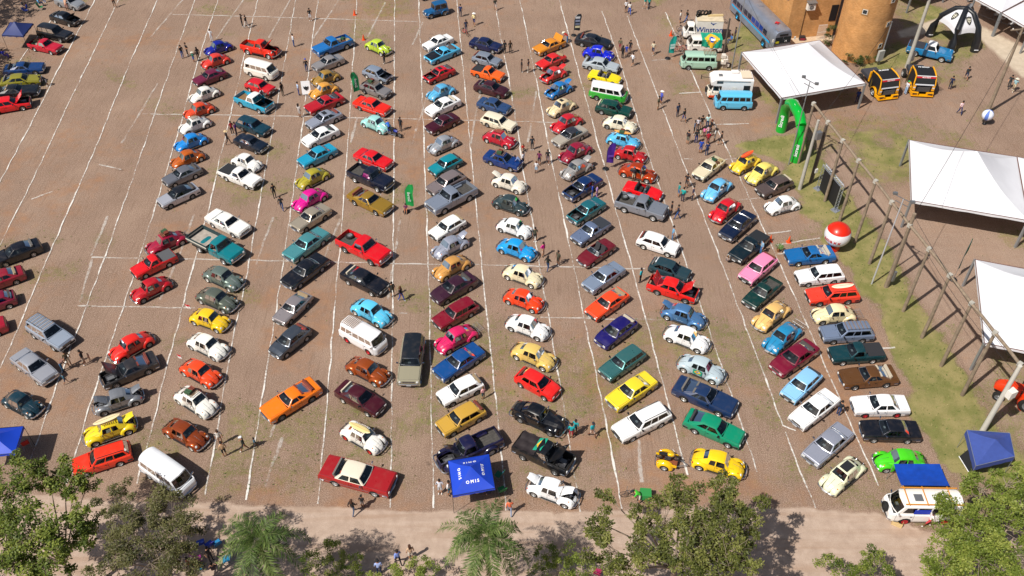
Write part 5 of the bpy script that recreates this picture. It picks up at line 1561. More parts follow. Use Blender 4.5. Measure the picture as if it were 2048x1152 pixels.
('F', 'cream-white rounded compact', 'bt', 'e6e0d2', -0.28, 73.59, -28.0, 0.968, 'lid', 'cream-white rounded compact between the blue sedan and the dark slate rounded compact'),
('F', 'dark slate rounded compact', 'bt', '2e3e42', -0.12, 70.12, -28.0, 0.981, '', 'dark slate rounded compact between the cream-white rounded compact and the white rounded compact'),
('F', 'white rounded compact', 'bt', 'f0f2f4', 0.24, 66.55, -28.0, 0.932, '', 'white rounded compact between the dark slate rounded compact and the bright blue rounded compact'),
('F', 'bright blue rounded compact', 'bt', '1a9ae0', 0.44, 63.44, -28.0, 1.005, '', 'bright blue rounded compact between the white rounded compact and the cream rounded compact'),
('F', 'cream rounded compact', 'bt', 'e8dcb8', 0.98, 59.89, -28.0, 0.988, '', 'cream rounded compact between the bright blue rounded compact and the red-orange rounded compact'),
('F', 'red-orange rounded compact', 'bt', 'f04418', 1.02, 56.74, -27.0, 0.965, '', 'red-orange rounded compact between the cream rounded compact and the bright white rounded compact'),
('F', 'bright white rounded compact', 'bt', 'f3f3f3', 1.35, 53.47, -27.0, 1.023, '', 'bright white rounded compact between the red-orange rounded compact and the straw yellow rounded compact'),
('F', 'straw yellow rounded compact', 'bt', 'dcbc68', 1.79, 50.16, -30.0, 1.023, '', 'straw yellow rounded compact between the bright white rounded compact and the red modern hatchback'),
('F', 'red modern hatchback', 'mh', 'e42420', 2.04, 47.13, -36.0, 0.962, '', 'red modern hatchback between the straw yellow rounded compact and the black vintage sedan'),
('F', 'black vintage sedan', 'vt', '0e1016', 2.06, 43.74, -30.0, 0.92, '', 'black vintage sedan between the red modern hatchback and the black pickup'),
('F', 'black pickup with flag', 'pb', '14161a', 2.36, 40.26, -30.0, 0.92, 'hood,flag', 'black pickup with flag between the black vintage sedan and the white rounded compact'),
('F', 'white rounded compact with lids open', 'bt', 'f4f5f7', 2.92, 37.13, -23.7, 0.994, 'hood,lid', 'white rounded compact with lids open at bottom end of its row, after black pickup'),
('G', 'amber coupe', 'sd', 'd8881c', 4.58, 101.43, -142.0, 0.92, 'lid', 'amber coupe at the top end of its row, before the red fastback sedan'),
('G', 'red fastback sedan', 'fc', 'd42220', 4.69, 97.76, -140.0, 0.92, '', 'red fastback sedan between the amber coupe and the red rounded compact'),
('G', 'red rounded compact with open lids', 'bt', 'd02c2c', 4.87, 94.64, -140.0, 0.92, 'hood,lid', 'red rounded compact with open lids between the red fastback sedan and the blue rounded compact'),
('G', 'blue rounded compact with open lids', 'bt', '1a72b8', 5.37, 91.28, -140.0, 0.931, 'hood,lid', 'blue rounded compact with open lids between the red rounded compact and the beige rounded compact'),
('G', 'beige rounded compact', 'bt', 'e0cca4', 5.53, 87.58, -140.0, 0.976, 'sun', 'beige rounded compact between the blue rounded compact and the candy red rounded compact'),
('G', 'candy red rounded compact', 'bt', 'c01c28', 5.99, 84.38, -140.0, 1.057, '', 'candy red rounded compact between the beige rounded compact and the two-tone grey sedan'),
('G', 'two-tone grey sedan', 'ss', 'a49c90', 6.21, 81.79, -140.0, 1.003, 'roof=30323a', 'two-tone grey sedan between the candy red rounded compact and the maroon rounded compact'),
('G', 'maroon rounded compact', 'bt', '8c1430', 6.68, 78.89, -139.0, 1.065, '', 'maroon rounded compact between the two-tone grey sedan and the pale silver rounded compact'),
('G', 'pale silver rounded compact', 'bt', 'b8b4b0', 6.63, 75.95, -139.0, 0.982, 'm,lid', 'pale silver rounded compact between the maroon rounded compact and the dark blue sedan'),
('G', 'dark blue sedan', 'ss', '0e2c5c', 7.07, 72.81, -137.0, 1.08, 'hood', 'dark blue sedan between the pale silver rounded compact and the teal notchback'),
('G', 'teal notchback', 'ss', '2a7c88', 7.22, 69.05, -137.0, 1.017, 'm,hood', 'teal notchback between the dark blue sedan and the blue-grey small pickup'),
('G', 'blue-grey small pickup', 'ps', '7c8cac', 7.46, 65.99, -137.0, 0.961, 'm,ton=30343c', 'blue-grey small pickup between the teal notchback and the maroon convertible'),
('G', 'maroon convertible', 'cv', '6c1622', 7.77, 62.95, -137.0, 1.002, '', 'maroon convertible between the blue-grey small pickup and the silver-blue sedan'),
('G', 'silver-blue sedan', 'ss', '98a8c0', 8.21, 59.53, -138.0, 1.028, 'm', 'silver-blue sedan between the maroon convertible and the orange-red fastback'),
('G', 'orange-red fastback', 'fc', 'f04a20', 8.29, 56.2, -138.0, 1.0, '', 'orange-red fastback between the silver-blue sedan and the indigo hatchback'),
('G', 'indigo hatchback', 'mh', '1c1460', 8.76, 52.83, -137.0, 1.04, '', 'indigo hatchback between the orange-red fastback and the green-grey wagon'),
('G', 'green-grey wagon', 'wg', '447c7c', 8.98, 49.33, -140.0, 0.959, 'm', 'green-grey wagon between the indigo hatchback and the yellow notchback'),
('G', 'yellow notchback', 'ss', 'f0d430', 9.45, 46.33, -142.0, 1.065, '', 'yellow notchback between the green-grey wagon and the white long wagon'),
('G', 'white long wagon', 'wg', 'f2f2f2', 9.95, 43.25, -150.0, 1.08, 'rail', 'white long wagon at the bottom end of its row, after the yellow notchback'),
('H', 'black modern saloon', 'ms', '161c26', 10.07, 102.55, -20.0, 1.003, '', 'black modern saloon at the top end of its row, before the royal blue rounded compact'),
('H', 'royal blue rounded compact', 'bt', '0c20c8', 10.51, 99.58, -22.0, 1.018, '', 'royal blue rounded compact between the black modern saloon and the silver-grey fastback'),
('H', 'silver-grey fastback', 'fc', 'aab4bc', 10.65, 96.79, -22.0, 1.03, '', 'silver-grey fastback between the royal blue rounded compact and the yellow convertible'),
('H', 'yellow convertible', 'cv', 'f4dc10', 10.9, 94.12, -22.0, 0.962, '', 'yellow convertible between the silver-grey fastback and the green and white van'),
('H', 'green and white van', 'k2', '34a838', 11.01, 90.23, -20.0, 0.971, 'roof=f6f6f6', 'green and white van between the yellow convertible and the dark green hatchback'),
('H', 'dark green hatchback', 'ht', '084038', 11.4, 87.19, -22.0, 1.043, '', 'dark green hatchback between the green and white van and the ivory rounded compact'),
('H', 'ivory rounded compact with sticker', 'bt', 'ece4cc', 11.81, 84.2, -25.0, 1.001, '', 'ivory rounded compact with sticker between the dark green hatchback and the light blue rounded compact'),
('H', 'light blue rounded compact with surfboard', 'bt', '58b8e8', 11.89, 81.13, -25.0, 0.967, 'rack,surf,lug', 'light blue rounded compact with surfboard between ivory rounded compact and red and silver rounded compact'),
('H', 'red and silver rounded compact', 'bt', 'b81820', 12.42, 78.56, -25.0, 0.92, '', 'red and silver rounded compact between light blue rounded compact and copper orange off-road compact'),
('H', 'copper orange off-road compact', 'bt', 'c84410', 12.86, 75.37, -25.0, 1.023, 'm', 'copper orange off-road compact between the red and silver rounded compact and the red convertible'),
('H', 'red convertible', 'cv', 'e81018', 13.1, 72.29, -25.0, 0.967, '', 'red convertible between the copper orange off-road compact and the grey silver pickup'),
('H', 'grey silver pickup', 'pb', '949aa6', 12.66, 69.66, -26.0, 1.012, 'm,spare', 'grey silver pickup between the red convertible and the white fastback hatchback'),
('H', 'white fastback hatchback', 'ht', 'f4f2f2', 13.67, 64.16, -27.6, 1.014, '', 'white fastback hatchback between the grey silver pickup and the dark grey-green hatchback'),
('H', 'dark grey-green hatchback', 'ht', '34525c', 14.3, 60.57, -28.0, 0.967, 'm', 'dark grey-green hatchback between the white fastback hatchback and the red sedan'),
('H', 'red sedan with both lids up', 'ss', 'e01c18', 14.24, 58.1, -25.0, 1.08, 'hood,lid', 'red sedan with both lids up between dark grey-green hatchback and metallic blue rounded compact'),
('H', 'metallic blue rounded compact', 'bt', '5c8cc0', 14.75, 54.81, -28.0, 1.021, 'm,lid', 'metallic blue rounded compact between the red sedan and the clean white rounded compact'),
('H', 'clean white rounded compact', 'bt', 'f4f4f6', 14.66, 52.13, -30.0, 1.033, '', 'clean white rounded compact between the metallic blue rounded compact and the pale grey rounded compact'),
('H', 'pale grey rounded compact', 'bt', 'b4c4cc', 15.36, 48.78, -30.0, 1.025, 'flag', 'pale grey rounded compact between the clean white rounded compact and the navy muscle fastback'),
('H', 'navy muscle fastback', 'fb', '1c3258', 15.2, 45.8, -31.0, 1.032, '', 'navy muscle fastback between the pale grey rounded compact and the emerald green coupe'),
('H', 'emerald green coupe', 'fc', '0e8c68', 15.4, 42.68, -30.0, 1.08, '', 'emerald green coupe between the navy muscle fastback and the yellow rounded compact'),
('H', 'yellow rounded compact', 'bt', 'f8cc14', 15.2, 39.5, -20.0, 1.036, '', 'yellow rounded compact at the bottom end of its row, after the emerald green coupe'),
('I', 'cream small pickup', 'ps', 'd8ccae', 20.25, 76.11, -133.0, 0.933, 'load', 'cream small pickup at top end of its row, before light sky blue rounded compact'),
('I', 'light sky blue rounded compact', 'bt', '6cbcec', 20.51, 72.53, -133.0, 1.057, '', 'light sky blue rounded compact between the cream small pickup and the red rounded compact'),
('I', 'red rounded compact', 'bt', 'cc1424', 20.77, 69.26, -133.0, 1.059, '', 'red rounded compact between the light sky blue rounded compact and the dark navy sedan'),
('I', 'dark navy sedan', 'ss', '0e1c38', 21.52, 66.78, -132.0, 1.08, '', 'dark navy sedan between the red rounded compact and the black small pickup'),
('I', 'black small pickup', 'ps', '0e2028', 22.03, 63.74, -135.0, 1.068, 'ton=20242a', 'black small pickup between the dark navy sedan and the pink hatchback'),
('I', 'pink hatchback', 'ht', 'f08cb4', 22.29, 60.73, -135.0, 1.08, '', 'pink hatchback between the black small pickup and the dark green small pickup'),
('I', 'dark green small pickup', 'ps', '0c3430', 22.05, 57.56, -135.0, 0.978, '', 'dark green small pickup between the pink hatchback and the peach rounded compact'),
('I', 'peach rounded compact', 'bt', 'e4b870', 22.29, 54.8, -138.0, 1.08, '', 'peach rounded compact between the dark green small pickup and the teal blue rounded compact'),
('I', 'teal blue rounded compact', 'bt', '2484b4', 22.69, 52.21, -138.0, 1.08, 'rearrack', 'teal blue rounded compact between the peach rounded compact and the wine sedan'),
('I', 'wine sedan', 'ms', '74102c', 23.13, 49.87, -143.0, 1.041, '', 'wine sedan between the teal blue rounded compact and the baby blue hatchback'),
('I', 'baby blue hatchback', 'ht', '8cc4ec', 23.05, 46.97, -137.0, 0.993, '', 'baby blue hatchback between the wine sedan and the white notchback sedan'),
('I', 'white notchback sedan', 'ss', 'f4f4f4', 23.49, 44.51, -142.0, 1.08, 'band', 'white notchback sedan between the baby blue hatchback and the silver notchback sedan'),
('I', 'silver notchback sedan', 'ss', 'b0b4c4', 23.67, 41.13, -140.0, 1.08, 'm', 'silver notchback sedan between the white notchback sedan and the pale cream rounded compact'),
('I', 'pale cream rounded compact', 'bt', 'e4e4c4', 24.11, 38.47, -142.0, 1.053, 'bigsun', 'pale cream rounded compact at the bottom end of its row, after the silver notchback sedan'),
('N', 'golden rounded compact with orange surfboard', 'bt', 'f0c838', 24.18, 76.95, -143.0, 0.989, 'rack,surf', 'golden rounded compact with orange surfboard at top end of its row, before lemon rounded compact'),
('N', 'lemon rounded compact', 'bt', 'f0dc70', 25.53, 75.26, -140.0, 1.08, '', 'lemon rounded compact between the golden rounded compact and the taupe brown hatchback'),
('N', 'taupe brown hatchback', 'ht', '6c5c58', 26.35, 72.96, -150.0, 1.012, 'm', 'taupe brown hatchback between the lemon rounded compact and the white rounded compact'),
('N', 'white rounded compact by grass', 'bt', 'f2f2f0', 26.54, 70.02, -160.0, 0.949, '', 'white rounded compact by grass at bottom end of its row, after taupe brown hatchback'),
('J', 'blue and white coupe', 'fb', '1664a4', 27.43, 62.61, -173.0, 0.92, '', 'blue and white coupe at the top end of its row, before the white wagon'),
('J', 'white wagon', 'wg', 'f4f4f6', 27.63, 59.82, -172.0, 0.975, '', 'white wagon between the blue and white coupe and the red wagon'),
('J', 'red wagon with surfboard', 'wg', 'f0402c', 28.15, 57.33, -174.0, 1.044, 'surf,rail', 'red wagon with surfboard between the white wagon and the cream rounded compact'),
('J', 'cream rounded compact with rear rack', 'bt', 'ecdcb0', 27.71, 54.93, -176.0, 0.987, 'rearrack', 'cream rounded compact with rear rack between the red wagon and the grey-blue wagon'),
('J', 'grey-blue wagon with roof rack', 'wg', '8c9cb8', 28.17, 52.73, -176.0, 1.004, 'm,rack', 'grey-blue wagon with roof rack between the cream rounded compact and the dark teal small pickup'),
('J', 'dark teal small pickup', 'ps', '1e4c54', 28.37, 50.4, -175.0, 1.011, 'm,ton=2c2c30', 'dark teal small pickup between the grey-blue wagon and the brown coupe'),
('J', 'brown coupe', 'fb', '78502c', 28.62, 47.89, -174.0, 0.926, 'm', 'brown coupe between the dark teal small pickup and the white coupe'),
('J', 'white coupe', 'sd', 'f6f4f6', 28.7, 44.93, -179.0, 0.93, 'wheel=c82030', 'white coupe between the brown coupe and the black sedan'),
('J', 'black sedan', 'sd', '14161e', 28.75, 42.48, 178.0, 0.94, '', 'black sedan between the white coupe and the bright green rounded compact'),
('J', 'bright green rounded compact', 'bt', '48cc1c', 28.71, 39.72, 180.0, 0.998, '', 'bright green rounded compact at the bottom end of its row, after the black sedan'),
('M', 'cream and rust van', 'k1', 'e8e2da', 23.66, 101.38, 178.0, 1.004, 'rust', 'weathered cream and rust van half covered by a large flag'),
('M', 'mint van', 'k1', 'a4c8b4', 22.34, 97.34, 177.0, 1.011, 'vrack', 'mint green van with front to the left beside the flag-draped van'),
('M', 'light blue van', 'k1', '5cbce4', 24.93, 88.54, 178.0, 0.978, '', 'light blue van in front of the white motorhome'),
('T', 'blue off-roader', 'jp', '14588c', -9.97, 110.55, -152.0, 0.966, '', 'blue off-road car with beige canvas top at the upper edge'),
('T', 'dark green off-roader', 'jp', '1c3828', -11.07, 115.65, -152.0, 0.92, '', 'dark green off-road car behind the blue one at the upper edge'),
('T', 'blue truck with white cab roof', 'pb', '1478b0', 50.95, 99.98, -28.0, 1.059, 'roof=f2f4f6,ton=33343c', 'blue truck with white cab roof and covered bed beside the black inflatable tent'),
]
for row in CARS:
 vehicle(row)

# ---------------------------------------------------------------- materials for built things
WHITEPVC = mat('white_tent_fabric', 'dddde2', 0.55, var=0.05, vscale=.5, bump=.5, bscale=1.6)
BLUEFAB = mat('blue_canopy_fabric', '1040c0', 0.55, var=0.06, vscale=1.5)
NAVYFAB = mat('navy_canopy_fabric', '26346e', 0.6, var=0.08, vscale=1.5)
WOOD = mat('weathered_wood', '8a7a68', 0.85, var=0.25, vscale=3.0, bump=.4, bscale=14)
WOODD = mat('dark_wood_pole', '5a5048', 0.85, var=0.25, vscale=3.0)
CONCR = mat('concrete_pole', 'b0aca2', 0.8, var=0.12, vscale=2.0)
GALV = mat('galvanised_steel', '9a9ea2', 0.45, 0.5)
ALU = mat('truss_aluminium', 'c4c8d0', 0.35, 0.7)
BANB = mat('black_banner', '1c1c20', 0.6)
RUST = mat('eave_tube_brown', '6a4a42', 0.7)
def brick_material():
 m = bpy.data.materials.new('orange_brick')
 m.use_nodes = True
 nt = m.node_tree
 b = nt.nodes['Principled BSDF']
 b.inputs['Roughness'].default_value = .9
 uv = nt.nodes.new('ShaderNodeUVMap')
 br = nt.nodes.new('ShaderNodeTexBrick')
 br.inputs['Color1'].default_value = (*lin('c48648'), 1)
 br.inputs['Color2'].default_value = (*lin('d89e62'), 1)
 br.inputs['Mortar'].default_value = (*lin('bc9668'), 1)
 br.inputs['Scale'].default_value = 1.0
 br.inputs['Mortar Size'].default_value = .012
 br.inputs['Brick Width'].default_value = .25
 br.inputs['Row Height'].default_value = .085
 nt.links.new(uv.outputs[0], br.inputs['Vector'])
 n = nt.nodes.new('ShaderNodeTexNoise')
 n.inputs['Scale'].default_value = .9
 n.inputs['Detail'].default_value = 8
 tc = nt.nodes.new('ShaderNodeTexCoord')
 nt.links.new(tc.outputs['Object'], n.inputs['Vector'])
 mr = nt.nodes.new('ShaderNodeMapRange')
 mr.inputs['From Min'].default_value = .3
 mr.inputs['From Max'].default_value = .7
 mr.inputs['To Min'].default_value = .84
 mr.inputs['To Max'].default_value = 1.14
 nt.links.new(n.outputs['Fac'], mr.inputs['Value'])
 vm = nt.nodes.new('ShaderNodeVectorMath')
 vm.operation = 'SCALE'
 nt.links.new(br.outputs['Color'], vm.inputs[0])
 nt.links.new(mr.outputs[0], vm.inputs['Scale'])
 nt.links.new(vm.outputs[0], b.inputs['Base Color'])
 bp = nt.nodes.new('ShaderNodeBump')
 bp.inputs['Strength'].default_value = .6
 bp.inputs['Distance'].default_value = .02
 nt.links.new(br.outputs['Fac'], bp.inputs['Height'])
 bp.invert = True
 nt.links.new(bp.outputs[0], b.inputs['Normal'])
 return m
BRICK = brick_material()

def tent(name, label, group, corners, eave, apex_z, fabric, post_r=.09, sag=.25, valance=.25, postmat=None, apex=None, feet=None, wallside=None, eavemat=None):
 c = [Vector((p[0], p[1], eave)) for p in corners]
 o = sum(c, Vector()) / 4
 base = Vector((o.x, o.y, 0))
 t = thing(name, label, 'tent', base, 0, group)
 c = [p - base for p in c]
 ap = Vector((0, 0, apex_z)) if apex is None else Vector((apex[0] - base.x, apex[1] - base.y, apex_z))
 for k in range(4):
  a, b = c[k], c[(k + 1) % 4]
  m = MB()
  rows = []
  n = 8
  for i in range(n + 1):
   s = i / n
   row = []
   for j in range(n + 1):
    q = a.lerp(b, j / n)
    p = q.lerp(ap, s)
    p.z -= sag * sin(pi * s) * (1 - .35 * sin(pi * j / n)) + .05 * sin(pi * j / n) * (1 - s)
    row.append(p)
   rows.append(row)
  m.grid(rows)
  me = m.mesh('roof_panel', fabric, 30)
  ob('roof_panel', me, t)
  if valance:
   v = MB()
   out = Vector((b.y - a.y, a.x - b.x, 0)).normalized() * .012
   rows = [[a.lerp(b, j / 10) + out + Vector((0, 0, .0)) for j in range(11)], [a.lerp(b, j / 10) + out * 2 + Vector((0, 0, -valance - .03 * sin(j * 2.1))) for j in range(11)]]
   v.grid(rows)
   ob('valance', v.mesh('valance', fabric), t)
  e = MB().tube([a, b], .035 if post_r > .05 else .02, 6)
  ob('eave_tube', e.mesh('eave_tube', eavemat or RUST), t)
  f = c[k].copy()
  f.z = 0
  p = MB().box((f.x, f.y, eave / 2), (post_r * 2, post_r * 2, eave), rz=.3) if post_r > .05 else MB().tube([f, c[k]], post_r, 6)
  ob('post', p.mesh('post', postmat or GALV), t)
 return t
E1, E2 = Vector((9.75, -2.95, 0)), Vector((2.95, 9.95, 0))
def square(p):
 p = Vector((p[0], p[1], 0))
 return [p, p + E1, p + E1 + E2, p + E2]
tent('marquee', 'white pyramid marquee beside the brick tower and racing trucks', 'white pyramid marquees', [(29.2, 85.2), (39.1, 88.2), (36.4, 97.9), (26.7, 95.1)], 3.25, 6.3, WHITEPVC, sag=.45)
tent('marquee', 'large white marquee at the right edge crossed by an overhead wire', 'white pyramid marquees', square((37.5, 67.3)), 3.25, 6.4, WHITEPVC, sag=.45)
tent('marquee', 'white marquee cut by the right edge, joined to the wire-crossed one', 'white pyramid marquees', square(Vector((37.5, 67.3, 0)) + E1 * 1.004), 3.25, 6.4, WHITEPVC, sag=.45)
tent('marquee', 'white marquee at the lower right behind the red tractor', 'white pyramid marquees', square((37.5, 49.1)), 3.2, 6.4, WHITEPVC, sag=.45)
tent('marquee', 'white marquee at the top edge above the black inflatable tent', 'white pyramid marquees', [(51.8, 111.2), (57.6, 114.2), (54.5, 120), (48.6, 117)], 3.0, 5.2, WHITEPVC, sag=.35)
tent('marquee', 'white marquee in the top right corner over white chairs', 'white pyramid marquees', [(60.67, 105.00, 3.2), (58.85, 108.79, 3.2), (67.5, 124), (74, 115.5)], 3.2, 6.2, WHITEPVC, sag=.4)
tent('marquee', 'white marquee on the right edge below the corner marquee', 'white pyramid marquees', [(62.45, 100.63, 3.2), (60.74, 104.87, 3.2), (74.2, 115.3), (80, 106)], 3.2, 6.2, WHITEPVC, sag=.4)
cn = tent('pop_up_canopy', 'bright blue lettered pop-up canopy beside the white car with open lids', 'blue pop-up canopies', [(-4.12, 35.62, 2.15), (-1.18, 36.27, 2.15), (-1.65, 39.17, 2.15), (-4.60, 38.57, 2.15)], 2.15, 3.1, BLUEFAB, .02, .12, .18, BLACKP, eavemat=BLACKP)
cc = [Vector(p) for p in ((-4.12, 35.62, 2.15), (-1.18, 36.27, 2.15), (-1.65, 39.17, 2.15), (-4.60, 38.57, 2.15))]
co = sum(cc, Vector()) / 4
for k in range(4):
 a, b = cc[k], cc[(k + 1) % 4]
 mid = (a + b) / 2
 up = Vector((co.x, co.y, 3.1)) - mid
 p = mid + up * .42 + Vector((0, 0, -.03)) - Vector((co.x, co.y, 0))
 nrm = (b - a).cross(up).normalized()
 lettering('O M I S', .30, LETW, cn, frame_mat(p - nrm * .055, b - a, up), bold=.012)
tent('pop_up_canopy', 'faded blue canopy with solar panel among trees at the right', 'blue pop-up canopies', [(33.09, 38.09, 2.2), (36.20, 38.91, 2.2), (36.68, 41.01, 2.2), (33.61, 41.29, 2.2)], 2.2, 3.0, mat('faded_blue_fabric', '3c5098', 0.6, var=.08), .02, .1, .5, GALV, eavemat=GALV)
tent('pop_up_canopy', 'blue canopy cut by the left edge beside yellow compact', 'blue pop-up canopies', [(-38.93, 38.78, 2.3), (-35.84, 39.13, 2.3), (-36.17, 41.56, 2.3), (-39.44, 41.24, 2.3)], 2.3, 3.1, BLUEFAB, .02, .12, .2, BLACKP, eavemat=BLACKP)
tent('pop_up_canopy', 'dark navy canopy in the shade of the upper left corner', 'blue pop-up canopies', [(-62.08, 101.11, 2.2), (-59.37, 100.86, 2.2), (-59.39, 104.09, 2.2), (-62.38, 104.42, 2.2)], 2.2, 3.2, NAVYFAB, .02, .1, .15, BLACKP, eavemat=BLACKP)
sp_ = thing('solar_panel', 'black solar panel leaning against the faded blue canopy', 'panel', (33.94, 39.69, 0), .15)
ob('panel_sheet', MB().box((0, 0, .75), (.05, 1.6, 1.5), ry=.5).mesh('panel_sheet', BANB), sp_)
ob('panel_frame', MB().box((-.37, 0, .10), (.06, 1.66, .05), ry=.5).box((.37, 0, 1.4), (.06, 1.66, .05), ry=.5).mesh('panel_frame', LETW), sp_)

# ---------------------------------------------------------------- black inflatable tent with white sails
it = thing('inflatable_tent', 'black inflatable four-legged tent with white sails bearing crests', 'tent', (54.98, 102.37, 0))
INFB = mat('black_inflatable', '1e2024', 0.35, coat=.3)
p0 = Vector((54.98, 102.37, 0))
feet = [Vector(q) - p0 for q in ((52.98, 104.92, 0), (53.80, 100.76, 0), (56.85, 101.37, 0), (57.71, 106.48, 0))]
ctr = sum(feet, Vector()) / 4
feet = [ctr + (f - ctr) * 1.1 for f in feet]
hub = ctr + Vector((0, 0, 4.5))
for f in feet:
 pts = [f, f.lerp(ctr, .05) + Vector((0, 0, 1.5)), f.lerp(ctr, .20) + Vector((0, 0, 2.9)), f.lerp(ctr, .62) + Vector((0, 0, 4.25)), hub]
 ob('inflated_leg', MB().tube(pts, [.52, .46, .38, .33, .33], 12).mesh('inflated_leg', INFB, 60), it)
 st = Vector((-.1, -1, 0)).normalized()
 ob('leg_band', MB().box(f + Vector((0, 0, .4)) + st * .5, (.5, .06, .08)).mesh('leg_band', LETW), it)
for k in range(4):
 a, b = feet[k], feet[(k + 1) % 4]
 def leg(f, s):
  q = [(.14, 2.2), (.20, 2.9), (.62, 4.2), (.86, 4.45)]
  i_ = min(2, int(s * 3))
  u = s * 3 - i_
  fr, z = q[i_][0] + (q[i_ + 1][0] - q[i_][0]) * u, q[i_][1] + (q[i_ + 1][1] - q[i_][1]) * u
  return f.lerp(ctr, fr) + Vector((0, 0, z))
 m = MB()
 m.grid([[leg(a, i / 9).lerp(leg(b, i / 9), j / 8) + Vector((0, 0, .25 * sin(pi * j / 8) * (1 - i / 9))) for j in range(9)] for i in range(10)])
 ob('sail', m.mesh('sail', WHITEPVC, 40), it)
 p0_, p1_, p2_ = leg(a, .42).lerp(leg(b, .42), .5), leg(a, .42), leg(a, .75).lerp(leg(b, .75), .5)
 up = p2_ - p0_
 xd = b - a
 sh = MB()
 pts = [(-.42, .5), (0, .62), (.42, .5), (.38, -.1), (.2, -.45), (0, -.62), (-.2, -.45), (-.38, -.1)]
 sh.poly(pts, 0, .012)
 sh.poly([(x * .66, y * .62 + .02) for x, y in pts], .012, .02, 1)
 for y0 in (.22, -.02, -.24):
  sh.poly([(-.26, y0), (.26, y0), (.24, y0 + .09), (-.24, y0 + .09)], .02, .028)
 n = xd.normalized().cross(up.normalized())
 if n.z < 0:
  xd = -xd
  n = -n
 e_ = ob('crest', sh.mesh('crest', [flat('2c2c28'), flat('d8d4c0')]), it)
 e_.matrix_basis = frame_mat(p0_ + up * .35 + n * .16, xd, up) @ Matrix.Scale(.85, 4)

# ---------------------------------------------------------------- brick building and tower
def uvmesh(mb, name, mats, uvs, smooth=None):
 me = mb.mesh(name, mats, smooth)
 l = me.uv_layers.new(name='UVMap')
 for p in me.polygons:
  for li in p.loop_indices:
   l.data[li].uv = uvs[me.loops[li].vertex_index]
 return me
tw = thing('brick_tower', 'round orange brick tower with small square windows and shrubs below', 'tower', (42.4, 101.0, 0))
m = MB()
R_, n, HT_ = 2.95, 40, 12.0
uv = []
rows = []
for i in range(2):
 z = i * HT_
 row = []
 for j in range(n + 1):
  a = 2 * pi * j / n
  row.append((R_ * cos(a), R_ * sin(a), z))
  uv.append((R_ * a, z))
 rows.append(row)
m.grid(rows)
ob('wall', uvmesh(m, 'wall', BRICK, uv, 40), tw)
ob('coping', MB().lathe([(R_ - .3, HT_), (R_ + .12, HT_), (R_ + .12, HT_ + .25), (R_ - .3, HT_ + .25), (0.01, HT_ + .1)], 40).mesh('coping', CONCR, 30), tw)
WHF = mat('white_frame', 'e4e0d8', 0.6)
DKG = mat('dark_window_glass', '2a2e30', 0.15)
for az, z in ((-52, 4.9), (-58, 2.2), (-118, 6.6), (-60, 8.0)):
 a = radians(az)
 d = Vector((cos(a), sin(a), 0))
 t_ = Vector((-sin(a), cos(a), 0))
 w_ = ob('window', MB().box((0, 0, 0), (.08, .8, .8)).mesh('window', mat('tan_surround', 'b08858', .8)), tw)
 w_.matrix_basis = Matrix.Translation(d * (R_ + .01) + Vector((0, 0, z))) @ Matrix.Rotation(a, 4, 'Z')
 ob('pane', MB().box((.05, 0, 0), (.02, .5, .5)).mesh('pane', DKG), w_)
 ob('frame', MB().box((.06, 0, .26), (.03, .56, .05)).box((.06, .26, 0), (.03, .05, .5)).box((.06, -.26, 0), (.03, .05, .5)).box((.06, 0, -.26), (.03, .56, .05)).mesh('frame', WHF), w_)
bd = thing('brick_building', 'orange brick building with air conditioner behind the silver coach', 'building', (34.2, 103.9, 0))
A_ = Vector((0, 0, 0))
B_ = Vector((6.2, 1.0, 0))
Cc = Vector((-3.1, 12.5, 0))
def wallmesh(a, b, h, name, t=.25):
 d = (b - a)
 L_ = d.length
 nn = Vector((d.y, -d.x, 0)).normalized()
 m = MB()
 m.add([a, b, b + Vector((0, 0, h)), a + Vector((0, 0, h)), a - nn * t, b - nn * t, b - nn * t + Vector((0, 0, h)), a - nn * t + Vector((0, 0, h))], [(0, 1, 2, 3), (5, 4, 7, 6), (3, 2, 6, 7), (1, 5, 6, 2), (4, 0, 3, 7)])
 return uvmesh(m, name, BRICK, [(0, 0), (L_, 0), (L_, h), (0, h)] * 2), nn
HB = 8.5
me, n1 = wallmesh(A_, B_, HB, 'wall')
ob('wall', me, bd)
me, n2 = wallmesh(Cc, A_, HB, 'wall')
ob('wall', me, bd)
ob('roof', MB().poly([A_ + Vector((.2, .3, 0)), B_ + Vector((0, .3, 0)), B_ + Vector((2, 13, 0)), Cc + Vector((.3, 0, 0))], HB - .5, HB - .3).mesh('roof', CONCR), bd)
d1 = (B_ - A_).normalized()
d2 = (A_ - Cc).normalized()
for k in range(6):
 p = A_ - d2 * (1.2 + 1.35 * k) + n2 * .05 + Vector((0, 0, 5.2))
 w_ = ob('porthole', MB().lathe([(.34, -.05), (.36, .06), (.26, .07), (.24, -.03)], 16, 0, (0, 0, 0), 'X').mesh('porthole', WHF, 40), bd)
 w_.matrix_basis = Matrix.Translation(p) @ Matrix.Rotation(atan2(n2.y, n2.x), 4, 'Z')
 ob('pane', MB().lathe([(0.001, .0), (.26, .0)], 16, 0, (0, 0, 0), 'X').mesh('pane', DKG), w_)
p = A_ + d1 * 2.3 + n1 * .35 + Vector((0, 0, 4.5))
ac = ob('air_conditioner', MB().box((0, 0, 0), (.5, 1.0, .75)).mesh('air_conditioner', WHF), bd)
ac.matrix_basis = Matrix.Translation(p) @ Matrix.Rotation(atan2(n1.y, n1.x), 4, 'Z')
ob('fan_grille', MB().lathe([(.28, .255), (.28, .27), (.05, .27)], 16, 0, (0, 0, 0), 'X').mesh('fan_grille', STEEL), ac)
ob('hood_roof', MB().box((.05, 0, .62), (.7, 1.2, .05), ry=.15).mesh('hood_roof', STEEL), ac)
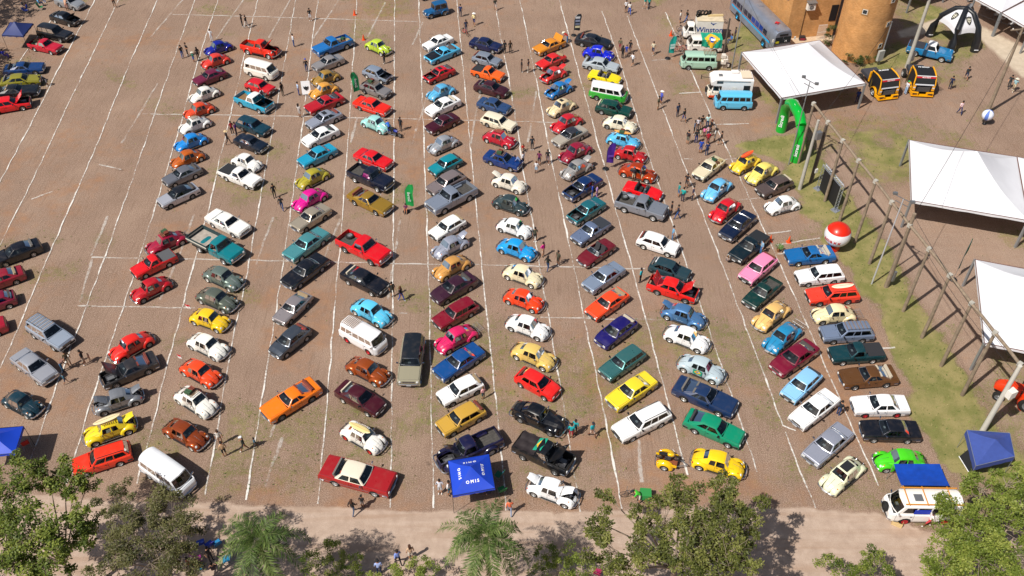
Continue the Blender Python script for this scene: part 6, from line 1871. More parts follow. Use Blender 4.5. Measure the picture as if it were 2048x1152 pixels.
p = A_ + d1 * 1.9 + n1 * .06
ob('cable', MB().tube([p + Vector((0, 0, 4.2)), p + Vector((0, 0, .1))], .03, 5).mesh('cable', BLACKP), bd)
p = A_ + d1 * 5.2 + n1 * .03
dr = ob('door', MB().box((0, 0, 1.05), (.05, .9, 2.1)).mesh('door', BANB), bd)
dr.matrix_basis = Matrix.Translation(p + d1 * .5 + Vector((0, 0, 2.2))) @ Matrix.Rotation(atan2(n1.y, n1.x), 4, 'Z')
gt = MB()
for k in range(9):
 gt.box((0, -.55 + k * .135, 1.0), (.03, .03, 2.0))
for z in (.05, 1.0, 1.95):
 gt.box((0, 0, z), (.035, 1.12, .04))
g_ = ob('railing', gt.mesh('railing', WHF), bd)
g_.matrix_basis = Matrix.Translation(p - d1 * .9 + n1 * .8 + Vector((0, 0, .2))) @ Matrix.Rotation(atan2(n1.y, n1.x), 4, 'Z')
pv_ = MB().poly([A_ + Vector((.2, -1.4, 0)), B_ + Vector((-.3, -1.3, 0)), B_ + Vector((0, -.02, 0)), A_ + Vector((0, -.02, 0))], .02, .22)
ob('plinth', pv_.mesh('plinth', mat('pale_pavement', 'c4ad92', .85, var=.1)), bd)
tb = thing('tote_bag', 'dark red and black bag on the step before the brick building', 'bag', Vector((34.2, 103.9, .22)) + d1 * 2.0 + Vector((.1, -.6, 0)))
ob('bag_body', MB().box((0, 0, .25), (.7, .5, .5)).mesh('bag_body', flat('2c2628')), tb)
ob('bag_front', MB().box((0, -.26, .2), (.6, .03, .3)).mesh('bag_front', flat('8a2838')), tb)

# ---------------------------------------------------------------- silver coach
def coach():
 hd = atan2(-7.0, 1.9)
 c = Vector((31.2 + 1.15 * .965, 102.2 + 1.15 * .26, 0)) - Vector((cos(hd), sin(hd), 0)) * 3.75
 t = thing('coach_bus', 'silver ribbed vintage coach with blue stripe beside the brick building', 'bus', c, hd)
 SIL = mat('brushed_silver', '98a0b0', 0.35, 0.55, var=.12, vscale=1.2)
 CY = mat('cyan_stripe', '1ea4dc', .4)
 L0, L1, w, H = -6.3, 5.9, 1.25, 3.15
 m = MB()
 secs = [(L0, .86), (L0 + .25, .97), (L0 + .7, 1), (L1 - .9, 1), (L1 - .35, .97), (L1, .88)]
 rows = []
 for x, k in secs:
  half = [(w * k, .40), (w * k, 1.55), (w * .99 * k, 2.2), (w * .95 * k, 2.62), (w * .84 * k, 2.92), (w * .6 * k, 3.08), (0, 3.15)]
  if x == L1:
   half = [(y, z - (.08 if z > 2.4 else 0)) for y, z in half]
  rows.append([(x, y, z) for y, z in half] + [(x, -y, z) for y, z in half[-2::-1]])
 m.grid([r[::-1] for r in rows])
 m.add(rows[0], [tuple(range(len(rows[0])))])
 m.add(rows[-1], [tuple(range(len(rows[0]) - 1, -1, -1))])
 ob('body', m.mesh('body', SIL, 35), t)
 for s in (1, -1):
  y = s * (w + .012)
  ob('stripe', MB().box(((L0 + L1) / 2, y, 1.28), (L1 - L0 - 1.6, .02, .22)).mesh('stripe', CY), t)
  ob('red_line', MB().box(((L0 + L1) / 2, s * (w + .008), 1.52), (L1 - L0 - 1.6, .02, .05)).mesh('red_line', flat('8a3038')), t)
  for k in range(4):
   ob('rib', MB().box(((L0 + L1) / 2, y, .55 + k * .16), (L1 - L0 - 1.8, .015, .03)).mesh('rib', SIL), t)
  for k in range(9):
   x = L0 + 1.4 + k * 1.06
   q = ob('side_window', MB().box((x, s * (w - .002), 1.98), (.88, .04, .62), rx=s * .03).mesh('side_window', mat('coach_glass', '1c3c8c' if 5 <= k <= 7 else '22283c', .12)), t)
  tm, rm = wheel_meshes(.48, .3, 'steel')
  for x in (3.75, -3.6):
   ob('wheel_arch', MB().lathe([(.62, s * (w - .1)), (.62, s * (w + .016)), (.001, s * (w + .016))], 18, 0, (x, 0, .52), 'Y').mesh('wheel_arch', BLACKP), t)
   q = ob('wheel', tm, t, (x, s * (w - .08), .48), (0, 0, 0 if s > 0 else pi))
   ob('rim', rm, q, color=rgba('1ea4dc'))
 for s in (1, -1):
  ob('windshield', MB().box((L1 + .005, s * .52, 1.95), (.05, .98, .85), ry=-.08).mesh('windshield', DKG), t)
  ob('headlight', MB().lathe([(0.001, .05), (.12, .03), (.14, -.02)], 12, 0, (L1, s * .8, .8), 'X').mesh('headlight', LAMPG), t)
  ob('mirror', MB().box((L1 + .2, s * 1.45, 2.1), (.08, .2, .35)).mesh('mirror', WHF), t)
 ob('roof_visor', MB().box((L1 - .5, 0, 3.02), (.7, 1.7, .16)).mesh('roof_visor', SIL), t)
 ob('destination_board', MB().box((L1 + .03, 0, 2.6), (.03, 1.1, .22)).mesh('destination_board', BANB), t)
 ob('roof_hatch', MB().box((-1.0, .2, 3.14), (.8, .7, .07)).mesh('roof_hatch', SIL), t)
 ob('front_bumper', MB().box((L1 + .08, 0, .55), (.12, 2.4, .22)).mesh('front_bumper', CHROME), t)
 ob('yellow_card', MB().box((L1 + .06, -.75, 1.7), (.02, .45, .25)).mesh('yellow_card', flat('c8c020')), t)
 lettering('26', .34, LETW, t, frame_mat((L1 + .09, .35, 1.8), (0, 1, 0), (0, 0, 1)), 'number')
 bw_ = tag(ob('roof_ornament', MB().tube([(-.3, 0, .05), (0, .1, .12), (.3, -.05, .06)], .08, 6).tube([(0, -.3, .06), (0, .1, .14), (.1, .35, .06)], .07, 6).mesh('roof_ornament', flat('c02028'))), 'red ornament lying on the roof of the silver coach', 'ornament')
 bw_.matrix_world = t.matrix_basis @ Matrix.Translation((4.0, -.1, 3.16))
coach()

# ---------------------------------------------------------------- timber frame of posts carrying a long beam
PF = [(29.93, 77.74, 0), (30.52, 74.45, 0), (31.12, 71.32, 0), (31.72, 68.12, 0), (32.37, 65.00, 0), (32.90, 62.00, 0), (33.47, 58.89, 0), (34.09, 55.85, 0), (34.67, 52.68, 0), (35.22, 49.50, 0), (35.83, 46.40, 0), (36.42, 43.31, 0)]
PF = [Vector((p[0], p[1], 0)) for p in PF]
tf = thing('timber_frame', 'row of weathered wooden posts joined by one long top beam', 'frame', PF[5])
pb_ = PF[5]
for k, p in enumerate(PF):
 q = p - pb_
 lean = Vector((RND.uniform(-.1, .1), RND.uniform(-.1, .1), 0))
 ob('post', MB().tube([q, q + lean * .5 + Vector((0, 0, 3.5)), q + Vector((0, 0, 7.1))], [.16, .145, .12], 9).mesh('post', WOOD, 50), tf)
 if k:
  a = PF[k - 1] - pb_ + Vector((0, 0, 7.2))
  b = q + Vector((0, 0, 7.2))
  ob('beam', MB().tube([a, a.lerp(b, .5) + Vector((0, 0, .04)), b], [.13, .12, .13], 8).mesh('beam', WOOD, 50), tf)
 ob('bracket', MB().box(q + Vector((0, 0, 7.2)), (.32, .32, .34), rz=.6).mesh('bracket', CONCR), tf)

def pole(name, label, foot, h, r0, r1, m, cross=None, box=None, group='poles and masts'):
 t = thing(name, label, 'pole', foot, 0, group)
 ob('shaft', MB().tube([(0, 0, 0), (0, 0, h)], r0, 9, r1=r1).mesh('shaft', m, 50), t)
 if cross:
  w_, az, z = cross
  ob('crossarm', MB().box((0, 0, z), (w_, .12, .12), rz=az).mesh('crossarm', WOOD), t)
  for s in (-.42, .42):
   ob('insulator', MB().lathe([(.05, 0), (.07, .05), (.04, .14), (0.001, .16)], 8, 0, (cos(az) * w_ * s, sin(az) * w_ * s, z + .06)).mesh('insulator', WHF), t)
  for s in (1, -1):
   ob('brace', MB().tube([(cos(az) * w_ * .3 * s, sin(az) * w_ * .3 * s, z), (0, 0, z - .7)], .03, 5).mesh('brace', STEEL), t)
 if box:
  d_, z, c = box
  ob('meter_box', MB().box((d_[0], d_[1], z), d_[2:], rz=.4).mesh('meter_box', c), t)
 return t
def flood(t, h, az):
 for k in (-1, 1):
  ob('lamp_arm', MB().box((cos(az) * .45 * k, sin(az) * .45 * k, h), (.9, .05, .05), rz=az).mesh('lamp_arm', STEEL), t)
  ob('flood_lamp', MB().box((cos(az) * .8 * k, sin(az) * .8 * k, h + .12), (.35, .25, .2), rz=az + .8).mesh('flood_lamp', STEEL), t)
 ob('lamp_arm', MB().box((0, 0, h - .5), (1.2, .05, .05), rz=az).mesh('lamp_arm', STEEL), t)
t = pole('lamp_mast', 'thin grey steel mast rising beside the green inflatable arch', (28.89, 77.47, 0), 9.9, .07, .045, GALV); flood(t, 9.9, 2.2)
pole('concrete_pole', 'pale slotted concrete pole carrying a grey transformer by the arch', (29.08, 73.28, 0), 8.2, .2, .13, CONCR, None, ((.3, -.15, .55, .45, .8), 6.6, STEEL))
pole('wooden_pole', 'dark wooden pole with white meter box beside the truss banner', (30.40, 74.37, 0), 6.9, .15, .12, WOODD, None, ((.2, -.1, .3, .25, .45), 1.6, WHF))
pole('concrete_pole', 'tall pale concrete pole with cables beside the round brick tower', (47.48, 97.29, 0), 10.5, .26, .16, CONCR, (2.2, .6, 9.8), ((.3, .05, .35, .3, 1.2), 1.5, STEEL))
pole('steel_pole', 'steel pole with grey control box at the foot of the tower', (44.32, 98.00, 0), 5.6, .09, .07, GALV, None, ((-.2, -.2, .8, .3, 1.3), 1.3, flat('a9aba6')))
pole('utility_pole', 'tall wooden utility pole with crossarm above the blue sphere', (53.37, 87.32, 0), 10.4, .2, .13, WOOD, (2.6, .15, 10.2))
pole('utility_pole', 'thick wooden pole with conduit standing among the frame posts', (33.54, 58.96, 0), 8.4, .22, .15, WOOD, None, ((.28, -.12, .25, .2, 1.1), 1.4, STEEL))
t = pole('lamp_mast', 'slim white mast with floodlights in front of the big marquee', (32.33, 59.29, 0), 9.7, .075, .05, mat('white_mast', 'c9cbd0', .4, .3)); flood(t, 9.7, 2.3)
pole('concrete_pole', 'white slotted concrete pole with white box beside the red tractor', (35.94, 42.64, 0), 7.8, .22, .15, mat('pale_concrete', 'cac6bc', .8, var=.06), None, ((.32, -.2, .6, .5, .7), 5.0, WHF))
pole('lamp_mast', 'tall thin mast between the light blue van and the coach', (26.37, 96.98, 0), 10.0, .08, .05, GALV)
pole('wooden_pole', 'dark short pole beside the whitewashed ruin', (26.04, 100.68, 0), 4.6, .13, .11, WOODD)
pole('lamp_mast', 'thin dark mast reaching over the marquee with an antenna', (32.61, 88.38, 0), 3.3, .03, .03, STEEL)
rn = thing('ruined_pillar', 'crumbling whitewashed brick pillar behind the mint van', 'pillar', (25.45, 97.21, 0))
for k in range(7):
 ob('block', MB().box((RND.uniform(-.35, .35), RND.uniform(-.2, .2), .15 + .26 * k * .9), (RND.uniform(.5, .9) * (1 - k * .06), .6, .32), rz=RND.uniform(-.3, .3)).mesh('block', mat('whitewash', 'd8cfc4', .9, var=.25, vscale=4)), rn)

# wires
def wire(label, a, b, sag=.8, r=.018):
 a, b = Vector(a), Vector(b)
 n = 14
 o = ob('overhead_wire', MB().tube([a.lerp(b, i / n) - Vector((0, 0, sag * 4 * (i / n) * (1 - i / n))) for i in range(n + 1)], r, 4).mesh('overhead_wire', BLACKP))
 tag(o, label, 'wire', 'overhead wires')
Pk = lambda p, z: (p[0], p[1], z)
wire('overhead wire from the crossarm pole to the tower pole', Pk((53.37, 87.32, 0), 10.3), Pk((47.48, 97.29, 0), 9.9), .5)
wire('upper wire from the crossarm pole leaving the right edge', Pk((53.37, 87.32, 0), 10.3), (75, 95, 10), .6)
wire('wire running from the tower pole over the top edge', Pk((47.48, 97.29, 0), 9.9), (46, 125, 10), .5)
wire('wire between the arch concrete pole and tower-foot pole', Pk((29.08, 73.28, 0), 8.1), Pk((44.32, 98.00, 0), 5.5), .5)
wire('long wire from conduit pole towards the crossarm pole', Pk((33.54, 58.96, 0), 8.3), Pk((53.37, 87.32, 0), 9.6), .7)
wire('wire crossing from the white box pole up to conduit pole', Pk((35.94, 42.64, 0), 7.7), Pk((33.54, 58.96, 0), 8.2), .6)
wire('wire across the beside-tower marquee roof to the thin mast', Pk((29.08, 73.28, 0), 8.0), Pk((26.37, 96.98, 0), 9.5), .5)
wire('lower wire running along the timber posts', Pk((34.09, 55.85, 0), 6.7), Pk((35.94, 42.64, 0), 7.0), .4)

# ---------------------------------------------------------------- truss gate with black banner
a, b = Vector((30.90, 73.28, 0)), Vector((31.77, 69.82, 0))
tg = thing('truss_banner_stand', 'silver truss goalpost frame holding a black banner on grass', 'banner stand', (a + b) / 2)
c_ = (a + b) / 2
a, b = a - c_, b - c_
def truss(p, q, w_=.14):
 m = MB()
 d = (q - p)
 L_ = d.length
 d.normalize()
 u = d.cross(Vector((.3, .8, .2))).normalized()
 v = d.cross(u)
 cs = [u * w_ + v * w_, u * w_ - v * w_, -u * w_ - v * w_, -u * w_ + v * w_]
 for c in cs:
  m.tube([p + c, q + c], .028, 5)
 k = max(2, int(L_ / .35))
 for i in range(k):
  for j in range(4):
   m.tube([p + d * (L_ * i / k) + cs[j], p + d * (L_ * (i + 1) / k) + cs[(j + 1) % 4]], .014, 4)
 return m
Z3 = Vector((0, 0, 3.0))
for nm, p, q in (('truss_leg', a, a + Z3), ('truss_leg', b, b + Z3), ('truss_beam', a + Z3, b + Z3)):
 ob(nm, truss(p, q).mesh(nm, ALU), tg)
dd = (b - a).normalized()
m = MB().add([a + dd * .2 + Vector((0, 0, .25)), b - dd * .2 + Vector((0, 0, .25)), b - dd * .2 + Vector((0, 0, 2.82)), a + dd * .2 + Vector((0, 0, 2.82))], [(0, 1, 2, 3)])
ob('banner', m.mesh('banner', BANB), tg)
for p in (a, b):
 ob('foot_frame', MB().box(p + Vector((0, 0, .06)), (.7, .7, .1), rz=.6).mesh('foot_frame', ALU), tg)

# ---------------------------------------------------------------- green inflatable arch
a, b = Vector((29.41, 83.77, 0)), Vector((29.73, 78.18, 0))
c_ = (a + b) / 2
ga = thing('inflatable_arch', 'bright green inflatable arch standing across the entrance path', 'arch', c_)
GRN = mat('green_inflatable', '06a832', 0.3, coat=.4)
la, lb = a - c_, b - c_
Z = lambda z: Vector((0, 0, z))
pts = [la, la + Z(1.6), la + Z(2.9), la.lerp(lb, .12) + Z(3.9), la.lerp(lb, .30) + Z(4.45), la.lerp(lb, .70) + Z(4.45), la.lerp(lb, .88) + Z(3.9), lb + Z(2.9), lb + Z(1.6), lb]
segs = [(pts[:4], 'arch_leg'), (pts[3:7], 'arch_top'), (pts[6:], 'arch_leg')]
for q, nm in segs:
 ob(nm, MB().tube(q, .55, 16).mesh(nm, GRN, 60), ga)
cd = Vector((-.55, -.83, 0))
for s, p, xd in (('Sicredi', la + Z(1.5), Z(1)), ('Sicredi', lb + Z(1.6), Z(1))):
 lettering(s, .55, LETW, ga, frame_mat(p + cd * .57, xd, Vector((cd.y, -cd.x, 0))), bold=.01)
lettering('Sicredi', .6, LETW, ga, frame_mat(la.lerp(lb, .5) + Z(4.45) + (cd + Z(.6)).normalized() * .58, lb - la, Z(1) - cd * .6), bold=.01)

# ---------------------------------------------------------------- red and white balloon, blue sphere
bl = thing('advertising_balloon', 'red and white inflatable ball with red neck on the grass', 'balloon', (30.12, 64.14, 0))
WB = mat('white_balloon', 'e6e4e8', .35, coat=.3)
RB_ = mat('red_balloon', 'd8260c', .35, coat=.3)
R0, zc = 1.2, 1.78
def ball(a0, a1, n=12):
 return [(R0 * cos(radians(a0 + (a1 - a0) * i / n)) + 1e-4, zc + R0 * sin(radians(a0 + (a1 - a0) * i / n))) for i in range(n + 1)]
ob('red_cap', MB().lathe(ball(28, 90), 28).mesh('red_cap', RB_, 60), bl)
ob('white_belly', MB().lathe(ball(-68, 28), 28).mesh('white_belly', WB, 60), bl)
ob('neck', MB().lathe([(.52, 0), (.56, .3), (.5, .62), (.55, .75)], 18).mesh('neck', RB_, 60), bl)
for k, ch in enumerate('amaxx'):
 az = radians(-166 + k * 17)
 el = radians(-6)
 d = Vector((cos(az) * cos(el), sin(az) * cos(el), sin(el)))
 x = Vector((-sin(az), cos(az), 0))
 lettering(ch, .52, flat('b8141c', .5), bl, frame_mat(Vector((0, 0, zc)) + d * (R0 + .012), x, d.cross(x)), bold=.012)
bs = thing('striped_sphere', 'blue and white paper sphere leaning at the foot of the crossarm pole', 'sphere', (52.20, 85.11, 0))
n = 10
for k in range(n):
 m = MB()
 rows = [[(.62 * cos(e) * cos(2 * pi * (k + j / 3) / n), .62 * cos(e) * sin(2 * pi * (k + j / 3) / n), 1.15 + .62 * sin(e)) for j in range(4)] for e in [radians(-90 + 18 * i) for i in range(11)]]
 m.grid(rows)
 ob('gore', m.mesh('gore', flat('dfe4f2') if k % 3 else flat('5a78c8'), 60), bs)
ob('stand', MB().tube([(0, 0, 0), (0, 0, .6)], .05, 6).mesh('stand', STEEL), bs)
ob('stand_plate', MB().lathe([(.25, 0), (.25, .04), (.001, .04)], 14).mesh('stand_plate', BLACKP), bs)

# ---------------------------------------------------------------- feather flags
def feather(label, foot, h, hexc, az, txt=None, stripes=None):
 t = thing('feather_flag', label, 'flag', foot, az, 'feather flags')
 ob('base', MB().lathe([(.34, 0), (.36, .06), (.30, .12), (.001, .13)], 16).mesh('base', BLACKP, 40), t)
 ob('flag_pole', MB().tube([(0, 0, 0), (0, 0, h * .7), (.12, 0, h * .9), (.45, 0, h)], .022, 5).mesh('flag_pole', STEEL), t)
 m = MB()
 rows = []
 for i in range(13):
  s = i / 12
  z = h * (.26 + .74 * s)
  x0 = 0 if s < .55 else .45 * ((s - .55) / .45) ** 2
  wd = .78 if s < .75 else .78 - .45 * ((s - .75) / .25) ** 2
  rows.append([(x0 + wd * j / 6, .07 * sin(j * 1.1 + s * 7) * (j / 6), z - .12 * (j / 6) * (1 - s)) for j in range(7)])
 m.grid(rows)
 key = 'flag' + hexc
 M[key] = M.get(key) or mat('flag_cloth_' + hexc, hexc, .7)
 cl = ob('cloth', m.mesh('cloth', M[key], 40), t)
 if txt:
  for s in (-1, 1):
   lettering(txt, .42, LETW, t, frame_mat((.40, s * .10, h * .58), (0, 0, 1), (-s * 1.0, 0, 0)), depth=.004)
 for k, (z, c) in enumerate(stripes or ()):
  for s in (-1, 1):
   ob('printed_band', MB().box((.40, s * .10, h * z), (.6, .006, .28)).mesh('printed_band', flat(c)), t)
feather('green feather flag behind the red sedan and luggage hatchback', (-17.42, 90.78, 0), 3.3, '18a060', -2.6, 'Sicredi')
feather('green feather flag standing on a grass patch beside the silver pickup', (-10.35, 69.64, 0), 3.4, '0c9a48', -.1, 'Sicredi')
feather('purple feather flag beside the red and silver rounded compact', (9.72, 76.71, 0), 3.2, '4a2090', .15, None, ((.52, '6a48b0'),))
feather('turquoise feather flag beside the parked bicycles', (18.98, 99.36, 0), 2.9, '18b0a4', .3, None, ((.62, 'c8ece8'), (.5, 'd8f0ee')))
feather('black feather flag with pale bands behind the black modern saloon', (7.81, 105.12, 0), 2.9, '20242c', .15, None, ((.85, 'cfd0d4'), (.7, '8890a8'), (.55, '707890'), (.42, 'd8cfa8')))
feather('dark green feather flag beside the lower right marquee corner', (39.87, 59.87, 0), 4.4, '0c7a50', .9)

# ---------------------------------------------------------------- cones, banner easel
def cone(label, p):
 t = thing('traffic_cone', label, 'cone', p, 0, 'traffic cones')
 OR_ = flat('e85018', .5)
 ob('cone_base', MB().box((0, 0, .025), (.42, .42, .05)).mesh('cone_base', OR_), t)
 ob('cone_body', MB().lathe([(.17, .05), (.03, .75), (.001, .75)], 14).mesh('cone_body', OR_, 50), t)
 for z in (.3, .52):
  r = .17 - .14 * (z - .05) / .70
  ob('white_band', MB().lathe([(r + .006, z - .06), (r - .02 + .006, z + .06)], 14).mesh('white_band', LETW, 50), t)
cone('orange cone standing alone on a lane line near the top edge', (-20.60, 110.67, 0))
cone('orange cone beside the lime green rounded compact', (-18.63, 104.01, 0))
cone('orange cone before the cluster of bicycles', (20.08, 105.10, 0))
cone('orange cone left of the potted plant beside the blue and white coupe', (24.43, 65.23, 0))
cone('orange cone right of the potted plant near the red balloon', (26.15, 65.08, 0))
pp = thing('potted_plant', 'small potted palm between two cones above the blue and white coupe', 'plant', (24.88, 63.79, 0))
ob('pot', MB().lathe([(.12, 0), (.18, .3), (.15, .3), (.14, .26), (.001, .26)], 12).mesh('pot', flat('8a5a3a'), 40), pp)
m = MB()
for k in range(12):
 a = k * 2.4
 m.add([(cos(a) * .02, sin(a) * .02, .3), (cos(a + .2) * .3, sin(a + .2) * .3, .65), (cos(a) * .55, sin(a) * .55, .6), (cos(a - .2) * .3, sin(a - .2) * .3, .62)], [(0, 1, 2, 3)])
ob('foliage', m.mesh('foliage', flat('4a6a2c')), pp)
be = thing('banner_easel', 'white banner with black emblem held upright beside mustard compact', 'banner', (-23.63, 91.11, 0), .15)
ob('banner_sheet', MB().box((0, 0, .95), (1.0, .03, 1.55), rx=-.25).mesh('banner_sheet', LETW), be)
em = MB().poly([(-.3, .2), (-.1, .12), (0, .22), (.1, .12), (.3, .2), (.24, -.1), (0, -.3), (-.24, -.1)], 0, .01)
q = ob('emblem', em.mesh('emblem', BANB), be)
q.matrix_basis = frame_mat((0, -.07, .95), (1, 0, 0), (0, .25, 1))
ob('easel_legs', MB().tube([(-.4, 0, 0), (-.4, .15, .6)], .02, 4).tube([(.4, 0, 0), (.4, .15, .6)], .02, 4).tube([(0, .7, 0), (0, .25, 1.2)], .02, 4).mesh('easel_legs', STEEL), be)

# ---------------------------------------------------------------- special vehicles
K('ct', L=4.7, W=1.76, H=1.96, axf=1.50, axr=-1.25, rw=.33, zs=.34, nohood=True, nogrille=True, top=[(-2.35, .66), (.88, .66), (.92, 1.12), (2.1, 1.12), (2.2, 1.10), (2.35, .98)], cx=2.18, rfx=1.92, rrx=1.02, gx=.93, wr=.70, wins=[(.10, .86)], lamp='round', lampz=.8, lampxy=(2.26, .56), lampr=.12, inset=.045, plan=[(-1, .9), (.36, .9), (.38, 1), (.72, 1), (.88, .96), (.96, .86), (1, .74)], seatx=1.45, rcurve=.03, fcurve=.22, roofcurve=.14, rdrop=.12, sv=(.14, .86))
def fit(px0, px1):
 return None
wtr = thing('box_truck', 'white box truck with blue lettering and tyres on its roof', 'truck', (23.82, 104.71, 0), radians(178))
put_parts(KIT['ct'], wtr, dict(paint=rgba('eeece6'), roof=rgba('f2f0ea'), hood=rgba('eeece6'), rim=rgba('b0b0b0'), seat=rgba('4a4442')))
ob('cargo_box', MB().box((-.75, 0, 1.66), (3.2, 1.9, 1.95)).mesh('cargo_box', mat('dirty_white_box', 'dedad2', .6, var=.1, vscale=1.5)), wtr)
ob('roof_edge', MB().box((-.75, 0, 2.66), (3.24, 1.94, .05)).mesh('roof_edge', mat('rusty_cream_roof', 'cfc0a4', .8, var=.15, vscale=2)), wtr)
lettering('Winston', .95, BLUET, wtr, frame_mat((-.75, .965, 1.50), (-1, 0, 0), (0, 0, 1)), bold=.012)
eg = MB().poly([(-.35, .08), (-.30, .26), (-.12, .06), (.40, .16), (.10, -.02), (.0, -.16), (-.16, -.02)], 0, .01)
e_ = ob('bird_mark', eg.mesh('bird_mark', BLUET), wtr)
e_.matrix_basis = frame_mat((-1.15, .962, 2.28), (-1, 0, 0), (0, 0, 1))
tm, rm = wheel_meshes(.33, .2, 'steel')
for k in range(5):
 q = tag(ob('loose_tyre', tm), ['first tyre on the box truck roof, nearest the cab', 'second tyre on the box truck roof from the cab', 'third tyre on the box truck roof from the cab', 'tyre lying against the cab end of the truck roof', 'last tyre of the roof row, towards the flat board'][k], 'tyre', 'tyres on the box truck roof')
 q.matrix_world = wtr.matrix_basis @ Matrix.Translation((.55 - .42 * k if k < 3 else (.72 if k == 3 else -.75), -.6 + (.5 if k == 3 else 0), 2.68 + .33)) @ Matrix.Rotation(.2 * k, 4, 'Z')
bx_ = tag(ob('roof_board', MB().box((0, 0, .08), (1.9, .35, .14)).mesh('roof_board', flat('c8b080'))), 'pale timber board lying on the rear of the box truck roof', 'board')
bx_.matrix_world = wtr.matrix_basis @ Matrix.Translation((-1.5, -.45, 2.69)) @ Matrix.Rotation(.1, 4, 'Z')

# flag draped over the weathered van
def draped_flag(org, xd, w_, h_, parent_name, label, fold):
 pass
 rows = []
 n, k = 14, 12
 m = MB()
 def P(u, v):
  return fold(u, v)
 quads = {0: [], 1: [], 2: [], 3: []}
 V = [[P(i / n, j / k) for j in range(k + 1)] for i in range(n + 1)]
 for i in range(n):
  for j in range(k):
   u, v = (i + .5) / n - .5, (j + .5) / k - .5
   mi = 0
   if abs(u) / .42 + abs(v) / .42 < 1:
    mi = 1
   if hypot(u * 1.35, v) < .19:
    mi = 2
    if abs(v - .06 + .25 * u) < .03:
     mi = 3
   m.add([V[i][j], V[i + 1][j], V[i + 1][j + 1], V[i][j + 1]], [(0, 1, 2, 3)], mi)
 me = m.mesh('flag', [flat('149a7c'), flat('f0bc28'), flat('1a50b8'), flat('e8ecf4')], 60)
 o = ob('draped_flag', me)
 return tag(o, label, 'flag')
vx, vy, vh, vs_ = [(r[4], r[5], r[6], r[7]) for r in CARS if r[1] == 'cream and rust van'][0]
mv = Matrix.Translation((vx, vy, 0)) @ Matrix.Rotation(radians(vh), 4, 'Z')
def fold1(u, v):
 x = .55 - 2.5 * u
 s = v * 2.9
 y = -.78 + s
 if y < .80:
  z = 1.97 + .03 * sin(u * 20)
 else:
  z = max(1.0 - .25 * u, 1.97 - (y - .80) * 1.0)
  y = .80 + .10 + .05 * sin(u * 22 + v * 3)
  z += .06 * sin(u * 9)
 return mv @ Vector((x, y, z))
draped_flag((0, 0, 0), None, 1, 1, None, 'green, yellow and blue flag draped over the weathered van', fold1)

for rt_, ty, ds in FL:
 if ty == 'pb':
  mm = rt_.matrix_basis
  bc = tag(ob('bed_cloth', MB().grid([[mm @ Vector((-2.3 + 1.9 * i / 8, -.9 + 1.8 * j / 8, 1.22 + .07 * sin(i * 1.7 + j) + .05 * cos(j * 2.1))) for j in range(9)] for i in range(9)]).mesh('bed_cloth', flat('2a2224'), 50)), 'dark cloth heaped over the bed of the black pickup', 'cloth')
  draped_flag(None, None, 1, 1, None, 'small green and yellow flag lying behind the black pickup cab', lambda u, v: mm @ Vector((-.75 + .75 * v, -.55 + 1.3 * u, 1.36 + .42 * v + .04 * sin(u * 9))))
 else:
  mm = rt_.matrix_basis
  draped_flag(None, None, 1, 1, None, 'small green and yellow flag hanging on the pale grey rounded compact door', lambda u, v: mm @ Vector((-.45 + .75 * u, -.72 - .03 * sin(u * 8), .90 - .5 * (1 - v) + .06)))
for lb, ds, dy in (('red and white pennant fixed to the sunny yellow rounded compact', 'sunny yellow rounded compact', .5), ('red and white pennant fixed to the orange rounded compact', 'orange rounded compact', .5)):
 r_ = [r for r in CARS if r[1] == ds][0]
 mm = Matrix.Translation((r_[4], r_[5], 0)) @ Matrix.Rotation(radians(r_[6]), 4, 'Z')
 q = thing('car_pennant', lb, 'flag', (0, 0, 0))
 q.matrix_basis = mm @ Matrix.Translation((-1.45, -.25, .90))
 ob('staff', MB().tube([(0, 0, 0), (-.05, 0, 1.0)], .012, 4).mesh('staff', STEEL), q)
 ob('cloth', MB().grid([[(-.05 - .55 * j / 4, .04 * sin(j * 2), .55 + .45 * i / 2) for j in range(5)] for i in range(3)]).mesh('cloth', flat('e8e4e4')), q)
 ob('red_corner', MB().grid([[(-.06 - .53 * j / 4, .04 * sin(j * 2) - .012, .80 + .2 * i / 2) for j in range(5)] for i in range(3)]).mesh('red_corner', flat('c82028')), q)
# motorhome
mhm = thing('motorhome', 'white motorhome with cream and orange cab behind the light blue van', 'motorhome', (24.64, 90.72, 0), radians(178))
put_parts(KIT['ct'], mhm, dict(paint=rgba('ece0cc'), roof=rgba('ece6dc'), rim=rgba('d8d4cc'), seat=rgba('a08a6c')))
HW = mat('motorhome_panel', 'e8e4e2', .5, var=.03)
m = MB()
rows = []
for x, z0, z1 in ((-2.55, .55, 2.75), (.9, .55, 2.85), (.92, 1.95, 2.85), (1.7, 1.98, 2.8), (2.15, 2.05, 2.5)):
 rows.append([(x, -1.0, z0), (x, -1.0, z1 - .1), (x, -.9, z1), (x, .9, z1), (x, 1.0, z1 - .1), (x, 1.0, z0)])
m.grid(rows)
m.add(rows[0], [(0, 1, 2, 3, 4, 5)])
m.add(rows[-1], [(5, 4, 3, 2, 1, 0)])
ob('house_body', m.mesh('house_body', HW, 30), mhm)
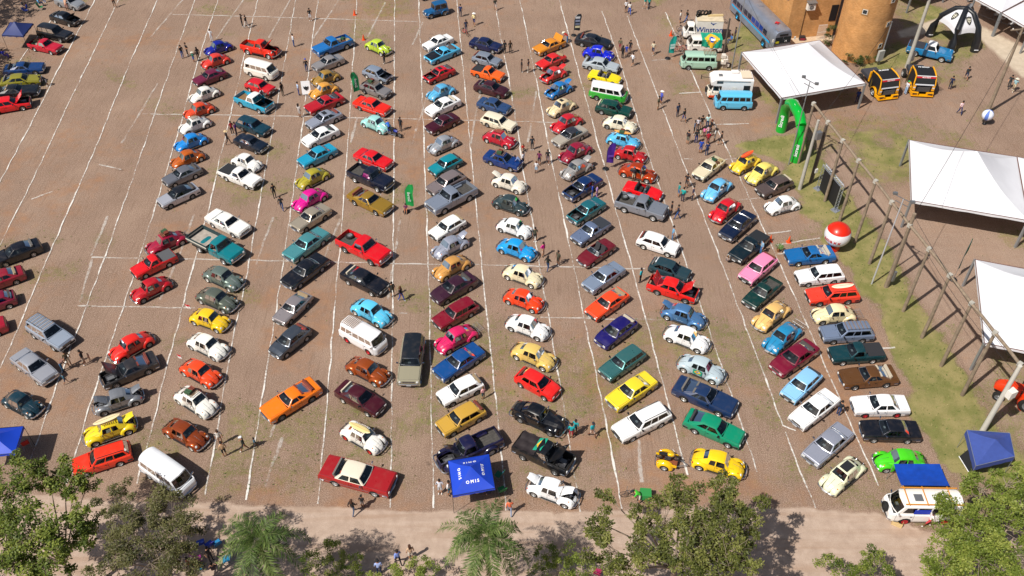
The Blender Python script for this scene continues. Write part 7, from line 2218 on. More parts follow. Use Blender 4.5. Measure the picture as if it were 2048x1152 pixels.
for s in (1, -1):
 ob('orange_band', MB().box((1.62, s * .895, .55), (1.2, .02, .26)).mesh('orange_band', flat('d84a18')), mhm)
 ob('cream_band', MB().box((-.8, s * 1.01, .75), (3.3, .02, .34)).mesh('cream_band', flat('d8c8a0')), mhm)
 ob('awning_rail', MB().box((-.4, s * 1.02, 2.55), (3.6, .04, .06)).mesh('awning_rail', STEEL), mhm)
 for x, z, w_, h_ in ((1.2, 2.45, .62, .26), (-1.9, 1.75, .66, .55)):
  wq = ob('house_window', MB().box((x, s * 1.005, z), (w_ + .08, .02, h_ + .08)).mesh('house_window', BLACKP), mhm)
  ob('pane', MB().box((x, s * 1.02, z), (w_, .012, h_)).mesh('pane', DKG), wq)
 ob('locker_door', MB().box((-.5, s * 1.012, 1.65), (.5, .015, .4)).mesh('locker_door', WHF), mhm)
ob('roof_hatch', MB().box((1.1, .2, 2.9), (.4, .4, .08)).mesh('roof_hatch', STEEL), mhm)
ob('roof_unit', MB().box((-.6, -.55, 2.95), (.8, .5, .16)).mesh('roof_unit', HW), mhm)
ob('solar_tray', MB().box((-1.8, 0, 2.92), (1.1, 1.5, .1)).mesh('solar_tray', flat('dcc8b0')), mhm)
lad = MB()
for k in range(7):
 lad.box((-2.2 + k * .2, -.86, 2.92), (.05, .3, .05))
ob('roof_ladder', lad.mesh('roof_ladder', WHF), mhm)
ob('spare_wheel', tm, mhm, (2.42, .0, .95), (0, 0, pi / 2))
ob('antenna', MB().tube([(2.1, -.4, 2.2), (3.1, -.4, 2.3)], .03, 5).tube([(3.1, -.4, 2.05), (3.1, -.4, 2.55)], .05, 6).mesh('antenna', BLACKP), mhm)

# white camper with awning
cp_ = thing('awning_camper', 'white camper van with rope-strapped roof and blue tarp awning', 'van', (28.89, 35.60, 0), radians(179), None, (1.16, 1.1, 1.08))
put_parts(KIT['k2'], cp_, dict(paint=rgba('eeecea'), roof=rgba('f0eeea'), rim=rgba('c02428'), seat=rgba('7a3a30')))
ROPE = flat('d08a30')
for y in (-.62, .62):
 ob('roof_bar', MB().box((-.2, y, 1.99), (3.4, .06, .06)).mesh('roof_bar', ROPE), cp_)
for x in (-1.3, .2, 1.3):
 ob('roof_bar', MB().box((x, 0, 2.02), (.05, 1.4, .05)).mesh('roof_bar', ROPE), cp_)
ob('roof_panel', MB().box((.6, .1, 1.965), (.5, .5, .04)).mesh('roof_panel', STEEL), cp_)
ob('spare_wheel', tm, cp_, (2.33, .1, .95), (0, 0, pi / 2))
for s in (1, -1):
 ob('blue_blind', MB().box((.42, s * .825, 1.42), (.95, .03, .42)).mesh('blue_blind', flat('1838b8')), cp_)
 ob('striped_wheel', MB().lathe([(.06, 0), (.2, .01), (.21, 0)], 14, 0, (1.2, s * .87, .33), 'Y').mesh('striped_wheel', flat('b02028')), cp_)
aw = thing('tarp_awning', 'blue tarp awning stretched from the white camper roof on poles', 'awning', (29.73, 37.73, 0))
o_ = Vector((29.73, 37.73, 0))
cs = [Vector(p) - o_ for p in ((27.27, 36.46, 2.2), (30.65, 36.41, 2.2), (30.75, 38.48, 1.9), (27.45, 38.48, 1.9))]
m = MB()
m.grid([[cs[0].lerp(cs[1], j / 10).lerp(cs[3].lerp(cs[2], j / 10), i / 8) - Vector((0, 0, .10 * sin(pi * i / 8) * (1 + .4 * sin(j)))) for j in range(11)] for i in range(9)])
ob('tarp', m.mesh('tarp', mat('blue_tarp', '1444a8', .45, var=.15, vscale=2.5, bump=.5, bscale=4), 50), aw)
for p in (cs[2], cs[3]):
 ob('awning_pole', MB().tube([(p.x, p.y, 0), p], .02, 5).mesh('awning_pole', GALV), aw)
cr = thing('wooden_crate', 'slatted pine crate on the road beside the white camper wheel', 'crate', (27.08, 34.79, 0), -.5)
for z in (.06, .2, .34):
 for s in (1, -1):
  ob('slat', MB().box((0, s * .28, z), (.7, .02, .1)).mesh('slat', flat('d8bc88')), cr)
  ob('slat', MB().box((s * .35, 0, z), (.02, .56, .1)).mesh('slat', flat('caa874')), cr)
ob('crate_floor', MB().box((0, 0, .02), (.68, .54, .02)).mesh('crate_floor', flat('b89868')), cr)

# racing trucks
YEL = mat('race_yellow', 'eaa40e', .3, coat=.5)
def race_truck(label, foot, rz):
 t = thing('racing_truck', label, 'truck', foot, rz, 'yellow racing trucks')
 w, H, e = 1.2, 2.55, 0.0      # front face at x = 0, body runs to -x
 m = MB()
 rows = []
 for x, k, z1 in ((-2.3, 1, H), (-1.9, 1, H + .06), (-.9, 1, H + .04), (-.35, .98, H - .05)):
  rows.append([(x, -w * k, .55), (x, -w * k, 1.5), (x, -w * .93 * k, z1 - .12), (x, -w * .82 * k, z1), (x, w * .82 * k, z1), (x, w * .93 * k, z1 - .12), (x, w * k, 1.5), (x, w * k, .55)])
 rows.append([(0, -w * .96, .55), (0, -w * .95, 1.45), (-.25, -w * .9, H - .25), (-.30, -w * .8, H - .16), (-.30, w * .8, H - .16), (-.25, w * .9, H - .25), (0, w * .95, 1.45), (0, w * .96, .55)])
 m.grid(rows)
 m.add(rows[0], [tuple(range(8))])
 m.add(rows[-1], [tuple(range(7, -1, -1))])
 ob('cab', m.mesh('cab', BANB, 25), t)
 fm = frame_mat((-.115, 0, 1.9), (0, 1, 0), (-.27, 0, .95))
 q = ob('windshield', MB().box((0, 0, .02), (2.0, .78, .03)).mesh('windshield', DKG), t)
 q.matrix_basis = fm
 for dy, c, h_ in ((.44, 'c41828', .17), (-.40, 'c8ccd4', .15), (.60, 'e0e0e4', .09)):
  q = ob('sticker_band', MB().box((0, dy, .045), (2.1, h_, .012)).mesh('sticker_band', flat(c)), t)
  q.matrix_basis = fm
 lettering('ALD.TECH', .2, LETW, t, fm @ Matrix.Translation((0, .44, .056)), bold=.004)
 lettering('FB MOLD', .3, LETW, t, frame_mat((-2.0, 0, H + .075), (0, 1, 0), (-1, 0, 0)), bold=.008)
 for s in (1, -1):
  ob('roof_rail', MB().tube([(-2.3, s * w * .96, 1.7), (-2.25, s * w * .95, H + .02), (-1.2, s * w * .92, H + .05), (-.38, s * w * .9, H - .12), (-.02, s * w, 1.48)], [.07, .085, .085, .08, .07], 7).mesh('roof_rail', YEL, 50), t)
  ob('fender', sweep_rect(MB(), [(0, 0, 0), (1, 0, 0)], .01, .01).mesh('tmp', YEL) if 0 else MB().grid([[(-1.0 + r_ * cos(radians(a)), s * (w + y_), .55 + r_ * sin(radians(a))) for r_, y_ in ((.60, -.15), (.66, 0), (.64, .16), (.54, .2))] for a in range(-5, 186, 12)]).mesh('fender', YEL, 50), t)
  ob('corner_panel', MB().box((-.06, s * (w - .14), 1.1), (.25, .30, .65)).mesh('corner_panel', YEL), t)
  ob('headlight', MB().box((.075, s * (w - .15), 1.15), (.03, .24, .14)).mesh('headlight', LAMPG), t)
  ob('bumper_wing', MB().poly([(.08, s * .42), (.30, s * .48), (.26, s * 1.22), (-.5, s * 1.34), (-.5, s * 1.2), (.02, s * 1.0)][::s], .28, .62).mesh('bumper_wing', YEL), t)
  ob('air_slot', MB().box((.285, s * .85, .46), (.06, .5, .14), rz=-s * .06).mesh('air_slot', BLACKP), t)
  gr = MB()
  for k in range(6):
   gr.box((-1.2, s * (w + .5), 1.15 + k * .16), (.9, .02, .025), rz=s * .5)
   gr.box((-1.6 + k * .16, s * (w + .28 + k * .09), 1.55), (.025, .02, .85))
  ob('window_net', gr.mesh('window_net', flat('5a4c20')), t)
  tm_, rm_ = wheel_meshes(.52, .32, 'mag')
  for x in (-1.0, -4.2):
   q = ob('wheel', tm_, t, (x, s * (w - .02), .52), (0, 0, 0 if s > 0 else pi))
   ob('rim', rm_, q, color=rgba('c8cacc'))
 ob('grille', MB().box((.02, 0, .95), (.08, 1.5, .6)).mesh('grille', BLACKP), t)
 for k in range(5):
  ob('grille_bar', MB().box((.07, 0, .72 + k * .12), (.03, 1.4, .03)).mesh('grille_bar', STEEL), t)
 ob('splitter', MB().box((.12, 0, .22), (.5, 2.5, .06)).mesh('splitter', YEL), t)
 ob('chassis', MB().box((-3.6, 0, .75), (2.8, .9, .3)).mesh('chassis', BLACKP), t)
 ob('rear_deck', MB().box((-3.7, 0, 1.15), (2.2, 1.9, .4)).mesh('rear_deck', flat('3a3c44')), t)
 ob('rear_fairing', MB().box((-2.6, 0, 1.6), (.25, 2.3, 1.2)).mesh('rear_fairing', YEL), t)
race_truck('yellow and black racing truck half under the marquee corner', (42.87, 90.15, 0), radians(-78))
race_truck('yellow and black racing truck standing clear with window nets open', (47.03, 90.79, 0), radians(-96))

# tractor
tr_ = thing('tractor', 'orange-red tractor cut by the right edge beside the white pole', 'tractor', (39.93, 45.89, 0), radians(150))
ORD = mat('tractor_red', 'd83a10', .4, coat=.3)
m = MB()
rows = []
for x, w, z1 in ((.1, .5, 1.55), (.6, .48, 1.6), (1.3, .42, 1.5), (1.75, .36, 1.3), (1.9, .28, 1.0)):
 rows.append([(x, -w, .75), (x, -w, z1 - .2), (x, -w * .7, z1), (x, w * .7, z1), (x, w, z1 - .2), (x, w, .75)])
m.grid(rows)
m.add(rows[-1], [(5, 4, 3, 2, 1, 0)])
ob('hood', m.mesh('hood', ORD, 40), tr_)
ob('body', MB().box((-.6, 0, 1.0), (1.6, 1.1, .7)).box((-.9, 0, 1.5), (1.0, 1.6, .12)).mesh('body', ORD), tr_)
ob('cab_roof', MB().box((-.6, 0, 2.6), (1.6, 1.6, .16)).mesh('cab_roof', ORD), tr_)
for x in (-1.25, .05):
 for s in (1, -1):
  ob('cab_post', MB().tube([(x, s * .7, 1.3), (x, s * .7, 2.55)], .05, 6).mesh('cab_post', BLACKP), tr_)
ob('seat', MB().box((-.8, 0, 1.75), (.5, .6, .14)).box((-1.05, 0, 2.05), (.12, .6, .5)).mesh('seat', BLACKP), tr_)
for s in (1, -1):
 ob('rear_fender', MB().lathe([(.82, s * .55), (.86, s * .75), (.80, s * 1.0)], 20, 0, (-.8, 0, .75), 'Y').mesh('rear_fender', ORD, 50), tr_)
 t1, r1 = wheel_meshes(.75, .42, 'steel')
 q = ob('wheel', t1, tr_, (-.8, s * .82, .75), (0, 0, 0 if s > 0 else pi))
 ob('rim', r1, q, color=rgba('8a8c90'))
 t1, r1 = wheel_meshes(.45, .26, 'steel')
 q = ob('wheel', t1, tr_, (1.35, s * .72, .45), (0, 0, 0 if s > 0 else pi))
 ob('rim', r1, q, color=rgba('8a8c90'))

# two-wheelers
def ring(m, c, R, r, axis='Y', n=18):
 m.lathe([(R - r, 0), (R, r), (R + r, 0), (R, -r), (R - r, 0)], n, 0, c, axis)
def bicycle(label, p, rz, hexc, lean=.12, group='bicycles', z=0.0):
 t = thing('bicycle', label, 'bicycle', (p[0], p[1], z), rz, group)
 t.rotation_euler = (lean, 0, rz)
 for x in (-.52, .52):
  m = MB()
  ring(m, (x, 0, .34), .32, .022)
  for k in range(6):
   a = k * pi / 6
   m.tube([(x - .31 * cos(a), 0, .34 - .31 * sin(a)), (x + .31 * cos(a), 0, .34 + .31 * sin(a))], .004, 3)
  ob('wheel', m.mesh('wheel', TYRE), t)
 f = MB()
 for a, b in (((-.52, 0, .34), (-.05, 0, .32)), ((-.05, 0, .32), (-.18, 0, .82)), ((-.18, 0, .80), (.36, 0, .84)), ((.38, 0, .80), (-.05, 0, .32)), ((-.52, 0, .34), (-.17, 0, .76)), ((.36, 0, .92), (.52, 0, .34))):
  f.tube([a, b], .022, 5)
 ob('frame', f.mesh('frame', flat(hexc, .4)), t)
 ob('saddle', MB().box((-.2, 0, .88), (.26, .15, .06)).mesh('saddle', BLACKP), t)
 ob('handlebar', MB().tube([(.28, -.28, 1.0), (.36, -.1, .98), (.36, .1, .98), (.28, .28, 1.0)], .016, 5).mesh('handlebar', STEEL), t)
 return t
bicycle('red bicycle nearest the weathered van front', (20.35, 100.94, 0), .05, 'b02028')
bicycle('red and white bicycle with basket beside turquoise flag', (21.17, 101.06, 0), 2.9, 'c04040', -.1)
bicycle('dark bicycle leaning between orange cone and weathered van', (20.84, 103.18, 0), -.9, '3a4450')
bicycle('grey bicycle in front of the box truck bumper', (21.01, 104.46, 0), -.5, '6a7078', -.15)
bicycle('blue-grey bicycle against the box truck cab', (21.60, 106.01, 0), -.7, '3c5474')
bicycle('pale bicycle standing behind the box truck roof boards', (27.20, 108.67, 0), -.8, 'a08878', .25)
bicycle('red and yellow child bicycle held by a walker near the navy sedan', (-5.93, 105.28, 0), -.9, 'c83028')
cb = bicycle('cargo bicycle with green box at the lower edge of the lot', (8.56, 36.90, 0), radians(175), '444448', .03)
ob('cargo_box', MB().box((-1.0, 0, .55), (.8, .7, .5)).mesh('cargo_box', flat('2c8a44')), cb)
ob('cargo_wheel', MB().lathe([(.18, -.03), (.22, 0), (.18, .03)], 14, 0, (-1.0, .4, .22), 'Y').lathe([(.18, -.03), (.22, 0), (.18, .03)], 14, 0, (-1.0, -.4, .22), 'Y').mesh('cargo_wheel', TYRE), cb)
def motorbike(label, p, rz, hexc, z=0.0, tilt=0.0):
 t = thing('motorcycle', label, 'motorcycle', (p[0], p[1], z), rz)
 t.rotation_euler = (tilt, 0, rz)
 for x in (-.62, .62):
  m = MB()
  ring(m, (x, 0, .30), .25, .05)
  ob('wheel', m.mesh('wheel', TYRE), t)
  ob('hub', MB().lathe([(.001, -.05), (.16, -.02), (.16, .02), (.001, .05)], 12, 0, (x, 0, .3), 'Y').mesh('hub', STEEL), t)
 ob('engine', MB().box((0, 0, .38), (.45, .26, .34)).mesh('engine', ENG), t)
 ob('tank', MB().lathe([(.001, -.28), (.13, -.18), (.15, .1), (.10, .26), (.001, .28)], 12, 0, (.15, 0, .74), 'X').mesh('tank', flat(hexc, .3), 50), t)
 ob('seat', MB().box((-.38, 0, .74), (.62, .24, .12)).mesh('seat', BLACKP), t)
 ob('fork', MB().tube([(.62, .08, .3), (.40, .08, .95)], .025, 5).tube([(.62, -.08, .3), (.40, -.08, .95)], .025, 5).mesh('fork', CHROME), t)
 ob('handlebar', MB().tube([(.22, -.36, 1.02), (.38, -.15, .98), (.38, .15, .98), (.22, .36, 1.02)], .018, 5).mesh('handlebar', CHROME), t)
 ob('fender', MB().box((-.72, 0, .62), (.4, .16, .05), ry=.3).mesh('fender', flat(hexc, .3)), t)
 ob('exhaust', MB().tube([(.2, -.16, .3), (-.3, -.2, .28), (-.8, -.2, .36)], .04, 6).mesh('exhaust', CHROME), t)
motorbike('small dark motorcycle beside the pale aqua rounded compact', (-12.69, 82.68, 0), -.5, '2838a0')

# trailer made from the tail of a rounded compact, carrying a motorcycle
tl_ = thing('half_car_trailer', 'yellow trailer with two round fenders carrying a motorcycle', 'trailer', (11.42, 39.90, 0), radians(-18))
for s in (1, -1):
 ob('fender', fender_mesh(0, .315, [(-28, .60), (0, .655), (30, .66), (60, .60), (90, .565), (120, .57), (150, .61), (180, .66), (206, .72)], .40, .775, .355, s, -1), tl_, color=rgba('f2c010'))
 q = ob('wheel', WHEELS[(.315, .17, 'steel')][0], tl_, (0, s * .665, .315), (0, 0, 0 if s > 0 else pi))
 ob('rim', WHEELS[(.315, .17, 'steel')][1], q, color=rgba('b8babc'))
 ob('taillight', MB().lathe([(0.001, .05), (.06, .045), (.09, 0), (.08, -.05)], 12, 0, (0, 0, 0), 'X').mesh('taillight', AMBL, 40), tl_, (-.52, s * .60, .62), (0, radians(25), pi))
ob('bed', MB().box((.1, 0, .42), (1.5, 1.0, .06)).mesh('bed', mat('red_brown_deck', '8a4a2c', .8, var=.2)), tl_)
for s in (1, -1):
 ob('side_board', MB().box((.1, s * .52, .55), (1.5, .04, .25)).mesh('side_board', mat('trailer_yellow', 'f2c010', .3, coat=.4) if 'ty' not in M else M['ty']), tl_)
ob('rear_bumper', sweep_rect(MB(), [(-.78 + .1 * (y * y), -y * .7, .43) for y in [-1 + q / 5 for q in range(11)]], .022, .07).mesh('rear_bumper', CHROME, 50), tl_)
ob('tow_bar', MB().tube([(.8, .4, .42), (1.6, 0, .45)], .035, 6).tube([(.8, -.4, .42), (1.6, 0, .45)], .035, 6).mesh('tow_bar', STEEL), tl_)
mt_ = tl_.matrix_basis @ Vector((.1, .05, .45))
motorbike('yellow motorcycle strapped on the round-fendered trailer', (mt_.x, mt_.y), radians(-10), 'e8b810', .45, .12)

# ---------------------------------------------------------------- folding chairs, tables, coolers
def chair(label, p, rz, c1, c2='e8e8ea', group='folding chairs'):
 t = thing('folding_chair', label, 'chair', p, rz, group)
 fr = MB()
 for s in (1, -1):
  fr.tube([(.25, s * .27, 0), (-.2, s * .27, .42), (-.38, s * .27, .95)], .014, 4).tube([(-.3, s * .27, 0), (.25, s * .27, .40)], .014, 4)
 ob('frame', fr.mesh('frame', STEEL), t)
 ob('seat', MB().box((.02, 0, .40), (.46, .52, .03)).mesh('seat', flat(c1)), t)
 b_ = ob('backrest', MB().box((-.30, 0, .70), (.03, .52, .55), ry=-.32).mesh('backrest', flat(c1)), t)
 ob('stripe', MB().box((-.285, 0, .70), (.03, .16, .54), ry=-.32).mesh('stripe', flat(c2)), b_)
chair('red and blue striped folding chair in tree shade', (-20.75, 32.91, 0), 2.4, '2040a8', 'd03040')
chair('yellow and green striped folding chair beside the striped red one', (-20.25, 32.99, 0), 2.3, '1c7ab0', 'e8c820')
chair('blue folding chair standing apart on the left in tree shade', (-22.55, 32.57, 0), 1.0, '2848a8', '5070c8')
chair('blue folding chair left of the striped chairs', (-21.39, 33.03, 0), 2.0, '2848a8', '4868c0')
chair('turquoise folding chair left of the small palm', (-19.36, 31.81, 0), 3.6, '1888b8', '60b8d8')
chair('magenta folding chair in the seated circle under trees', (-21.29, 31.78, 0), .4, 'b03090', 'd8d0e0')
chair('teal folding chair in the seated circle under trees', (-20.99, 31.25, 0), .2, '1c6888', '88c0c8')
chair('green folding table chair beside the blue lettered canopy', (-0.74, 37.33, 0), 2.0, '1c7a40', 'c8d0d8')
chair('green camp chair behind the blue lettered canopy', (-0.97, 38.62, 0), 2.6, '187050', '1050c0')
chair('folding chair with red seat under the left edge canopy', (-36.68, 41.45, 0), 2.2, 'c03028', '3848a0')
chair('magenta and blue folding chair at the bottom edge centre', (5.73, 30.83, 0), 1.2, 'a81858', '2838a0')
chair('blue camp chair in upper left shade below the navy canopy', (-62.34, 100.10, 0), .2, '2838b8', '6078d0')
chair('green camp chair in upper left shade', (-62.15, 112.15, 0), .2, '187848', '40a068')
chair('blue and red camp chair in upper left shade', (-63.75, 111.17, 0), 1.2, '1c3c98', 'c02838')
for k, (px, py) in enumerate(((62.25, 112.78, 0)[:2], (62.68, 111.65, 0)[:2], (63.02, 109.97, 0)[:2], (63.44, 108.88, 0)[:2], (61.03, 114.36, 0)[:2], (64.00, 107.53, 0)[:2])):
 chair(['first', 'second', 'third', 'fourth', 'topmost', 'lowest'][k] + ' white chair along the shaded edge of the corner marquee', (px, py, 0), k * .7, 'e0e0e0', 'd0d0d4', 'white chairs under the corner marquee')

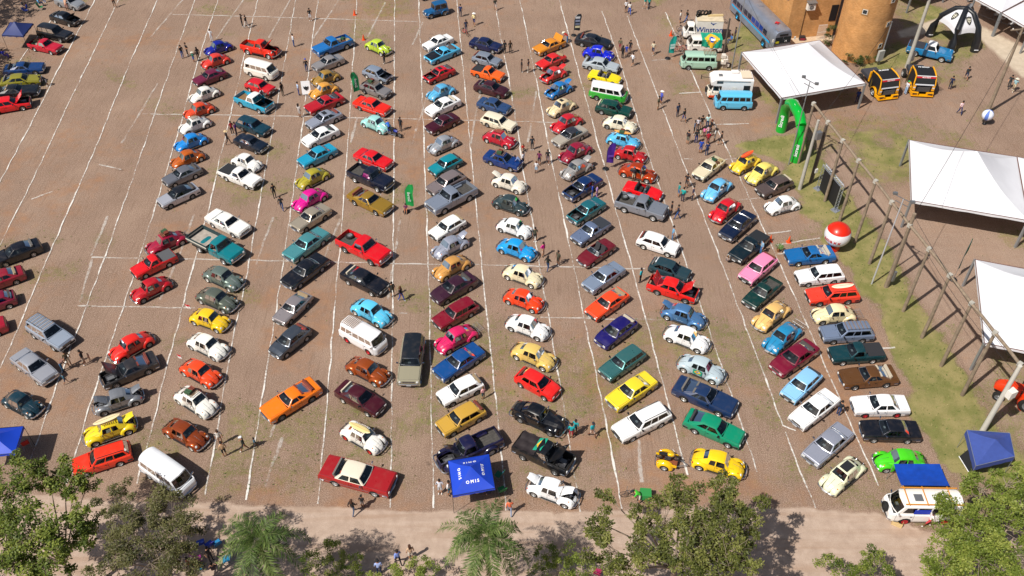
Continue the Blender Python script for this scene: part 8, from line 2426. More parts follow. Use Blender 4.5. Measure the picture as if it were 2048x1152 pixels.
# ---------------------------------------------------------------- people
PEOPLE = [
 ((-40.12, 99.45, 0), -40, 'stand', '1c1c20', '3a6ab0', 'person in black shirt and blue trousers, left of four beside the dark blue compact'),
 ((-39.67, 100.06, 0), -140, 'hips', '1a1a1e', '22242a', 'person all in black, second from left in group of four'),
 ((-38.53, 98.49, 0), 60, 'stand', '2c6a5c', '3860a8', 'small person in green shirt and pale hat in group of four', True, 'hat', 'd8d4c8', .8),
 ((-38.05, 98.97, 0), 120, 'stand', '201c20', '28282c', 'person in dark clothes at the right of the group of four', False, 'long'),
 ((-34.57, 107.43, 0), 0, 'raise', '1c1e24', '22262e', 'person in black pointing, left of pair near the top'),
 ((-33.91, 107.03, 0), 160, 'walk', '1c1c22', 'd8d8d4', 'person in black shirt and white trousers beside the pointing one'),
 ((-52.65, 112.84, 0), -60, 'walk', 'c88a6a', '1c1c20', 'person in black shorts walking on a line near the top edge', True),
 ((-37.56, 103.53, 0), -90, 'stand', 'e4e4e6', 'd8dae0', 'person in white behind the dark blue rounded compact'),
 ((-54.21, 93.01, 0), 200, 'bend', '1c2030', '9a98a0', 'person in dark shirt leaning at the black muscle coupe', True),
 ((-30.36, 82.99, 0), -60, 'stand', 'a01c28', '24262c', 'person in red and black top beside blue-black sedan'),
 ((-29.88, 82.80, 0), 180, 'stand', '5c2878', '2c2438', 'person in purple beside the one in red'),
 ((-30.44, 81.19, 0), 20, 'walk', '2c2628', '24242c', 'person in dark shirt and straw hat left of blue-black sedan', False, 'hat', 'd0b890'),
 ((-26.10, 109.03, 0), -80, 'stand', '1a1c20', 'd4d8e0', 'person in black shirt and white shorts alone near the top', True),
 ((-27.06, 102.25, 0), 30, 'phone', 'e4e6ea', '2c4c84', 'person in white shirt and jeans photographing left of blue pickup'),
 ((-24.47, 96.24, 0), 100, 'stand', '20181a', '2c4878', 'person in dark shirt with blue cap beside blue pickup', False, 'cap', '2848b8'),
 ((-26.36, 90.90, 0), -30, 'stand', '241c1c', '6a6458', 'person in patterned trousers beside the red hatchback', False, 'long'),
 ((-24.53, 91.01, 0), 20, 'stand', 'b8d0f0', '28448c', 'person in pale blue shirt beside the white emblem banner'),
 ((-23.64, 86.42, 0), 60, 'stand', 'c8c0bc', 'c4bcb8', 'person in pale dress beside the deep red coupe', True, 'long'),
 ((-28.63, 90.16, 0), -60, 'bend', 'e0e4ea', '2c3c60', 'person in white leaning into the cyan pickup engine'),
 ((-15.40, 98.10, 0), 150, 'hips', '1c1c22', '30343c', 'person in black facing the lime green compact', False, 'cap', '1c1c20'),
 ((-13.34, 83.16, 0), 120, 'bend', '2c68c8', '24283c', 'person in bright blue crouching at pale aqua compact nose'),
 ((-12.14, 83.74, 0), -120, 'stand', '1c2028', '20242c', 'person in dark clothes beside the small motorcycle'),
 ((-6.69, 110.10, 0), 70, 'stand', '20305c', '1c2440', 'person in navy clothes right of the off-road car'),
 ((-4.86, 107.78, 0), -100, 'walk', 'e8d8a0', '28366c', 'person with white hat and yellow vest walking near the top', True, 'hat', 'f0f0ee'),
 ((-5.82, 105.93, 0), -70, 'stand', '24304c', '3c4664', 'person in navy pushing the child bicycle'),
 ((-2.21, 111.90, 0), 100, 'walk', '1c241c', 'c8b8b0', 'person in dark shirt and pale shorts at top centre right', True),
 ((-0.90, 100.60, 0), 110, 'stand', '1c2024', '2c2c30', 'left person of dark couple beside navy sedan'),
 ((-0.22, 100.60, 0), 100, 'stand', '282420', '201c1c', 'right long-haired person of dark couple beside navy sedan', False, 'long', '5a3c24'),
 ((1.15, 96.09, 0), 0, 'stand', '1c1c20', '1c1c20', 'thin person all in black before the red fastback sedan'),
 ((1.93, 96.09, 0), 170, 'hips', '1c1c22', 'b8b0a0', 'person in black shirt and beige trousers facing the black-clad one'),
 ((14.95, 111.31, 0), -80, 'stand', 'e4e4e8', '3c2c30', 'person in white shirt, left of pair at top centre', True),
 ((15.36, 110.75, 0), -90, 'walk', 'e0dcd8', '2858b8', 'person in white shirt and blue trousers, right of pair at top'),
 ((17.56, 112.29, 0), -50, 'walk', '2ca8a0', 'c8b0a0', 'person in teal shirt, left of pair at upper edge', True),
 ((18.08, 112.29, 0), -60, 'stand', '28b0a8', '2c3c50', 'person in teal shirt, right of pair at upper edge'),
 ((6.90, 103.20, 0), 160, 'bend', 'b83028', '4080b0', 'person in red shirt and white hat behind the amber coupe', False, 'hat', 'ece8d8'),
 ((13.29, 101.20, 0), 60, 'stand', '5c5a44', '983c44', 'person in olive shirt and red shorts beside the black saloon', True),
 ((14.00, 100.21, 0), -100, 'stand', '1c48c0', '2c4888', 'child in blue football shirt among four by black saloon', True, 'short', '241a16', .78),
 ((14.48, 100.70, 0), -120, 'stand', '1c1c20', '402c3c', 'person in black right of the blue-shirted child', True),
 ((13.44, 99.37, 0), 40, 'stand', '1c1c1e', '1c1c20', 'long-haired person in black before the blue-shirted child', False, 'long'),
 ((14.48, 97.58, 0), 30, 'walk', 'e0e4ec', '1c2028', 'person in white shirt and black shorts right of royal blue compact', True),
 ((17.26, 100.33, 0), -110, 'walk', 'c8c0a8', '343a58', 'person with pale patterned shirt walking left of turquoise flag', True),
 ((21.66, 108.41, 0), -20, 'stand', 'e0e0dc', '1c3058', 'left person carrying a box behind the box truck', True),
 ((22.52, 108.54, 0), 190, 'walk', '1c1c20', '2c5c9c', 'right person carrying a box behind the box truck'),
 ((27.33, 103.17, 0), 200, 'sit', '3c6ca8', '28406c', 'person in blue crouching behind the weathered van', False, 'long', '5a3020'),
 ((27.91, 103.93, 0), 180, 'stand', '28203c', '1c1c28', 'dark-clad person standing behind the crouching one in blue'),
 ((16.44, 87.99, 0), -30, 'stand', '5a5c48', 'b0a088', 'person in khaki beside the pointing one in red and blue', True),
 ((16.91, 89.14, 0), 20, 'raise', '5060c8', '2c2c68', 'person in blue and white top pointing right', True, 'hat', 'ece4e0'),
 ((18.45, 86.56, 0), -60, 'stand', '34405c', '2c3450', 'person in dark blue shirt, upper of pair near the crowd'),
 ((18.97, 85.46, 0), -50, 'walk', '1c242c', '2c4484', 'person in black shirt and blue shorts walking to the crowd', True),
 ((18.82, 81.22, 0), 40, 'stand', '2c2428', '6a6c60', 'person with orange backpack at the left of the crowd', True),
 ((19.76, 81.40, 0), 80, 'stand', '1c1c22', '1c2c6c', 'person in black shirt and blue trousers in the crowd'),
 ((19.79, 83.11, 0), -20, 'phone', '5a6478', '1c2028', 'person in grey-blue shirt in upper left of crowd', True),
 ((20.26, 83.69, 0), -80, 'stand', 'd8d4dc', '343c4c', 'person in white top at the upper left of crowd', False, 'long'),
 ((20.75, 84.08, 0), -90, 'stand', '1c1818', 'd8d4c8', 'person in black top and white skirt at the crowd top', True, 'long'),
 ((21.39, 84.27, 0), -90, 'raise', 'b8dcdc', '24406c', 'person in mint shirt with raised arms in the crowd'),
 ((21.62, 83.30, 0), 200, 'stand', '241c20', '1c1c1e', 'red-haired person in black at the crowd right', False, 'long', '6a3024'),
 ((20.79, 82.53, 0), -90, 'stand', 'f07cb0', '4c2030', 'child in pink top in the crowd centre', True, 'long', '3a2418', .75),
 ((20.41, 82.53, 0), -80, 'stand', 'd0d4b0', 'c8c4b0', 'small child in pale top left of the pink one', True, 'short', '3a2418', .6),
 ((21.16, 82.44, 0), -70, 'stand', 'e0b8c0', '305c80', 'person in pink and white top beside the pink child', True, 'short', '241a16', .9),
 ((21.79, 81.68, 0), 150, 'stand', 'd0d0cc', 'c0c0bc', 'person in striped pale dress at the crowd right', True, 'long'),
 ((22.33, 81.02, 0), 150, 'walk', '241e20', '2c2a2c', 'person in black shirt with yellow print right of crowd', True),
 ((20.94, 81.03, 0), 100, 'stand', 'b01430', '702030', 'person in crimson shirt at the crowd front', True),
 ((19.96, 79.55, 0), 90, 'stand', '2048b0', '1c3c98', 'person all in blue at the crowd front', True),
 ((20.53, 79.10, 0), 95, 'stand', '1c2c5c', '1c3058', 'person in navy nearest the cream small pickup'),
 ((2.14, 80.13, 0), -80, 'stand', '24303c', '242c34', 'person in dark slate clothes above the blue luggage sedan'),
 ((1.18, 79.94, 0), -60, 'sit', 'd02c28', '2c2c30', 'child in red seated near the crimson roof-rack compact', False, 'short', '5a3c24', .7),
 ((0.84, 76.90, 0), 160, 'bend', '8090b8', '3c4c58', 'person in grey-blue leaning over the blue luggage sedan'),
 ((1.16, 77.34, 0), 150, 'stand', 'dcdce4', '283848', 'person in white sleeves beside the luggage sedan nose'),
 ((2.49, 76.03, 0), -100, 'stand', 'e8e8ec', 'a0c8e8', 'child in white top and pale blue skirt', True, 'long', '6a4024', .85),
 ((2.83, 77.42, 0), -110, 'stand', '6a1c50', '281c3c', 'person in maroon and blue striped shirt beside the white-clad child', True),
 ((3.73, 77.69, 0), -90, 'walk', '241e20', '6c5c68', 'person in black printed shirt walking left of maroon compact', True),
 ((2.18, 65.18, 0), -80, 'stand', '4c4c3c', '1c1c20', 'person in olive shirt beside the white compact nose', True),
 ((2.88, 63.04, 0), -40, 'hips', 'd81c90', 'd8b8a0', 'person in hot pink top right of the bright blue compact', True),
 ((3.25, 61.12, 0), 60, 'walk', '1c2420', '28446c', 'long-haired person in dark top walking right of blue compact', False, 'long'),
 ((4.23, 61.87, 0), -140, 'stand', '4c4a3c', '3c382c', 'person in olive green standing alone left of maroon convertible', True),
 ((8.01, 71.92, 0), 160, 'stand', '2048b0', '3c70b8', 'person in blue shirt beside the dark blue sedan'),
 ((8.45, 71.76, 0), 160, 'stand', 'b08cc8', 'b08cc8', 'person in long lavender dress beside the dark blue sedan', False, 'long'),
 ((12.38, 74.64, 0), 100, 'stand', '2c2830', 'c8b89c', 'person with grey cap before the copper off-road compact', True, 'cap', '5a6a80'),
 ((13.28, 74.47, 0), 110, 'stand', '241c1c', 'd8c8a8', 'person in striped dark shirt before the copper off-road compact', True),
 ((15.17, 65.38, 0), 180, 'stand', '70a8d0', '5c88b4', 'person in light blue behind the white fastback hatchback'),
 ((15.50, 69.06, 0), 170, 'stand', '241c20', '2c2c34', 'left person of couple right of the grey silver pickup'),
 ((16.06, 68.52, 0), 170, 'walk', '1c2034', '28508c', 'right person in navy shirt and jeans by grey silver pickup'),
 ((16.63, 72.07, 0), 0, 'stand', '189090', '2c6c9c', 'person in teal shirt at the left of four near the cream pickup', True),
 ((16.92, 71.26, 0), 60, 'stand', '18a09c', '1c2c4c', 'person in teal shirt and navy trousers at the front of four'),
 ((17.64, 73.55, 0), -120, 'hips', '241c20', '2c2c38', 'person in black shirt at the back of four', True),
 ((17.95, 71.50, 0), 170, 'stand', '2c2c48', '1c2844', 'person in dark blue at the right of four'),
 ((19.81, 62.05, 0), 80, 'sit', 'a89890', '5c5468', 'person crouching at the front of black small pickup', False, 'long', '7a5a3c', .8),
 ((23.12, 63.37, 0), -170, 'stand', '8cb0cc', '3c74b0', 'person in light blue beside the pink hatchback'),
 ((11.53, 59.51, 0), 150, 'stand', '20b0bc', '1c2028', 'person in turquoise shirt and black trousers beside dark grey-green hatchback'),
 ((-23.69, 71.88, 0), -60, 'stand', '1c1c1e', '242428', 'person in black, left of pair by olive yellow compact'),
 ((-22.58, 69.89, 0), 100, 'walk', '1c2024', '2c4c80', 'person in dark shirt and jeans carrying a bag by magenta compact'),
 ((-10.40, 69.64, 0), -90, 'sit', '6c2c58', 'b06848', 'small person sitting at the foot of the green feather flag', True, 'short', '241a16', .8),
 ((-36.28, 49.55, 0), -40, 'stand', '6c6048', 'c8c4b0', 'person in camouflage top, left of four by the silver suv', True),
 ((-35.08, 49.66, 0), 190, 'hips', '1c1c20', 'b0a090', 'person in black shirt and beige shorts among four by silver suv', True),
 ((-36.64, 48.96, 0), 20, 'bend', '7a5a50', '3c6c94', 'person in brown shirt bending beside the silver spoiler coupe'),
 ((-35.92, 47.62, 0), 40, 'walk', '3c6c80', '2c3c58', 'child walking beside the silver spoiler coupe front', True, 'short', '3a2a1c', .7),
 ((-34.82, 50.10, 0), 180, 'stand', 'd0a890', 'c8a890', 'toddler held beside the black-shirted person', True, 'short', '4a3420', .5),
 ((-10.55, 57.72, 0), -70, 'stand', '3c3830', '50483c', 'person in olive jacket beside black-blue sedan', True),
 ((-9.75, 57.15, 0), -30, 'walk', '2c2428', '2848a0', 'person in dark shirt and blue trousers walking by black-blue sedan', False, 'long', '5a3a24'),
 ((-2.27, 46.03, 0), 130, 'stand', 'f0b0b0', '28505c', 'small person in pink shirt behind the white sport hatchback', True, 'short', '6a4a30', .85),
 ((4.49, 42.20, 0), 80, 'stand', '18a0a8', 'b03040', 'person in teal shirt and red shorts with dark backpack', True),
 ((4.82, 42.58, 0), -120, 'stand', '18a0a8', '243038', 'person in teal shirt behind the red-shorted one', True),
 ((6.10, 42.34, 0), -50, 'walk', '18a4b0', 'd0b8a8', 'person in teal shirt carrying a blue bag', True, 'cap', '2c2c34'),
 ((25.40, 44.40, 0), 30, 'phone', '20242c', '284474', 'person in dark jacket behind the white notchback sedan'),
 ((-22.04, 41.62, 0), -70, 'stand', 'd8d0c8', 'c09880', 'person in white top, upper of pair right of brown compact', True, 'long', '4a3020'),
 ((-21.48, 40.52, 0), 120, 'stand', 'c09c78', '1c1c20', 'person with bare arms and black shorts, lower of pair', True),
 ((-20.09, 41.02, 0), 190, 'walk', '1c2420', '2c2c30', 'person in dark shirt and white cap walking to the pair', True, 'cap', 'e4e4e8'),
 ((-19.37, 41.39, 0), 180, 'walk', '3c6c84', '2c3438', 'child walking behind the white-capped one', True, 'short', '2a1c14', .65),
 ((-11.23, 35.55, 0), 70, 'walk', '241c1c', '4c5c78', 'long-haired person in black below the dark red hardtop', False, 'long', '4a2c1c'),
 ((-10.66, 36.13, 0), 80, 'stand', '1c1c20', '8c8c90', 'child in black shirt below the dark red hardtop', True, 'cap', '1c1c20', .8),
 ((-5.18, 37.25, 0), -90, 'stand', 'd8dce8', 'c8ccd4', 'person in white shirt and shorts, left of lettered canopy', True),
 ((-4.53, 37.13, 0), -20, 'stand', 'e4e4e8', '3088a8', 'person in white shirt and teal shorts at canopy post', True),
 ((-3.04, 36.91, 0), 60, 'sit', '3c3440', '6c5c64', 'seated person in grey under the lettered canopy left', True),
 ((-2.50, 36.95, 0), 100, 'sit', 'b0a8c0', '4c4c5c', 'seated person in lavender under the lettered canopy middle', True),
 ((-1.67, 36.87, 0), 120, 'sit', '24243c', 'c8a088', 'seated person in navy under the lettered canopy right', True, 'long'),
 ((-0.16, 35.54, 0), 90, 'walk', 'd86c48', '8c9cb8', 'person in orange patterned top walking on the road edge'),
 ((-7.68, 31.65, 0), 120, 'walk', '8098e0', '1c1c24', 'person in periwinkle shirt at bottom centre, nearer the palm'),
 ((-8.90, 30.91, 0), 100, 'stand', 'a0b4e8', '2c3c60', 'person in pale blue shirt at the bottom edge', False, 'cap', '1c1c20'),
 ((-6.87, 32.02, 0), 110, 'stand', 'c8a88c', 'd8d0c4', 'person with bare shoulders in pale skirt at bottom centre', True, 'long', '4a2c1c'),
 ((9.10, 36.52, 0), 178, 'bend', '4cc838', 'd0ccc4', 'cyclist in lime green shirt and dark cap on the cargo bicycle', True, 'cap', '24282c'),
 ((29.08, 34.55, 0), 170, 'walk', 'e8e0dc', 'c03840', 'person in white and red beside the white camper van', True),
 ((45.33, 91.22, 0), 20, 'stand', 'd8d8e0', '9cc0e8', 'person in pale jeans and green cap beside the racing truck', False, 'cap', '2ca858'),
 ((50.84, 92.30, 0), 60, 'stand', '1c2444', '1c2440', 'person in navy looking down right of the racing trucks'),
 ((53.47, 94.41, 0), 80, 'walk', '2c2e30', '2c3c60', 'person in black shirt and navy shorts walking away', True),
 ((50.06, 87.02, 0), -80, 'walk', 'e8c8cc', '28386c', 'person in pale pink shirt and jeans crossing the right path'),
 ((57.73, 92.51, 0), -130, 'walk', '24282c', '34383c', 'person in dark clothes, left of pair at right edge'),
 ((57.99, 91.85, 0), -130, 'walk', '90b4bc', 'c8b898', 'person in grey-blue shirt and hat, right of pair', False, 'hat', 'e8dcc8'),
 ((-64.57, 112.44, 0), 30, 'sit', '1c2c40', '2c4878', 'seated person in dark top in upper left shade'),
 ((-63.71, 111.59, 0), 200, 'sit', '2040a8', '243868', 'seated person in blue shirt in upper left shade'),
 ((-62.67, 113.00, 0), 40, 'sit', '6cb0e0', '4c6c98', 'seated person in light blue in upper left shade'),
 ((-62.43, 114.15, 0), -100, 'stand', '3c6cc0', '5c88c0', 'person in blue standing at the upper left top'),
 ((-58.61, 111.86, 0), 100, 'bend', 'c89c80', 'c88c78', 'person with bare back leaning beside silver modern sedan', True),
 ((-20.43, 31.89, 0), -40, 'stand', '241c1c', '302828', 'person in dark clothes standing in the shaded chair circle', False),
 ((-21.73, 31.37, 0), 30, 'sit', 'c82828', 'b04038', 'seated person in red in the shaded chair circle'),
 ((-21.19, 31.11, 0), 60, 'sit', 'd0a080', '28508c', 'seated person with bare shoulders in the chair circle', True),
 ((-19.97, 30.96, 0), 120, 'sit', '3c3038', 'b88c78', 'seated person at the bottom edge right of the circle', True),
 ((-61.80, 99.37, 0), 20, 'sit', '2c3cc0', '5c48a8', 'seated person in violet blue below the navy canopy'),
 ((39.23, 89.42, 0), 90, 'stand', '1c3478', '1c2858', 'person in blue in the shade under the marquee by the tower'),
]
for q in PEOPLE:
 person(*q)

# ---------------------------------------------------------------- trees, palms, shrubs
def leaf_mat(name, c1, c2, c3):
 m = bpy.data.materials.new(name)
 m.use_nodes = True
 nt = m.node_tree
 b = nt.nodes['Principled BSDF']
 b.inputs['Roughness'].default_value = .55
 b.inputs['Specular IOR Level'].default_value = .35
 at = nt.nodes.new('ShaderNodeAttribute')
 at.attribute_name = 'shade'
 r = nt.nodes.new('ShaderNodeValToRGB')
 el = r.color_ramp.elements
 el[0].position, el[0].color = 0.0, (*lin(c1), 1)
 el[1].position, el[1].color = 1.0, (*lin(c3), 1)
 e = el.new(.5)
 e.color = (*lin(c2), 1)
 nt.links.new(at.outputs['Fac'], r.inputs[0])
 nt.links.new(r.outputs[0], b.inputs['Base Color'])
 tr = nt.nodes.new('ShaderNodeBsdfTranslucent')
 nt.links.new(r.outputs[0], tr.inputs[0])
 mx = nt.nodes.new('ShaderNodeMixShader')
 mx.inputs[0].default_value = .28
 nt.links.new(b.outputs[0], mx.inputs[1])
 nt.links.new(tr.outputs[0], mx.inputs[2])
 nt.links.new(mx.outputs[0], nt.nodes['Material Output'].inputs[0])
 return m
LEAFG = leaf_mat('leaf_mid_green', '3c4c1e', '62722a', '98a048')
LEAFD = leaf_mat('leaf_deep_green', '2a3a1c', '435628', '5f7038')
LEAFO = leaf_mat('leaf_olive', '444826', '626238', '868254')
LEAFL = leaf_mat('leaf_light_green', '4c5a1e', '728232', 'a0a650')
LEAFM = leaf_mat('leaf_olive_green', '424a20', '646a30', '949450')
PALMG = leaf_mat('palm_green', '34481e', '587036', '8c9c58')
BARK = mat('grey_bark', '8a7c6c', .9, var=.25, vscale=5)
class Leaves:
 def __init__(s):
  s.v, s.f, s.c = [], [], []
 def quad(s, p, d, n, L, W, sh):
  d = d.normalized()
  t = d.cross(n)
  if t.length < 1e-4:
   t = Vector((1, 0, 0))
  t.normalize()
  o = len(s.v)
  s.v += [p, p + d * L * .5 + t * W * .5, p + d * L, p + d * L * .5 - t * W * .5]
  s.f.append((o, o + 1, o + 2, o + 3))
  s.c += [sh] * 4
 def mesh(s, name, m):
  me = bpy.data.meshes.new(name)
  me.from_pydata(s.v, [], s.f)
  a = me.attributes.new('shade', 'FLOAT', 'POINT')
  a.data.foreach_set('value', s.c)
  me.materials.append(m)
  return me
def rv(r):
 while True:
  v = Vector((r.uniform(-1, 1), r.uniform(-1, 1), r.uniform(-1, 1)))
  if .05 < v.length < 1:
   return v
def tree(name, label, foot, clumps, lm, n_leaf, leafL=.24, seed=1, trunk_r=.16, bare=0, cat='tree', flatz=.62, group='trees along the road'):
 r = random.Random(seed)
 base = Vector((foot[0], foot[1], 0))
 t = thing(name, label, cat, base, 0, group)
 cl = [(Vector(c) - base, rad) for c, rad in clumps]
 cen = sum((c for c, _ in cl), Vector()) / len(cl)
 fork = Vector((cen.x * .35, cen.y * .35, max(.4, min(c.z for c, _ in cl) * .5)))
 tk = MB()
 tk.tube([Vector((0, 0, 0)), fork * .5 + Vector((.05, 0, 0)), fork], [trunk_r * 1.25, trunk_r, trunk_r * .8], 8)
 lv = Leaves()
 tot = sum(q[1] ** 2 for q in cl)
 twig = []
 for c, rad in cl:
  mid = fork.lerp(c, .5) + Vector((r.uniform(-.3, .3), r.uniform(-.3, .3), r.uniform(0, .3)))
  tk.tube([fork, mid, c], [trunk_r * .45, trunk_r * .3, trunk_r * .12], 6)
  nsub = max(7, int(rad * rad * 7 + rad * 7))
  k = int(n_leaf * rad ** 2 / tot / nsub)
  for _ in range(nsub):
   d = rv(r)
   d = d.normalized() * (d.length ** .6) * 1.12
   sc = c + Vector((d.x * rad, d.y * rad, d.z * rad * flatz))
   tk.tube([c.lerp(mid, r.random() * .4), sc], [trunk_r * .08 + .006, .006], 4)
   rs = (.16 + rad * .15) * r.uniform(.6, 1.5)
   tone = r.uniform(-.3, .3)
   for _ in range(k):
    e = rv(r)
    p = sc + Vector((e.x, e.y, e.z * .6)) * rs
    dd = rv(r)
    dd.z = dd.z * .5 - .1
    nn = Vector((r.uniform(-.7, .7), r.uniform(-.7, .7), 1))
    lv.quad(p, dd, nn, leafL * r.uniform(.6, 1.3), leafL * r.uniform(.35, .6), min(1, max(0, .5 + tone + r.uniform(-.25, .25))))
   for _ in range(bare):
    e = rv(r).normalized()
    twig.append((sc, sc + e * rad * r.uniform(.3, .6)))
 for a, b in twig:
  tk.tube([a, a.lerp(b, .6) + Vector((r.uniform(-.1, .1), r.uniform(-.1, .1), .05)), b], [.016, .011, .005], 4)
 ob('trunk', tk.mesh('trunk', BARK, 60), t)
 ob('crown', lv.mesh('crown', lm), t)
 return t
def palm(name, label, foot, h, nf, fl, seed, lean=(0, 0)):
 r = random.Random(seed)
 base = Vector((foot[0], foot[1], 0))
 t = thing(name, label, 'palm', base, 0, 'palms along the road')
 top = Vector((lean[0], lean[1], h))
 tk = MB().tube([Vector((0, 0, 0)), top * .5 + Vector((.06, 0, 0)), top], [.22, .15, .13], 10)
 ob('trunk', tk.mesh('trunk', BARK, 60), t)
 lv = Leaves()
 for i in range(nf):
  az = i * 2.399 + r.uniform(-.2, .2)
  el = radians(78 - 95 * (i / nf) ** 1.1 + r.uniform(-8, 8))
  L = fl * r.uniform(.85, 1.1) * (.75 if el > 1.0 else 1)
  d0 = Vector((cos(az) * cos(el), sin(az) * cos(el), sin(el)))
  p = top.copy()
  side = Vector((-sin(az), cos(az), 0))
  n = 34
  d = d0.copy()
  tone = r.uniform(-.2, .25)
  for k in range(n):
   s = k / n
   d = (d + Vector((0, 0, -.062 - .03 * s)) + side * r.uniform(-.01, .01)).normalized()
   q = p + d * (L / n)
   up = side.cross(d).normalized()
   lv.quad(p, d, up, L / n * 1.1, .035, .75)
   if s > .08:
    ll = .85 * (1 - .55 * s) * min(1, .35 + s * 3)
    for sd in (1, -1):
     for _ in range(2):
      dd = (side * sd * .85 + d * r.uniform(.35, .8) + up * r.uniform(-.5, .35)).normalized()
      dd.z -= r.uniform(.1, .5)
      lv.quad(p.lerp(q, r.random()), dd, up + Vector((r.uniform(-.4, .4), r.uniform(-.4, .4), 0)), ll * r.uniform(.8, 1.15), .045, min(1, max(0, .45 + tone + r.uniform(-.25, .3))))
   p = q
 ob('fronds', lv.mesh('fronds', PALMG), t)
 return t
tree('shade_tree', 'broad green tree filling the lower left corner beside the white van', (-28.62, 29.28, 7.9), [((-31.51, 33.46, 7.8), 1.5), ((-29.64, 33.79, 7.6), 1.2), ((-28.61, 33.44, 7), 1.0), ((-30.82, 31.13, 8), 1.5), ((-28.81, 28.52, 8.6), 1.8), ((-26.86, 28.64, 8.4), 1.5), ((-26.22, 30.32, 7.6), .9), ((-27.71, 32.69, 7), .9), ((-27.29, 33.72, 6.6), .6), ((-28.95, 26.86, 8.4), 1.6), ((-27.04, 27.15, 8), 1.4), ((-31.94, 29.83, 8.4), 1.8), ((-25.87, 29.36, 7.2), .8)], LEAFG, 19000, .21, 3)
tree('sparse_tree', 'sparse olive tree with bare grey twigs below the plain white van', (-21.96, 29.00, 7.8), [((-25.14, 31.51, 7.4), .8), ((-23.78, 29.73, 8), 1.0), ((-22.62, 31.25, 7.8), 1.2), ((-20.83, 30.89, 7.8), 1.2), ((-22.28, 28.64, 8.4), 1.4), ((-20.17, 28.47, 8.4), 1.4), ((-20.93, 27.01, 8.4), 1.5), ((-23.24, 27.08, 8), 1.2), ((-19.33, 27.51, 7.8), 1.0), ((-25.07, 33.20, 6.8), .6), ((-19.57, 29.97, 7.6), .8)], LEAFO, 18000, .15, 5, .12, bare=3)
palm('feather_palm', 'feathery green palm left of centre at the bottom edge', (-15.08, 28.44, 8), 8.0, 24, 3.6, 4, (0, .1))
palm('feather_palm', 'feathery green palm below the blue lettered canopy', (-1.47, 28.69, 8), 8.0, 30, 3.6, 9, (-.1, .1))
tree('large_tree', 'wide pale-branched green tree below the yellow rounded compact', (10.32, 29.23, 8.2), [((6.04, 32.54, 6.9), 0.59), ((5.37, 30.24, 7.4), 0.92), ((5.63, 28.14, 7.8), 1.18), ((8.07, 30.17, 7.8), 0.92), ((10.35, 32.49, 7.8), 0.84), ((9.21, 30.13, 8.4), 1.26), ((11.38, 30.70, 8.6), 1.09), ((13.30, 32.54, 8), 0.76), ((13.61, 30.96, 8.2), 1.01), ((12.25, 28.86, 8.8), 1.43), ((10.05, 27.88, 8.8), 1.34), ((8.05, 27.79, 8.4), 1.09), ((14.32, 29.69, 8), 0.92), ((13.30, 27.58, 8.2), 1.18), ((10.82, 26.62, 8.2), 1.18), ((15.52, 31.52, 7.6), 0.50), ((7.13, 26.85, 7.8), 0.84)], LEAFM, 20000, .21, 8, .2, bare=3)
tree('round_tree', 'dense bright green tree in the lower right corner by the camper', (29.07, 29.72, 6.8), [((27.88, 31.87, 6.2), 1.0), ((30.29, 33.41, 6.4), 1.1), ((32.29, 33.99, 6.4), 1.0), ((28.01, 29.95, 7), 1.6), ((30.30, 30.52, 7.2), 1.7), ((26.54, 29.04, 6.8), 1.2), ((27.86, 27.92, 7), 1.8), ((30.08, 28.25, 7), 1.7), ((32.55, 31.85, 6.8), 1.3), ((25.92, 27.77, 6.4), 1.1), ((33.77, 34.84, 6), .7)], LEAFL, 24000, .19, 12, .2)
tree('young_tree', 'thin green treetop rising at the bottom edge right of centre', (22.33, 29.35, 3.6), [((20.31, 29.75, 3.2), .7), ((21.09, 29.29, 3.4), .7), ((22.60, 29.93, 3.8), .8), ((23.45, 29.58, 3.8), .7), ((21.91, 29.00, 3.6), .8), ((24.18, 29.01, 3.4), .6)], LEAFG, 3600, .15, 15, .09, bare=2)
tree('flowering_shrub', 'light green shrub at the bottom edge right of the first palm', (-11.77, 30.51, 1.9), [((-13.14, 30.75, 1.8), .8), ((-11.84, 31.24, 2.2), .8), ((-10.65, 30.81, 2), .7), ((-12.52, 29.92, 1.8), .9), ((-10.88, 29.85, 1.8), .9)], LEAFL, 4200, .13, 21, .05, cat='shrub', group='shrubs along the road')
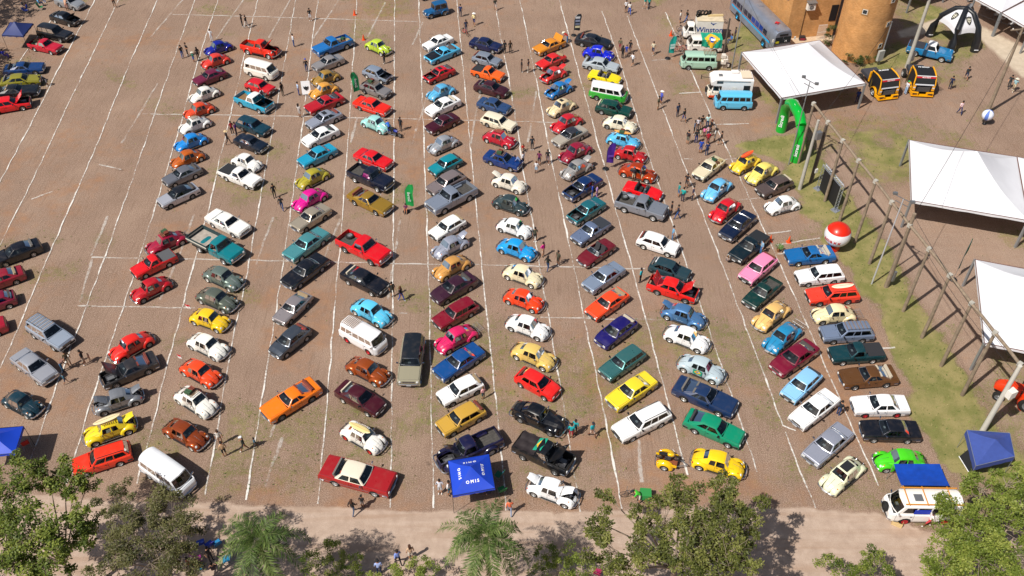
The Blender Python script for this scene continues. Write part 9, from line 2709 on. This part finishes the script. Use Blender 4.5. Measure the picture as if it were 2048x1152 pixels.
tree('flowering_shrub', 'green shrub at the bottom edge left of the second palm', (-6.84, 30.13, 1.8), [((-7.64, 30.02, 1.8), .7), ((-6.19, 30.45, 2), .7), ((-5.35, 29.92, 1.8), .7), ((-9.27, 29.78, 1.6), .6)], LEAFL, 3000, .13, 22, .05, cat='shrub', group='shrubs along the road')
tree('flowering_shrub', 'bright green shrub between second palm and large tree', (3.13, 30.51, 2), [((2.32, 31.05, 2.2), .7), ((3.79, 31.11, 2.4), .7), ((2.95, 30.08, 2), .9), ((4.57, 30.08, 2), .7), ((1.65, 30.02, 1.8), .6)], LEAFL, 3800, .13, 23, .05, cat='shrub', group='shrubs along the road')
tree('climbing_shrub', 'dark green shrub growing against the foot of the round tower', (42.20, 98.01, 0), [((41.35, 97.66, 0.6), .7), ((42.29, 97.78, 0.8), .7), ((43.32, 98.55, 0.9), .7), ((44.19, 99.64, 1.1), .6)], LEAFD, 2600, .14, 31, .04, cat='shrub', group='shrubs at the brick tower')
tree('climbing_shrub', 'narrow climbing plant in the corner between wall and tower', (39.39, 102.90, 0), [((39.16, 102.48, 0.5), .4), ((38.89, 101.94, 1.6), .4), ((38.73, 101.56, 2.6), .4), ((38.59, 101.04, 3.4), .35)], LEAFD, 1400, .13, 32, .04, cat='shrub', group='shrubs at the brick tower')
tree('climbing_shrub', 'leafy twig shrub left of the tower foot shrub', (40.39, 98.01, 0), [((40.11, 97.78, 0.4), .3), ((40.51, 98.26, 1.2), .3)], LEAFD, 500, .12, 33, .03, bare=2, cat='shrub', group='shrubs at the brick tower')
tree('shade_tree', 'tall dark tree outside the left edge shading the upper corner', (-75.5, 104.0, 0), [((-73.5, 103, 8.5), 2.6), ((-70.5, 106.5, 9), 2.3), ((-75, 108, 9), 2.8), ((-73, 99.5, 8), 2.2), ((-77, 103, 9.5), 2.6), ((-71, 111, 9), 2.2)], LEAFD, 9000, .34, 41, .25)
tree('shade_tree', 'tall dark tree outside the left edge beside dark blue coupe', (-69.0, 92.0, 0), [((-66.5, 92, 7.5), 2.2), ((-68.5, 95.5, 8), 2.4), ((-70, 91, 8), 2.4), ((-65.6, 88.5, 7), 1.8)], LEAFD, 7000, .34, 42, .25)
